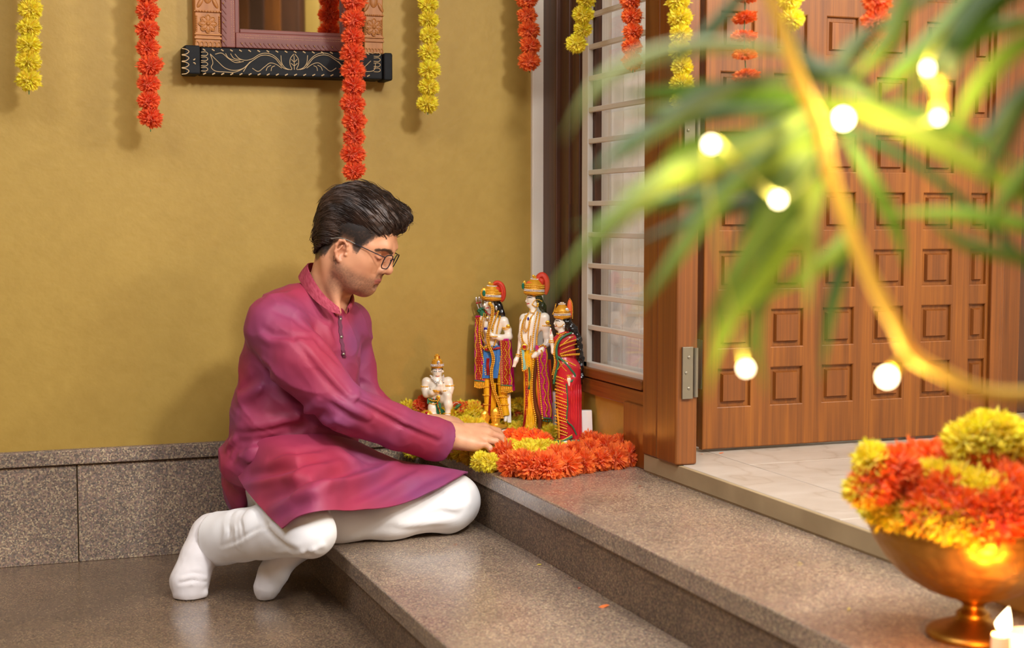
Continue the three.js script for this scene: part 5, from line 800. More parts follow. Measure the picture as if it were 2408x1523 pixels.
  { // glasses
    const gl = new THREE.Group(); gl.name = 'glasses'; gl.userData.label = 'thin dark spectacles'; man.add(gl); const W = (v) => v.clone().applyMatrix4(HM).sub(man.position), metal = std({ color: 0x23222e, roughness: 0.35, metalness: 0.5 }), pale = std({ color: 0x6d675c, roughness: 0.5 });
    for (const s of [-1, 1]) {
      const c = V(s * 0.031, -0.0155, 0.1125), rimPts = []; for (let i = 0; i < 28; i++) { const t = i / 28 * Math.PI * 2, cx = Math.sign(Math.cos(t)) * Math.pow(Math.abs(Math.cos(t)), 0.55), sy = Math.sign(Math.sin(t)) * Math.pow(Math.abs(Math.sin(t)), 0.6); rimPts.push(W(V(c.x + cx * 0.0215 * (1 + sy * 0.07), c.y + sy * 0.0172 + (sy < 0 ? 0.0016 * cx * s : 0), c.z + sy * 0.002 - cx * s * 0.0028))); }
      const rm = part('rim', tube(rimPts, 0.0013, 84, 7, true), metal, gl);
      const P = []; const cc = W(c.clone().add(V(0, 0, -0.001))); for (let i = 0; i < 28; i++) { const a0 = rimPts[i], b0 = rimPts[(i + 1) % 28]; P.push(...cc.toArray(), ...a0.toArray(), ...b0.toArray()); } const lg = new THREE.BufferGeometry(); lg.setAttribute('position', new THREE.BufferAttribute(new Float32Array(P), 3)); lg.computeVertexNormals(); part('lens', prep(lg), M.glass, gl);
      part('temple', [tube([V(s * 0.0525, -0.0035, 0.1115), V(s * 0.062, -0.0025, 0.108), V(s * 0.07, 0.001, 0.07), V(s * 0.0735, 0.0035, 0.038)].map(W), 0.0012, 30, 6), ], metal, gl); part('temple_tip', tube([V(s * 0.0735, 0.0035, 0.038), V(s * 0.0765, 0.0055, 0.018), V(s * 0.0785, 0.004, 0.0), V(s * 0.077, -0.005, -0.02)].map(W), 0.0016, 24, 6), pale, gl);
    }
    part('bridge', tube([V(-0.0095, -0.0125, 0.1125), V(-0.004, -0.008, 0.116), V(0.004, -0.008, 0.116), V(0.0095, -0.0125, 0.1125)].map(W), 0.0012, 20, 6), metal, gl);
  }
}

// ---------------------------------------------------------------- figurines
const FM = {
  ivory: phys({ vertexColors: true, roughness: 0.32, clearcoat: 0.6, clearcoatRoughness: 0.15 }),
  gold: std({ color: 0xf0b83a, roughness: 0.3, metalness: 0.55 }), goldPaint: std({ color: 0xdb9c26, roughness: 0.4, metalness: 0.3 }), silver: std({ color: 0xf2f2f2, roughness: 0.2, metalness: 0.75 }),
  yellow: std({ color: 0xeeb40e, roughness: 0.5 }), blue: std({ color: 0x2f6fb4, roughness: 0.5 }), red: phys({ color: 0xc8202e, roughness: 0.35, clearcoat: 0.5 }), deepRed: std({ color: 0xa8251f, roughness: 0.5 }), magenta: std({ color: 0xc4147a, roughness: 0.5 }), orange: std({ color: 0xef6a34, roughness: 0.5 }),
  green: std({ color: 0x2f6f4a, roughness: 0.45 }), aqua: std({ color: 0x9fd0c4, roughness: 0.5 }), black: phys({ color: 0x0d0b0d, roughness: 0.25, clearcoat: 0.7 }), emerald: phys({ color: 0x04694f, roughness: 0.08, clearcoat: 1 }), ruby: phys({ color: 0xb01018, roughness: 0.1, clearcoat: 1 }), sapphire: phys({ color: 0x1c1c8c, roughness: 0.1, clearcoat: 1 }), brown: phys({ color: 0x5a2812, roughness: 0.3, clearcoat: 0.5 }), plume: std({ color: 0xcf3a1e, roughness: 0.6 }), block: std({ color: 0xf3f0ea, roughness: 0.6 }),
};
const IV = lin(0xfaf0de), ballGeo = prep(new THREE.IcosahedronGeometry(1, 1));
class Figurine {
  constructor(label, bx, by, z) {
    const p = onPlane(bx, by, 'z', z); this.d = proj(p)[2]; this.t = thing('figurine', label, 'figurine', [p.x, H2, p.z], 'painted deity figurines among the garlands'); this.px = this.d / FOC;
    if (p.y > H2 + 0.004) this.add('plinth', box(p.x - 0.03, H2, p.z - 0.022, p.x + 0.03, p.y + 0.002, p.z + 0.022, 0.003), FM.block);
  }
  q(x, y, t = 0) { return Q0(x, y, this.d - t); }
  L(p) { return p.clone().sub(this.t.position); }
  add(name, g, mat, parent, label) { g = Array.isArray(g) ? g : [g]; g.forEach((e) => e.userData.moved || (e.translate(-this.t.position.x, -this.t.position.y, -this.t.position.z))); return part(name, g, mat, parent ?? this.t, label); }
  field(name, f, mat, h = 0.0016, color, label) { const g = prep(f.mesh(h)); if (color) paint(g, color); else if (mat.vertexColors) plain(g, IV); return this.add(name, g, mat, null, label); }
  path(pts) { return curve(pts.map((p) => this.q(...p))); }
  beads(pts, rpx = 1.5, gap = 2.2) { const c = this.path(pts), r = rpx * this.px, n = Math.max(2, Math.round(c.getLength() / (r * gap))), out = []; for (let i = 0; i <= n; i++) { const p = c.getPointAt(i / n), g = ballGeo.clone(); g.scale(r, r, r); g.translate(p.x, p.y, p.z); out.push(g); } return out; }
  ring(x, y, rx, rb = 1.4, tilt = 0.25, t = 0) { const out = [], n = Math.round(2 * Math.PI * rx / (rb * 2)); for (let i = 0; i < n; i++) { const a = i / n * 6.283, p = this.q(x, y, t).addScaledVector(flatR, Math.cos(a) * rx * this.px).addScaledVector(flatT, Math.sin(a) * rx * this.px).addScaledVector(UP, -tilt * 0 * Math.sin(a)), g = ballGeo.clone(), r = rb * this.px; g.scale(r, r, r); g.translate(p.x, p.y, p.z); out.push(g); } return out; }
  line(pts, rpx = 1, n) { return tube(this.path(pts), rpx * this.px, n ?? pts.length * 8, 6); }
  wave(pts, rpx, amp, waves) { const c = this.path(pts), out = []; const N = waves * 6; for (let i = 0; i <= N; i++) out.push(c.getPointAt(i / N).addScaledVector(flatR, amp * this.px * Math.sin(i / 6 * Math.PI))); return tube(out, rpx * this.px, N * 2, 6); }
  band(pts, w, th = 2) { // a hanging cloth strip, w pixels wide
    const c = this.path(pts), n = 28, P = [], k = this.px; const sec = (u) => { const p = c.getPointAt(u), W = (typeof w === 'function' ? w(u) : w) / 2 * k, out = []; for (let i = 0; i <= 10; i++) { const s = -1 + i / 5; out.push(p.clone().addScaledVector(flatR, s * W).addScaledVector(flatT, k * (th + 1.1 * Math.cos(s * 8 + u * 2)))); } for (let i = 10; i >= 0; i--) { const s = -1 + i / 5; out.push(p.clone().addScaledVector(flatR, s * W).addScaledVector(flatT, k * (-th + 1.1 * Math.cos(s * 8 + u * 2)))); } return out; };
    const tri = (a, b, e) => P.push(a.x, a.y, a.z, b.x, b.y, b.z, e.x, e.y, e.z);
    for (let i = 0; i < n; i++) { const A = sec(i / n), B = sec((i + 1) / n), m = A.length; for (let j = 0; j < m; j++) { tri(A[j], B[j], B[(j + 1) % m]); tri(A[j], B[(j + 1) % m], A[(j + 1) % m]); } if (i === 0) for (let j = 0; j < 10; j++) { tri(A[j], A[j + 1], A[m - 2 - j]); tri(A[j], A[m - 2 - j], A[m - 1 - j]); } if (i === n - 1) for (let j = 0; j < 10; j++) { tri(B[j], B[m - 2 - j], B[j + 1]); tri(B[j], B[m - 1 - j], B[m - 2 - j]); } }
    const g = new THREE.BufferGeometry(); g.setAttribute('position', new THREE.BufferAttribute(new Float32Array(P), 3)); g.computeVertexNormals(); return prep(g);
  }
  sequins(pts, w, rows, cols, rpx = 1.1) { const c = this.path(pts), out = []; for (let i = 0; i < rows; i++) for (let j = 0; j < cols; j++) { const p = c.getPointAt((i + 0.5) / rows).addScaledVector(flatR, ((j + 0.5 + (i % 2 ? 0.25 : -0.25)) / cols - 0.5) * w * this.px), g = ballGeo.clone(), r = rpx * this.px; g.scale(r, r, r * 0.6); g.translate(p.x, p.y, p.z); out.push(g); } return out; }
  crown(cx, cy, prof, tilt = 0) { const g = lathe(prof.map(([r, y]) => [r * this.px, y * this.px]), 40); g.rotateZ(tilt); const o = this.q(cx, cy), m = new THREE.Matrix4().makeBasis(flatR, UP, flatT).setPosition(o); g.applyMatrix4(m); return g; }
  rows(cx, cy, list, tilt = 0) { const out = []; for (const [r, y, rb] of list) { const n = Math.round(2 * Math.PI * r / (rb * 2.05)); for (let i = 0; i < n; i++) { const a = i / n * 6.283, v = V(r * Math.cos(a), y, r * Math.sin(a)).applyAxisAngle(V(0, 0, 1), tilt).multiplyScalar(this.px), p = this.q(cx, cy).addScaledVector(flatR, v.x).addScaledVector(UP, v.y).addScaledVector(flatT, v.z), g = ballGeo.clone(), s = rb * this.px; g.scale(s, s, s); g.translate(p.x, p.y, p.z); out.push(g); } } return out; }
  jewel(x, y, t, w, h, a = 0) { const g = prep(new THREE.SphereGeometry(1, 14, 10)); g.scale(w * this.px, h * this.px, Math.max(1.6, w * 0.4) * this.px); g.rotateY(YAW + a); const p = this.q(x, y, t); g.translate(p.x, p.y, p.z); return g; }
  box(x0, y0, x1, y1, t, dep, slope = 0) { const a = this.q(x0, y0, t), b = this.q(x1, y1, t), w = a.distanceTo(V(b.x, a.y, b.z)), h = a.y - b.y, g = new RoundedBoxGeometry(w, h, dep, 1, 0.001), p = g.attributes.position; for (let i = 0; i < p.count; i++) p.setX(i, p.getX(i) + slope * (0.5 - p.getY(i) / h) * 0.5); g.rotateY(YAW); g.translate((a.x + b.x) / 2, (a.y + b.y) / 2, (a.z + b.z) / 2); g.computeVertexNormals(); return prep(g); }
}
const Q0 = D;
const face = (F, cx, cy, r, ang, marks, skinBase = IV) => (x, y, z, o) => { // painted features, each a line of [x, y] pixels with a half width and a colour
  o[0] = skinBase[0]; o[1] = skinBase[1]; o[2] = skinBase[2];
  const [u, v, w] = proj(V(x, y, z)); if (w > F.d + 0.005) return;
  for (const [pts, w, c] of marks) { let b = 1e9; for (let i = 0; i + 1 < pts.length; i++) { const [ax, ay] = pts[i], [bx, by] = pts[i + 1], L = (bx - ax) ** 2 + (by - ay) ** 2, t = clamp(((u - ax) * (bx - ax) + (v - ay) * (by - ay)) / L, 0, 1); b = Math.min(b, Math.hypot(u - ax - (bx - ax) * t, v - ay - (by - ay) * t)); } if (b < w) { const k = sstep(w, w * 0.55, b); for (let i = 0; i < 3; i++) o[i] = lerp(o[i], c[i], k); } }
};
const LIPR = lin(0xc8302a), BROW = lin(0x1c1614), TIL = lin(0xc02818), GREYB = lin(0x6f7a88);
{ // ---------------- the archer in blue shorts
  const F = new Figurine('figurine of an archer in blue shorts holding a golden bow, left of the standing three', 1165, 1010, -3.80), q = (x, y, t) => F.q(x, y, t), k = F.px;
  const b = new Field(), C = (pts, rs, kk = 0.006) => b.chain(pts.map((p) => q(...p)), rs.map((r) => r * k), kk);
  b.ell(q(1150, 712), [12.5 * k, 17 * k, 14 * k], 0.004).ball(q(1146, 724, 0.004), 6.5 * k, 0.006); C([[1140, 711, 0.009], [1138.5, 718, 0.012]], [1.6, 2.2], 0.004);
  C([[1154, 722], [1155, 745]], [8, 9]); b.ell(q(1158, 768), [25 * k, 24 * k, 15 * k], 0.01).ell(q(1156, 800), [20 * k, 26 * k, 14 * k], 0.012).ball(q(1184, 754), 10 * k, 0.012).ball(q(1130, 752), 9 * k, 0.01);
  C([[1186, 756], [1194, 776], [1197, 792, 0.004], [1176, 794, 0.018], [1160, 790, 0.026], [1148, 782, 0.03]], [9.5, 8.5, 8, 7, 5.8, 5]); C([[1148, 782, 0.03], [1142, 776, 0.032]], [5.5, 3.6]); C([[1130, 752], [1124, 790], [1122, 830]], [8, 7, 6]);
  C([[1172, 705, -0.002], [1170, 716, 0]], [3.5, 2.6], 0.003); C([[1190, 978], [1188, 988, 0.01]], [5, 4]);
  F.field('figure', b, FM.ivory, 0.0015, face(F, 1148, 712, 13, 0, [[[[1135, 707], [1140, 706], [1144, 708]], 1.3, BROW], [[[1137, 711], [1142, 711.5]], 1.5, BROW], [[[1149, 706], [1156, 707]], 1.2, BROW], [[[1143, 724], [1149, 723.5]], 1.8, LIPR], [[[1143, 700], [1143, 707]], 1.5, TIL], [[[1152, 711], [1157, 712]], 1.4, BROW]]), 'ivory body with a painted face');
  const hr = new Field(); hr.chain([q(1164, 706, -0.004), q(1174, 720, -0.006), q(1180, 736, -0.004), q(1186, 742, -0.002)], [9 * k, 8 * k, 7 * k, 2 * k], 0.006).ell(q(1156, 706, -0.004), [14 * k, 13 * k, 13 * k], 0.005); hr.bump((x, y, z) => 0.0012 * noise3(x * 260, y * 120, z * 260, 3)); F.field('hair', hr, FM.black, 0.0016);
  const cr = F.add('crown', F.crown(1155, 703, [[20, -3], [23, 0], [23.5, 5], [22, 10], [22.5, 14], [19, 20], [14, 26], [13, 30], [11, 31], [5, 34], [4, 37], [0, 38]], -0.06), FM.goldPaint); F.add('crown_gems', F.rows(1155, 703, [[23.6, 7, 1.5], [23.2, 10, 1.5], [11.5, 31, 1.7]], -0.06), FM.silver, cr); F.add('crown_beads', [...F.rows(1155, 703, [[22, 15.5, 2], [17.5, 22, 1.8], [24, 1.5, 1.3]], -0.06), F.jewel(1151, 665.5, 0, 3.4, 3.4)], FM.gold, cr);
  F.add('jewel_setting', [F.jewel(1138, 688, 0.022, 6.5, 11.5), ...F.beads([[1138, 675, 0.024], [1131.5, 684, 0.024], [1132, 694, 0.024], [1138, 699, 0.024], [1144, 694, 0.024], [1144.5, 684, 0.024], [1138, 675, 0.024]], 1.4)], FM.gold, cr); F.add('crown_jewel', F.jewel(1138, 689, 0.0255, 4, 7.5), FM.emerald, cr);
  F.add('plume', [taperTube(F.path([[1158, 672], [1168, 665], [1178, 670], [1183, 686], [1182, 702], [1177, 708]]), (t) => k * (3 + 4.5 * Math.sin(Math.PI * Math.min(1, t * 0.8 + 0.1))), 24, 9), taperTube(F.path([[1163, 673, 0.004], [1168, 678, 0.006], [1174, 690, 0.004]]), (t) => k * (2 + 4.5 * Math.sin(Math.PI * t)), 14, 8), ...F.beads([[1160, 669, 0.009], [1170, 664.5, 0.009], [1180, 672, 0.009], [1184.5, 688, 0.009], [1181, 704, 0.009]], 1.2)], FM.plume, cr);
  F.add('choker', [...F.beads([[1142, 733, 0.012], [1150, 739, 0.016], [1160, 740, 0.014], [1168, 735, 0.01]], 2)], FM.deepRed);
  F.add('necklaces', [...F.beads([[1138, 737, 0.014], [1134, 760, 0.02], [1135, 780, 0.022], [1138, 792, 0.02]], 1.5), ...F.beads([[1142, 738, 0.014], [1138, 758, 0.02], [1139, 774, 0.021], [1144, 786, 0.021]], 1.3), ...F.beads([[1172, 732, 0.01], [1166, 748, 0.018], [1160, 765, 0.02], [1158, 780, 0.02]], 2.6, 1.9), ...F.beads([[1170, 738, 0.012], [1163, 758, 0.019], [1157, 772, 0.02]], 2.2), ...F.beads([[1128, 748, 0.014], [1127, 780, 0.018], [1130, 815, 0.018], [1136, 845, 0.018], [1142, 880, 0.018]], 2.4, 2), F.jewel(1146, 748, 0.021, 4, 5), F.jewel(1144, 817, 0.021, 7, 6), ...F.beads([[1132, 812, 0.018], [1140, 822, 0.02], [1150, 824, 0.02], [1158, 816, 0.02]], 2)], FM.gold, null, 'gold bead chains');
  F.add('gems', [F.jewel(1142, 773, 0.034, 4.4, 4.4)], FM.sapphire); F.add('gem', F.jewel(1144, 821, 0.024, 4, 3.6), FM.ruby); F.add('gem', F.jewel(1153, 902, 0.022, 2, 2), FM.ruby); F.add('pendant', F.jewel(1146, 748, 0.0235, 2.6, 3.2), FM.silver); F.add('earring', F.jewel(1167, 724, 0.008, 2.8, 5.5), FM.silver);
  F.add('bracelets', [...F.ring(1162, 791, 7.4, 2, 0, 0.024), ...F.ring(1159, 790.5, 7, 1.6, 0, 0.026), ...F.ring(1191, 770, 9.6, 1.9), ...F.ring(1192, 774, 9.4, 1.4), F.jewel(1195, 767, 0.012, 5, 5)], FM.gold);
  F.add('blue_shorts', [F.band([[1158, 812, 0.006], [1156, 850, 0.01], [1152, 888, 0.012]], (u) => 42 - u * 6, 8)], FM.blue); F.add('belt', [...F.beads([[1134, 814, 0.016], [1146, 820, 0.02], [1164, 820, 0.02], [1178, 817, 0.014]], 2.6, 1.8), F.line([[1166, 819, 0.018], [1180, 817, 0.014]], 3.4)], FM.deepRed);
  F.add('sash', [F.band([[1148, 842, 0.02], [1147, 862, 0.021], [1149, 882, 0.021]], 7, 1.5), F.band([[1154, 880, 0.016], [1153, 930, 0.016], [1150, 976, 0.016]], 5, 1.5)], FM.deepRed);
  F.add('trousers', [taperTube(F.path([[1176, 836, 0.002], [1180, 870], [1182, 915], [1185, 950], [1189, 976]]), (t) => k * (14 - t * 4), 24, 12), taperTube(F.path([[1146, 880, 0.004], [1147, 915, 0.004], [1148, 950, 0.004], [1146, 985, 0.006]]), (t) => k * (11 - t * 2), 24, 12), F.band([[1160, 900, 0.012], [1161, 940, 0.014], [1160, 975, 0.014]], 12, 2)], FM.yellow); for (const dx of [-3.5, 0, 3.5]) F.add('pleat', F.line([[1160 + dx, 905, 0.0155], [1161 + dx, 940, 0.0175], [1160 + dx, 974, 0.0175]], 1.2), FM.yellow);
  F.add('leg_bands', [...F.ring(1176, 852, 14.4, 2), ...F.ring(1179, 876, 13.8, 2.2), ...F.ring(1182, 902, 13, 2), ...F.ring(1183, 932, 12.2, 2.2), ...F.ring(1184, 950, 12, 2), ...F.ring(1147, 928, 10.8, 2, 0, 0.004), ...F.ring(1148, 950, 10.6, 2, 0, 0.004), ...F.ring(1147, 908, 11, 1.6, 0, 0.004)], FM.gold);
  for (const [nm, pts, w] of [['shawl', [[1185, 796, 0.018], [1189, 830, 0.018], [1190, 870, 0.018], [1192, 908, 0.018]], (u) => 22 + u * 5], ['shawl', [[1124, 742, 0.006], [1124, 780, 0.012], [1126, 840, 0.014], [1128, 896, 0.014]], (u) => 12 + u * 12]]) F.add(nm, F.band(pts, w, 2), FM.magenta);
  F.add('shawl_lining', F.band([[1198, 800, 0.004], [1203, 850, 0.002], [1206, 900, 0.002], [1207, 918, 0.002]], 8, 2), FM.magenta); F.add('shawl_stripe', [F.band([[1187, 800, 0.0205], [1190, 850, 0.0205], [1191, 904, 0.0205]], 14, 1.5), F.band([[1124, 744, 0.0085], [1125, 820, 0.0165], [1128, 892, 0.0165]], 12, 1.5)], FM.deepRed);
  F.add('gold_trim', [F.wave([[1197, 800, 0.022], [1200, 850, 0.022], [1202, 904, 0.022]], 1.6, 2.2, 5), F.wave([[1189, 802, 0.024], [1191, 904, 0.024]], 1, 2.4, 9), ...F.beads([[1178, 800, 0.022], [1180, 850, 0.022], [1181, 904, 0.022]], 1.9), F.wave([[1120, 750, 0.012], [1119, 820, 0.018], [1119, 892, 0.018]], 1.4, 1.6, 8), F.wave([[1127, 752, 0.012], [1130, 892, 0.019]], 1, 2, 9), ...F.beads([[1134, 860, 0.018], [1135, 892, 0.018]], 1.8), F.band([[1192, 906, 0.019], [1192, 920, 0.019]], 26, 2.5), F.band([[1128, 896, 0.015], [1128, 910, 0.015]], 25, 2.5), ...F.beads([[1179, 921, 0.022], [1192, 923, 0.022], [1205, 920, 0.022]], 2), ...F.beads([[1116, 909, 0.018], [1128, 912, 0.018], [1140, 910, 0.018]], 2)], FM.gold); F.add('hem', F.line([[1178, 905, 0.023], [1205, 907, 0.023]], 1.4), FM.green); F.add('hem', F.line([[1116, 894, 0.019], [1140, 897, 0.019]], 1.4), FM.green);
  F.add('sequins', [...F.sequins([[1187, 802, 0.0225], [1190, 850, 0.0225], [1191, 902, 0.0225]], 22, 22, 4), ...F.sequins([[1124, 746, 0.0105], [1125, 820, 0.0185], [1128, 892, 0.0185]], 15, 28, 3), ...F.sequins([[1156, 830, 0.017], [1154, 880, 0.0205]], 34, 7, 5, 0.9), ...F.sequins([[1147, 900, 0.014], [1147, 960, 0.0145]], 16, 9, 3), ...F.sequins([[1180, 845, 0.0145], [1184, 960, 0.0125]], 18, 14, 3)], FM.gold);
  F.add('chest_garland', [...F.beads([[1176, 744, 0.014], [1170, 770, 0.02], [1166, 800, 0.02], [1162, 812, 0.02]], 2.2, 1.9), ...F.beads([[1134, 746, 0.013], [1131, 775, 0.02], [1136, 800, 0.021], [1146, 812, 0.022]], 1.8), ...F.beads([[1148, 752, 0.019], [1150, 775, 0.021], [1152, 800, 0.021]], 1.5)], FM.gold);
  const bow = [[1152, 713, 0.02], [1158, 722, 0.026], [1158, 738, 0.028], [1154, 758, 0.031], [1149, 778, 0.036], [1147, 796, 0.034], [1151, 815, 0.03], [1158, 832, 0.028], [1160, 848, 0.027], [1156, 868, 0.026], [1156, 888, 0.026], [1160, 912, 0.026], [1168, 935, 0.026], [1176, 958, 0.025], [1181, 982, 0.024]]; const bo = F.add('bow', tube(F.path(bow), 2.6 * k, 80, 7), FM.brown); F.add('bow_beads', [...F.beads(bow.map(([x, y, t]) => [x - 2, y, t + 0.0035]), 2.3, 1.9), ...F.beads(bow.map(([x, y, t]) => [x + 2.2, y, t + 0.0035]), 2.3, 1.9), F.jewel(1152, 714, 0.022, 5, 5)], FM.gold, bo);
  const qv = F.add('quiver', [taperTube(F.path([[1138, 742, -0.008], [1126, 726, -0.008]]), () => 7.5 * k, 8, 12), ...F.beads([[1126, 732, 0.002], [1132, 727, 0.002], [1140, 722, 0.002]], 2.4)], FM.green); F.add('arrows', [[1120, 703], [1127, 702], [1132, 706]].flatMap(([x, y]) => [F.line([[x + 6, 726, -0.008], [x, y + 6, -0.008]], 1.6), F.jewel(x, y, -0.008, 2.6, 5)]), FM.silver, qv); F.add('arrow_bands', [[1122, 712], [1128, 711]].map(([x, y]) => F.jewel(x, y, -0.006, 2.8, 2.4)), FM.deepRed, qv);
  const gs = new Field(); gs.ell(q(1141, 980, 0.014), [12 * k, 17 * k, 7 * k], 0.006).ell(q(1134, 990, 0.014), [10 * k, 9 * k, 7 * k], 0.006).ell(q(1166, 976, 0.02), [12 * k, 19 * k, 8 * k], 0.006).chain([q(1166, 990, 0.018), q(1174, 1012, 0.018)], [9 * k, 4 * k], 0.006).ell(q(1160, 1002, 0.01), [34 * k, 7 * k, 22 * k], 0.006); gs.bump((x, y, z) => 0.0014 * Math.abs(noise3(x * 160, y * 160, z * 160, 9))); F.field('gilded_base', gs, FM.gold, 0.0016); F.add('base_beads', [...F.rows(1166, 972, [[9, 6, 1.6], [11, 0, 1.6], [11.5, -6, 1.6]], 0).map((g) => g.translate(flatT.x * 0.018, 0, flatT.z * 0.018))], FM.gold);
  F.add('support_block', F.box(1192, 925, 1200, 992, -0.012, 0.03, 0.004), FM.block);
}
{ // ---------------- the tallest, in profile
  const F = new Figurine('tallest figurine with orange plume and gold chains, between the other standing two', 1260, 1017, -3.70), q = (x, y, t) => F.q(x, y, t), k = F.px;
  const b = new Field(), C = (pts, rs, kk = 0.006) => b.chain(pts.map((p) => q(...p)), rs.map((r) => r * k), kk);
  b.ell(q(1252, 702), [13.5 * k, 18 * k, 13 * k], 0.004).ball(q(1246, 716), 7.5 * k, 0.006); C([[1240.5, 700], [1237, 708]], [1.6, 2.1], 0.004); b.ball(q(1241, 713), 2.2 * k, 0.003).ball(q(1242, 717), 2.1 * k, 0.003);
  C([[1255, 716], [1254, 738]], [9, 9.5]); b.ell(q(1252, 762), [27 * k, 27 * k, 16 * k], 0.01).ell(q(1246, 800), [20 * k, 28 * k, 14 * k], 0.012).ball(q(1280, 746), 11 * k, 0.012).ball(q(1232, 746, -0.004), 9 * k, 0.01);
  C([[1281, 748], [1284, 770], [1286, 790], [1288, 806, 0.004], [1274, 822, 0.018], [1260, 834, 0.024]], [11, 9.5, 8.5, 8, 6.5, 5.5]); C([[1260, 834, 0.024], [1254, 838, 0.026]], [6.5, 5]); C([[1230, 752, -0.004], [1226, 790, 0], [1221, 825, 0.004]], [8.5, 7, 5]); C([[1220, 832, 0.004], [1213, 848, 0.006], [1206, 862, 0.008]], [5, 5, 1.8]); C([[1215, 845, 0.006], [1211, 862, 0.008]], [3, 1.6], 0.003); C([[1268, 700, 0.004], [1266, 712, 0.005]], [4, 3], 0.003);
  C([[1236, 1008, 0.012], [1222, 1013, 0.014]], [5, 4]); C([[1258, 1008, 0.02], [1248, 1014, 0.022]], [5, 4.4]);
  F.field('figure', b, FM.ivory, 0.0015, face(F, 1250, 703, 13, 0, [[[[1239, 694], [1245, 693], [1252, 696]], 1.2, BROW], [[[1241, 700], [1245, 699], [1251, 700]], 1.5, BROW], [[[1239, 714], [1244, 713.5]], 1.8, LIPR], [[[1237, 688], [1237, 696]], 1.8, TIL], [[[1248, 838], [1249, 839]], 1.6, BROW]]), 'ivory body with a painted face');
  const hr = new Field(); hr.ell(q(1260, 700, -0.002), [12 * k, 14 * k, 13.5 * k], 0.005).chain([q(1266, 702), q(1276, 722, -0.004), q(1282, 738, -0.006)], [9 * k, 8 * k, 4 * k], 0.006); hr.bump((x, y, z) => 0.0012 * noise3(x * 260, y * 120, z * 260, 3)); F.field('hair', hr, FM.black, 0.0016);
  const cr = F.add('crown', F.crown(1256, 690, [[21, -3], [24, 0], [24.5, 5], [23, 10], [23, 16], [20, 22], [15, 28], [12, 32], [9, 34], [4, 37], [4, 40], [0, 43]], -0.05), FM.goldPaint); F.add('crown_gems', F.rows(1256, 690, [[24.6, 6.5, 1.4], [24.2, 9.5, 1.4], [9.5, 34, 1.8]], -0.05), FM.silver, cr); F.add('crown_beads', [...F.rows(1256, 690, [[23, 16, 2], [22.4, 20, 1.9], [24.4, 1.5, 1.3]], -0.05), F.jewel(1254, 649, 0, 3, 3.6)], FM.gold, cr); F.add('crown_dome', F.crown(1256, 668, [[19, 0], [18, 4], [14, 7], [11, 8]], -0.05), FM.orange, cr);
  F.add('jewel_setting', [F.jewel(1233, 672, 0.004, 4.5, 12), ...F.beads([[1234, 660, 0.012], [1236, 668, 0.013], [1236, 678, 0.013], [1233, 685, 0.012]], 1.4)], FM.gold, cr); F.add('crown_jewel', F.jewel(1230, 672, 0.006, 3.4, 8), FM.emerald, cr);
  F.add('plume', [taperTube(F.path([[1260, 664], [1268, 650], [1276, 647], [1284, 658], [1286, 676], [1282, 692]]), (t) => k * (3 + 5.5 * Math.sin(Math.PI * Math.min(1, t * 0.8 + 0.1))), 24, 9), taperTube(F.path([[1264, 662, 0.006], [1272, 658, 0.008], [1276, 672, 0.006]]), (t) => k * (1.5 + 4 * Math.sin(Math.PI * t)), 14, 8)], FM.plume, cr);
  F.add('ear_chains', [...F.beads([[1250, 690, 0.014], [1256, 696, 0.016], [1262, 694, 0.015], [1268, 690, 0.013]], 1.7), ...F.beads([[1252, 714, 0.012], [1258, 706, 0.014], [1266, 704, 0.013], [1274, 708, 0.01]], 1.5), ...F.beads([[1252, 716, 0.012], [1258, 720, 0.014], [1264, 721, 0.013]], 1.7), F.jewel(1265, 716, 0.012, 2.6, 5)], FM.gold);
  F.add('necklaces', [...F.beads([[1246, 726, 0.012], [1248, 734, 0.016], [1256, 734, 0.016], [1262, 726, 0.012]], 1.6), ...F.beads([[1243, 736, 0.016], [1233, 752, 0.02], [1230, 768, 0.02], [1236, 780, 0.021], [1242, 770, 0.021], [1246, 750, 0.02], [1256, 736, 0.016]], 1.7), ...F.beads([[1240, 738, 0.016], [1236, 754, 0.02], [1234, 768, 0.021], [1238, 776, 0.0215]], 1.3), ...F.beads([[1264, 734, 0.014], [1260, 752, 0.019], [1255, 780, 0.02], [1252, 806, 0.019], [1252, 824, 0.02]], 2.4, 1.9), ...F.beads([[1250, 744, 0.018], [1245, 766, 0.021], [1242, 790, 0.02], [1244, 812, 0.02]], 1.6), ...F.beads([[1224, 752, 0.01], [1224, 780, 0.014], [1228, 806, 0.016]], 2), F.jewel(1233, 815, 0.018, 8, 8), ...F.beads([[1224, 820, 0.016], [1228, 850, 0.018], [1230, 872, 0.018], [1242, 864, 0.02], [1248, 848, 0.021], [1250, 826, 0.02]], 2.4, 1.9)], FM.gold, null, 'gold bead chains');
  F.add('chest_sash', [F.band([[1262, 732, 0.012], [1258, 760, 0.018], [1253, 800, 0.018], [1250, 826, 0.018]], 8, 1.5), F.band([[1240, 736, 0.012], [1228, 756, 0.014], [1226, 790, 0.014], [1232, 812, 0.014]], 8, 1.2)], FM.block); F.add('waist_cloth', [F.band([[1228, 820, 0.014], [1231, 850, 0.016], [1236, 872, 0.016]], 9, 1.5), F.band([[1250, 822, 0.018], [1246, 845, 0.018], [1238, 868, 0.018]], 7, 1.5)], FM.aqua); F.add('gems', [F.jewel(1233, 815, 0.0215, 4.5, 5)], FM.ruby); F.add('gems', [F.jewel(1242, 749, 0.023, 2.4, 4)], FM.sapphire);
  F.add('bracelets', [...F.ring(1220, 833, 6, 2, 0, 0.004), ...F.ring(1219, 837, 5.8, 1.6, 0, 0.004), ...F.ring(1284, 765, 10.4, 2), F.jewel(1288, 758, 0.012, 5.5, 5)], FM.gold);
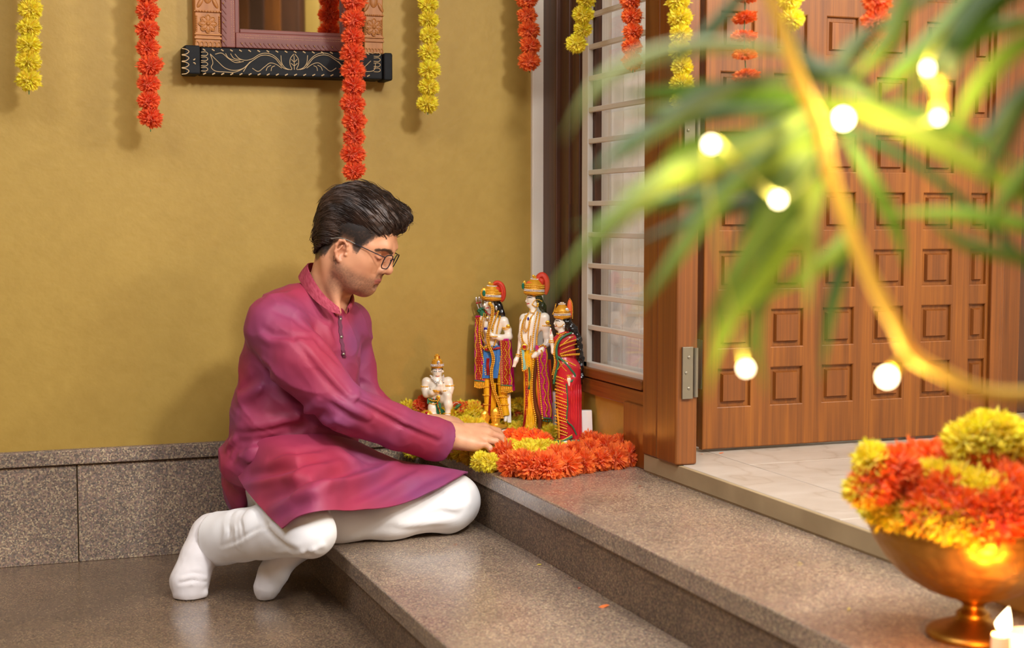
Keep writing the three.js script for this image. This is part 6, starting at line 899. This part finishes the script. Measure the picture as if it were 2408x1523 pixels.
  const dh = new Field(); dh.chain([q(1246, 840), q(1248, 900, 0.002), q(1247, 1006, 0.006)], [20 * k, 16 * k, 17 * k], 0.01).chain([q(1268, 840, -0.002), q(1272, 920, -0.002), q(1276, 1008, 0)], [18 * k, 16 * k, 14 * k], 0.01); dh.bump((x, y, z) => 0.0016 * Math.sin(((x - F.t.position.x) * flatR.x + (z - F.t.position.z) * flatR.z) * 1150)); F.field('dhoti', dh, FM.yellow, 0.0017, null, 'yellow pleated lower cloth');
  F.add('drape', [F.band([[1240, 868, 0.018], [1240, 910, 0.019], [1238, 960, 0.019], [1231, 1004, 0.02]], (u) => 12 - 7 * u, 1.6)], FM.deepRed); F.add('drape', [F.band([[1266, 846, 0.018], [1270, 900, 0.018], [1272, 960, 0.018], [1270, 985, 0.018]], 15, 1.6)], FM.orange); F.add('drape', [F.band([[1291, 845, 0.008], [1294, 900, 0.008], [1296, 945, 0.008]], 9, 1.6)], FM.orange); F.add('drape', [F.band([[1244, 862, 0.0205], [1246, 880, 0.021], [1244, 915, 0.021]], 5, 1.4)], FM.green);
  F.add('braid', [taperTube(F.path([[1262, 846, 0.024], [1258, 880, 0.025], [1256, 920, 0.025], [1262, 960, 0.026], [1270, 990, 0.026], [1268, 1014, 0.026]]), (t) => k * (3.4 + 3 * t), 30, 8)], FM.brown); F.add('bead_cord', [...F.beads([[1254, 845, 0.026], [1252, 880, 0.027], [1251, 920, 0.027], [1254, 955, 0.027], [1260, 985, 0.027], [1257, 1004, 0.027], [1254, 1014, 0.027]], 2.6, 1.9)], FM.gold);
  F.add('shawl', F.band([[1272, 812, 0.02], [1274, 840, 0.022], [1280, 900, 0.022], [1286, 984, 0.022]], (u) => 26 + 3 * u, 2), FM.magenta); F.add('gold_trim', [...F.beads([[1263, 826, 0.026], [1267, 880, 0.027], [1272, 940, 0.027], [1276, 984, 0.027]], 2.5, 1.9), F.wave([[1272, 822, 0.027], [1277, 880, 0.027], [1283, 940, 0.027], [1287, 980, 0.027]], 1.6, 2.4, 10), F.wave([[1284, 820, 0.026], [1287, 880, 0.026], [1292, 940, 0.026], [1295, 980, 0.026]], 2, 2.2, 5), ...F.beads([[1268, 815, 0.024], [1276, 811, 0.024], [1284, 816, 0.024]], 2.4)], FM.gold); F.add('hem', [F.line([[1274, 982, 0.026], [1296, 984, 0.026]], 2), ...F.beads([[1273, 987, 0.026], [1285, 990, 0.026], [1296, 989, 0.026]], 2.4)], FM.green);
  F.add('sequins', [...F.sequins([[1272, 818, 0.0255], [1276, 860, 0.0265], [1282, 920, 0.0265], [1287, 980, 0.0265]], 24, 26, 3), ...F.sequins([[1240, 872, 0.0205], [1240, 915, 0.0215], [1237, 965, 0.0215]], 8, 16, 2, 1)], FM.gold);
  F.add('chest_garland', [...F.beads([[1270, 736, 0.012], [1266, 765, 0.018], [1262, 800, 0.018], [1264, 826, 0.02]], 2.2, 1.9), ...F.beads([[1236, 742, 0.014], [1228, 765, 0.018], [1228, 795, 0.018], [1234, 808, 0.019]], 2, 1.9), ...F.beads([[1248, 790, 0.02], [1246, 818, 0.02], [1242, 850, 0.021]], 1.8)], FM.gold);
  F.add('support_block', F.box(1289, 920, 1305, 1022, -0.01, 0.03, 0.008), FM.block);
}
{ // ---------------- the draped woman
  const F = new Figurine('figurine of a woman in a red and gold sari, long black hair', 1338, 1042, -3.56), q = (x, y, t) => F.q(x, y, t), k = F.px;
  const b = new Field(), C = (pts, rs, kk = 0.006) => b.chain(pts.map((p) => q(...p)), rs.map((r) => r * k), kk);
  b.ell(q(1318, 757), [12.5 * k, 17 * k, 12 * k], 0.004).ball(q(1311, 770), 6.5 * k, 0.006); C([[1306.5, 754], [1303.5, 761]], [1.5, 2], 0.004); b.ball(q(1306.5, 766), 2 * k, 0.003).ball(q(1307.5, 769.5), 1.9 * k, 0.003); C([[1320, 770], [1321, 788]], [7.5, 8.5]); C([[1327, 756, 0.006], [1326, 767, 0.008]], [3.2, 2.4], 0.003);
  C([[1304, 812, 0.004], [1301, 828, 0.01], [1297, 804, 0.012], [1296, 790, 0.012]], [5, 4.2, 4, 3.6]); C([[1296, 790, 0.012], [1294.5, 772, 0.012]], [4.4, 2]); C([[1337, 876, 0.02], [1338, 892, 0.022], [1339, 906, 0.022]], [4.2, 4.6, 3]); C([[1330, 1036, 0.02], [1326, 1042, 0.024]], [6, 4.4]);
  F.field('figure', b, FM.ivory, 0.0014, face(F, 1318, 757, 12, 0, [[[[1305, 749], [1310, 748], [1316, 751]], 1.1, BROW], [[[1307, 754], [1312, 753.5], [1316, 755]], 1.4, BROW], [[[1305, 767], [1309, 766.5]], 1.7, LIPR], [[[1296, 775], [1295, 786]], 1.6, TIL], [[[1322, 1040], [1334, 1041]], 1.2, TIL]]), 'ivory face, hand and feet');
  const hr = new Field(); hr.ell(q(1325, 752, -0.002), [12 * k, 13 * k, 12.5 * k], 0.004).chain([q(1334, 756), q(1348, 775, -0.004), q(1360, 800, -0.004), q(1365, 840, -0.002), q(1366, 885), q(1363, 918)], [10 * k, 10 * k, 8.5 * k, 7.5 * k, 6.5 * k, 3 * k], 0.006); hr.bump((x, y, z) => 0.0026 * noise3(x * 170, y * 150, z * 170, 3)); F.field('hair', hr, FM.black, 0.0015, null, 'long glossy black hair');
  const cr = F.add('crown', F.crown(1322, 745, [[17, -3], [19, 0], [19.5, 4], [18.5, 8], [18.5, 14], [15, 20], [12, 24], [9, 27], [7, 30], [5, 33], [0, 36]], 0.02), FM.goldPaint); F.add('crown_gems', F.rows(1322, 745, [[19.8, 5, 1.4], [19.4, 8, 1.4], [7.5, 30.5, 1.8], [4, 33.5, 1.6]], 0.02), FM.silver, cr); F.add('crown_beads', [...F.rows(1322, 745, [[18.8, 14, 1.8], [19.2, 1, 1.2]], 0.02), ...F.beads([[1300, 738, 0.004], [1304, 728, 0.004], [1307, 715, 0.004]], 1.6), ...F.beads([[1315, 746, 0.016], [1322, 750, 0.018], [1332, 745, 0.016]], 1.5)], FM.gold, cr); F.add('crown_dome', F.crown(1322, 728, [[15, 0], [13, 5], [9, 8], [8, 9]], 0.02), FM.orange, cr); F.add('crown_flower', F.jewel(1333, 729, 0.016, 5, 5.4), FM.silver, cr);
  const hal = prep(new THREE.SphereGeometry(1, 24, 16)); hal.scale(7 * k, 24 * k, 9 * k); const hp = q(1340, 726, -0.006); hal.rotateY(YAW); hal.translate(hp.x, hp.y, hp.z); F.add('halo', hal, FM.orange, cr); F.add('halo_beads', F.beads([[1346, 748, 0.001], [1346.5, 730, 0.001], [1345, 712, 0.001], [1340, 702, 0]], 1.5), FM.gold, cr);
  const sr = new Field(); sr.ell(q(1328, 800), [24 * k, 22 * k, 15 * k], 0.01).ell(q(1332, 835), [24 * k, 34 * k, 16 * k], 0.012).chain([q(1330, 860), q(1330, 930), q(1330, 1030)], [25 * k, 20 * k, 19 * k], 0.012).chain([q(1348, 865, 0.004), q(1352, 930, 0.004), q(1356, 1030, 0.004)], [18 * k, 15 * k, 15 * k], 0.01).ball(q(1346, 796), 11 * k, 0.012).ball(q(1308, 800), 8 * k, 0.012).cap(q(1350, 890, 0.018), q(1344, 908, 0.018), 8 * k, 6 * k, 0.008); sr.cut((x, y, z) => H2 + 0.004 - y); sr.bump((x, y, z) => { const r = ((x - F.t.position.x) * flatR.x + (z - F.t.position.z) * flatR.z) / k; return r > 2 && y < H2 + 0.17 ? 0.0011 * Math.sin(r * 1.15) : 0; }); F.field('sari', sr, FM.red, 0.0016, null, 'glossy red sari with gold bands');
  F.add('border', [F.line([[1344, 782, 0.016], [1330, 788, 0.021], [1316, 800, 0.022], [1309, 818, 0.021], [1310, 840, 0.022], [1313, 852, 0.022], [1306, 880, 0.02], [1302, 902, 0.016]], 2.8), F.line([[1312, 838, 0.023], [1326, 850, 0.025], [1342, 868, 0.026], [1352, 884, 0.024], [1343, 898, 0.026]], 2.6), F.line([[1332, 902, 0.025], [1335, 950, 0.024], [1334, 990, 0.024], [1346, 1002, 0.024], [1356, 1022, 0.022]], 1.6), F.line([[1306, 1036, 0.012], [1320, 1038, 0.022], [1346, 1026, 0.024]], 3.4), F.line([[1342, 1036, 0.022], [1362, 1036, 0.022]], 3)], FM.green);
  const gb = []; for (const [x0, y0, x1, y1] of [[1318, 812, 1354, 799], [1318, 832, 1359, 820], [1320, 836, 1362, 832], [1326, 846, 1364, 866]]) gb.push(...F.beads([[x0, y0, 0.024], [(x0 + x1) / 2, (y0 + y1) / 2 - 1, 0.026], [x1, y1, 0.012]], 2.1, 1.9)); for (const [x0, y0, x1, y1] of [[1320, 822, 1356, 808], [1316, 815, 1348, 790], [1320, 838, 1362, 834]]) gb.push(F.line([[x0, y0, 0.023], [(x0 + x1) / 2, (y0 + y1) / 2 - 1, 0.0255], [x1, y1, 0.013]], 1.2));
  for (let i = 0; i < 9; i++) { const y = 886 + i * 15.5; gb.push(...F.beads([[1306, y - 2, 0.014], [1318, y + 2, 0.022], [1333, y + 8, 0.0235]], i % 2 ? 1.5 : 2.2, 2), F.line([[1306, y + 5, 0.014], [1318, y + 9, 0.022], [1333, y + 14, 0.0235]], 1.1)); }
  gb.push(...F.beads([[1316, 790, 0.018], [1306, 806, 0.016], [1302, 830, 0.016], [1304, 850, 0.018], [1299, 880, 0.014]], 1.8), ...F.beads([[1320, 788, 0.018], [1308, 808, 0.018], [1304.5, 832, 0.018], [1306, 856, 0.018], [1301, 890, 0.014]], 1.6), F.line([[1310, 960, 0.018], [1314, 1000, 0.019], [1315, 1030, 0.02]], 2.4), F.line([[1308, 1033, 0.014], [1322, 1034, 0.0235], [1346, 1022, 0.0245]], 1.4), ...F.beads([[1310, 784, 0.014], [1320, 786, 0.016], [1330, 782, 0.015]], 2), ...F.beads([[1307, 762, 0.012], [1312, 768, 0.0135], [1320, 767, 0.014], [1326, 762, 0.0125]], 1.3), ...F.beads([[1314, 848, 0.026], [1322, 862, 0.027], [1332, 872, 0.027]], 1.4), ...F.beads([[1326, 852, 0.027], [1318, 860, 0.026], [1312, 868, 0.024]], 1.4), ...F.ring(1338, 882, 5.6, 1.8, 0, 0.021), ...F.ring(1338, 886, 5.6, 1.6, 0, 0.021), ...F.ring(1296.5, 804, 5.4, 1.8, 0, 0.012), ...F.ring(1296.5, 800, 5.2, 1.5, 0, 0.012)); F.add('gold_work', gb, FM.gold, null, 'gold bead bands on the sari');
  F.add('earring', [F.jewel(1326, 768, 0.0115, 2.6, 4.4), F.jewel(1347, 784, 0.016, 2.4, 2.2)], FM.silver);
  F.add('support_block', F.box(1367, 964, 1391, 1034, -0.004, 0.022, 0.006), FM.block); F.add('foot_plate', F.box(1300, 1040, 1366, 1046, 0.004, 0.04), FM.silver);
}
{ // ---------------- the kneeling one
  const F = new Figurine('small kneeling figurine with folded hands and a golden mace, beside the wall', 1030, 986, -3.80), q = (x, y, t) => F.q(x, y, t), k = F.px;
  const b = new Field(), C = (pts, rs, kk = 0.006) => b.chain(pts.map((p) => q(...p)), rs.map((r) => r * k), kk);
  b.ell(q(1028, 872), [12 * k, 14 * k, 12 * k], 0.004).ell(q(1029, 879, 0.008), [7 * k, 5.5 * k, 6 * k], 0.005).ball(q(1016, 874, -0.002), 3 * k, 0.003).ball(q(1041, 873, -0.002), 3 * k, 0.003); C([[1029, 868, 0.011], [1029, 875, 0.014]], [1.5, 2], 0.004);
  C([[1028, 882], [1028, 892]], [9, 11]); b.ell(q(1029, 908), [23 * k, 22 * k, 15 * k], 0.01).ell(q(1027, 928), [18 * k, 18 * k, 14 * k], 0.01).ball(q(1004, 897), 10 * k, 0.01).ball(q(1053, 896), 10 * k, 0.01);
  C([[1002, 898], [1000, 914, 0.004], [1003, 926, 0.008], [1016, 922, 0.02], [1028, 914, 0.026]], [10, 9, 8.5, 7.5, 5.5]); C([[1055, 897], [1058, 912, 0.004], [1056, 922, 0.008], [1046, 920, 0.02], [1038, 914, 0.026]], [10, 9, 8, 7, 5.5]); C([[1030, 914, 0.026], [1032, 904, 0.028], [1035, 895, 0.029]], [5, 4.4, 2.2], 0.004); C([[1038, 914, 0.026], [1038, 904, 0.028], [1037, 896, 0.028]], [5, 4.2, 2.2], 0.004);
  C([[1036, 946, 0], [1046, 938, 0.016], [1053, 930, 0.026]], [12, 11, 9]); C([[1053, 930, 0.026], [1054, 950, 0.026], [1053, 970, 0.024]], [8.5, 9.5, 6]); C([[1053, 974, 0.024], [1050, 983, 0.034], [1046, 986, 0.04]], [6.5, 5.5, 4]); C([[1018, 944], [1018, 960, 0.01], [1019, 978, 0.014]], [12, 11, 10]); C([[1019, 978, 0.014], [1008, 984, 0]], [9, 8]);
  F.field('figure', b, FM.ivory, 0.0014, face(F, 1028, 872, 12, 0, [[[[1018, 868], [1023, 867], [1027, 869]], 1.1, GREYB], [[[1031, 869], [1036, 867], [1040, 868]], 1.1, GREYB], [[[1020, 872.5], [1024, 873.5], [1027, 873]], 1, GREYB], [[[1031, 873], [1035, 873.5], [1038, 872]], 1, GREYB], [[[1025, 884], [1029, 885], [1033, 884]], 1.5, lin(0xd2643c)], [[[1028, 864], [1028, 870]], 0.9, TIL], [[[1031, 864], [1031, 870]], 0.9, TIL], [[[1032, 900], [1032, 901]], 1.4, BROW], [[[1043, 899], [1043.5, 900]], 1.4, BROW], [[[1011, 914], [1012, 915]], 1.4, lin(0x8a4a20)]]), 'ivory kneeling body');
  const hr = new Field(); hr.ell(q(1028, 868, -0.005), [14 * k, 11 * k, 11 * k], 0.004); F.field('hair', hr, FM.black, 0.0016);
  const cr = F.add('crown', F.crown(1028, 863, [[12, -2], [14.5, 0], [15, 4], [14, 9], [12, 13], [10, 15], [8, 19], [6, 20], [5.5, 25], [4, 27], [0, 31]], 0.02), FM.goldPaint); F.add('crown_gems', [...F.rows(1028, 863, [[15.4, 4, 1.6], [15, 7, 1.6]], 0.02), F.jewel(1031, 853, 0.018, 4, 5.4)], FM.silver, cr); F.add('crown_beads', F.rows(1028, 863, [[10.6, 15, 1.7], [8.6, 18, 1.6], [4.6, 27, 1.6], [2.4, 30, 1.6]], 0.02), FM.gold, cr); F.add('crown_band', F.crown(1028, 843, [[6.4, 0], [6.2, 5], [5.6, 6]], 0.02), FM.deepRed, cr);
  F.add('necklace', [...F.beads([[1012, 883, 0.012], [1018, 893, 0.019], [1026, 901, 0.022], [1032, 902, 0.023]], 2), ...F.beads([[1015, 884, 0.012], [1021, 893, 0.02], [1028, 898, 0.022], [1034, 897, 0.022], [1040, 890, 0.019], [1043, 882, 0.012]], 1.9), ...F.beads([[1044, 886, 0.014], [1042, 896, 0.018]], 1.9)], FM.silver);
  F.add('gold_bands', [...F.ring(1001, 908, 10.4, 2, 0, 0.003), ...F.ring(1057, 906, 10.2, 2, 0, 0.003), ...F.ring(1024, 917, 6.8, 2, 0, 0.024), ...F.ring(1026, 920, 6.8, 2, 0, 0.024), ...F.ring(1045, 918, 6.8, 2, 0, 0.022), ...F.ring(1053, 971, 7.4, 1.5, 0, 0.024), F.jewel(1030.5, 934, 0.022, 5, 5), ...F.beads([[1008, 938, 0.014], [1018, 942, 0.02], [1030, 941, 0.022], [1042, 936, 0.018]], 2), ...F.beads([[1007, 946, 0.014], [1018, 950, 0.02], [1028, 948, 0.022]], 2), ...F.beads([[1029, 944, 0.023], [1030, 955, 0.024], [1034, 966, 0.024], [1036, 976, 0.024]], 1.8), F.line([[1020, 970, 0.02], [1008, 978, 0.024]], 2)], FM.gold); F.add('gems', [F.jewel(1020, 938, 0.022, 2, 2), F.jewel(1029, 948, 0.0255, 1.7, 1.7), F.jewel(1032, 960, 0.0265, 1.7, 1.7), F.jewel(1003, 970, 0.042, 3.4, 3)], FM.ruby);
  F.add('loincloth', [F.band([[1030, 938, 0.014], [1031, 956, 0.018], [1034, 978, 0.02]], (u) => 14 - 4 * u, 2), F.band([[1018, 936, 0.008], [1018, 948, 0.01]], 26, 6), F.band([[1038, 962, 0.016], [1044, 970, 0.016]], 8, 2)], FM.green);
  const mc = new Field(); mc.ball(q(1003, 979, 0.022), 15.5 * k, 0.004); mc.bump((x, y, z) => 0.0018 * Math.max(0, noise3(x * 230, y * 230, z * 230, 9))); F.field('mace', mc, FM.gold, 0.0014); F.add('mace_beads', F.rows(1003, 979, [[15.6, 0, 1.6], [14, 7, 1.5], [14, -7, 1.5]], 0).map((g) => g.translate(flatT.x * 0.022, 0, flatT.z * 0.022)), FM.gold);
}

// ---------------------------------------------------------------- palm leaves and string lights close to the camera
{
  const root = D(2480, 900, 0.95); const t = thing('potted_palm', 'leafy green palm hanging close to the camera at the upper right, out of focus', 'palm', [root.x, 0, root.z]);
  const G1 = lin(0x5d7f0e), G2 = lin(0x7c9c16), G3 = lin(0x3c5a12), r = rng(31), mat = phys({ vertexColors: true, roughness: 0.85, clearcoat: 0.15, clearcoatRoughness: 0.4, transmission: 0.4, thickness: 0, side: THREE.DoubleSide });
  const leaf = (pts, w, c) => { // a long blade, folded along its midrib
    const cv = curve(pts.map((q) => D(...q))), n = 26, P = [], tw = (r() - 0.5) * 0.8; const sec = (u) => { const p = cv.getPoint(u), d = cv.getTangent(u), s = d.clone().cross(camT).normalize().applyAxisAngle(d, tw + u * 0.5), W = w * Math.pow(Math.sin(Math.PI * Math.min(1, 0.06 + u * 0.94)), 0.6) * (u > 0.6 ? 1 - Math.pow((u - 0.6) / 0.4, 1.6) : 1) + 0.0003, nn = d.clone().cross(s).normalize(); return [p.clone().addScaledVector(s, -W).addScaledVector(nn, W * 0.3), p.clone().addScaledVector(nn, -W * 0.15), p.clone().addScaledVector(s, W).addScaledVector(nn, W * 0.3)]; };
    for (let i = 0; i < n; i++) { const A = sec(i / n), B = sec((i + 1) / n); for (let j = 0; j < 2; j++) P.push(...A[j].toArray(), ...B[j].toArray(), ...B[j + 1].toArray(), ...A[j].toArray(), ...B[j + 1].toArray(), ...A[j + 1].toArray()); }
    const g = new THREE.BufferGeometry(); g.setAttribute('position', new THREE.BufferAttribute(new Float32Array(P), 3)); g.translate(-t.position.x, 0, -t.position.z); g.computeVertexNormals(); part('leaf', plain(prep(g), [0, 1, 2].map((i) => c[i] * (0.85 + r() * 0.3))), mat, t);
  };
  const L = [
    [[[1905, 260, 0.92], [1780, 330, 0.86], [1560, 420, 0.8], [1400, 560, 0.76], [1262, 730, 0.74]], 0.0065, G2], [[[1920, 290, 0.92], [1800, 360, 0.88], [1660, 500, 0.85], [1560, 640, 0.84], [1480, 760, 0.84]], 0.006, G1],
    [[[1880, 120, 0.92], [1720, 100, 0.84], [1540, 120, 0.78], [1400, 200, 0.74], [1320, 330, 0.72]], 0.006, G2], [[[1890, 180, 0.92], [1700, 210, 0.86], [1560, 290, 0.82], [1440, 400, 0.8]], 0.0055, G3],
    [[[1930, 330, 0.93], [1850, 420, 0.88], [1780, 560, 0.86], [1700, 700, 0.85], [1640, 830, 0.86]], 0.006, G1], [[[1900, 300, 0.93], [1720, 330, 0.88], [1600, 360, 0.86], [1520, 440, 0.86]], 0.006, G2], [[[1940, 420, 0.93], [1900, 520, 0.9], [1800, 640, 0.88], [1700, 780, 0.87], [1660, 940, 0.88]], 0.006, G2],
    [[[1930, 360, 0.93], [1860, 480, 0.91], [1800, 640, 0.9], [1780, 800, 0.9], [1800, 930, 0.9]], 0.0055, G1], [[[1990, 500, 0.94], [1980, 620, 0.93], [1950, 740, 0.92], [1930, 900, 0.92]], 0.005, G3], [[[1960, 420, 0.94], [2000, 540, 0.93], [1900, 640, 0.9], [1760, 720, 0.88]], 0.006, G2],
    [[[1840, 40, 0.92], [1900, 150, 0.9], [2000, 190, 0.88], [2100, 260, 0.88]], 0.009, G3], [[[1900, 230, 0.93], [2060, 270, 0.9], [2220, 350, 0.87], [2408, 460, 0.85], [2520, 560, 0.85]], 0.007, G2], [[[1920, 250, 0.93], [2100, 260, 0.9], [2260, 310, 0.87], [2440, 420, 0.85]], 0.006, G1],
    [[[2060, 60, 0.92], [2000, 120, 0.9], [1960, 180, 0.88]], 0.007, G1], [[[2140, -40, 0.9], [2100, 80, 0.88], [2000, 190, 0.86]], 0.007, G2], [[[2300, -40, 0.9], [2220, 60, 0.88], [2120, 160, 0.86], [2040, 230, 0.86]], 0.007, G2], [[[2408, 40, 0.86], [2300, 80, 0.86], [2180, 170, 0.86], [2080, 270, 0.86]], 0.006, G1],
    [[[2500, 60, 0.82], [2380, 120, 0.82], [2290, 220, 0.83], [2230, 340, 0.85]], 0.006, G2], [[[2520, 160, 0.82], [2400, 250, 0.82], [2350, 350, 0.83], [2300, 460, 0.84]], 0.006, G3], [[[2540, 330, 0.84], [2440, 380, 0.84], [2360, 470, 0.85], [2300, 560, 0.86]], 0.0055, G1], [[[2520, 560, 0.86], [2380, 520, 0.87], [2240, 500, 0.88], [2060, 500, 0.9]], 0.0055, G2],
    [[[2440, -60, 0.8], [2330, 0, 0.8], [2250, 110, 0.8], [2230, 200, 0.82]], 0.011, G3], [[[2480, 620, 0.88], [2380, 600, 0.88], [2250, 560, 0.89], [2150, 470, 0.9]], 0.005, G1], [[[1760, -30, 0.9], [1680, 60, 0.88], [1560, 180, 0.86]], 0.005, G3], [[[1980, 300, 0.93], [2050, 420, 0.9], [2110, 540, 0.9], [2130, 640, 0.9]], 0.005, G1], [[[1860, 250, 0.92], [1640, 270, 0.87], [1480, 330, 0.83], [1380, 420, 0.8]], 0.0055, G3],
    [[[1780, 340, 0.9], [1700, 380, 0.88], [1640, 440, 0.87]], 0.006, lin(0xa8a030)], [[[1810, 330, 0.9], [1770, 380, 0.88], [1740, 440, 0.88]], 0.007, lin(0xb5a83a)],
  ];
  for (let i = 0; i < 18; i++) { // the rest of the fan
    const side = i < 15, x0 = side ? 1900 + r() * 70 : 2430 + r() * 80, y0 = side ? 170 + r() * 260 : -40 + r() * 480, an = side ? Math.PI * (0.5 + r() * 0.62) : Math.PI * (0.62 + r() * 0.34), len = side ? 260 + r() * 330 : 220 + r() * 220, d0 = 0.93, d1 = 0.84 + r() * 0.08, q = []; for (let k = 0; k <= 3; k++) { const u = k / 3; q.push([x0 + Math.cos(an) * len * u, y0 + Math.sin(an) * len * u * 0.8 + 70 * u * u - 30 * u, lerp(d0, d1, u)]); } L.push([q, 0.0045 + r() * 0.002, [G1, G2, G3][i % 3]]); }
  for (const [pts, w, c] of L) leaf(pts, w * (pts[3] && pts[pts.length - 1][0] < 1700 ? 1.05 : 0.9), c);
  part('stalk', [[[1905, 260, 0.93], [2200, 420, 0.93], [2520, 800, 0.95], [2560, 1700, 0.95]], [[2060, 60, 0.92], [2350, -60, 0.9], [2620, 300, 0.9], [2570, 1200, 0.95]]].map((pts) => { const g = tube(pts.map((q) => D(...q)), 0.0028, 60, 8); g.translate(-t.position.x, 0, -t.position.z); return g; }), M.stem, t);
  { const b = D(2560, 1700, 0.95); part('pot', lathe([[0, 0], [0.1, 0], [0.13, 0.24], [0.14, 0.26], [0.13, 0.26], [0.12, 0.24], [0, 0.23]], 40).translate(b.x - t.position.x, 0, b.z - t.position.z), std({ color: 0x8a5a3c, roughness: 0.8 }), t); }
}
{
  const g = thing('string_light', 'yellow fairy light cable with small glowing bulbs strung through the palm', 'string light', [0, 0, 0]);
  const main = [[1790, -60, 0.88], [1830, 40, 0.88], [1880, 190, 0.88], [1925, 290, 0.88], [1950, 400, 0.88], [1990, 520, 0.88], [2050, 660, 0.88], [2110, 770, 0.88], [2140, 832, 0.88], [2220, 880, 0.88], [2310, 920, 0.88], [2420, 928, 0.88], [2600, 900, 0.9]];
  part('cable', tube(main.map((q) => D(...q)), 0.0042, 140, 8), phys({ color: 0xf0cc5a, roughness: 0.9, transmission: 0.3, thickness: 0 }), g);
  const legs = []; for (const [a, b] of [[[1925, 290, 0.88], [1968, 284, 0.88]], [[2140, 832, 0.88], [2098, 872, 0.88]], [[2212, 190, 0.825], [2206, 262, 0.825]]]) legs.push(tube([D(...a), D((a[0] + b[0]) / 2, (a[1] + b[1]) / 2, a[2]), D(...b)], 0.003, 10, 7)); for (const e of legs) part('socket_lead', e, phys({ color: 0xe6c040, roughness: 0.5 }), g);
  const far = [[2330, -60, 0.83], [2180, 152, 0.823], [2207, 270, 0.823], [1990, 320, 0.85], [1832, 462, 0.803], [1674, 332, 0.793], [1690, 600, 0.84], [1752, 860, 0.843]]; part('thin_cable', tube(far.map((q) => D(...q)), 0.0009, 90, 5), phys({ color: 0x9fa04a, roughness: 0.6 }), g);
  for (const [x, y, d, s] of [[1983, 279, 0.88, 1.2], [2086, 886, 0.88, 1.1], [1672, 339, 0.79, 0.6], [1830, 469, 0.8, 0.6], [2181, 160, 0.82, 0.45], [2206, 277, 0.82, 0.45], [1754, 866, 0.84, 0.6]]) { const p = D(x, y, d), m = part('bulb', prep(new THREE.SphereGeometry(0.0036 * s, 14, 10)), M.bulbGlow, g); m.position.copy(p); const l = new THREE.PointLight(0xffdf9a, s > 1 ? 0.03 : 0.014, 0, 2); l.position.copy(p); l.castShadow = true; l.shadow.radius = 0.2; scene.add(l); }
}

scene.traverse((o) => { if (o.isMesh) { o.castShadow = true; o.receiveShadow = true; } });
renderer.render(scene, camera);
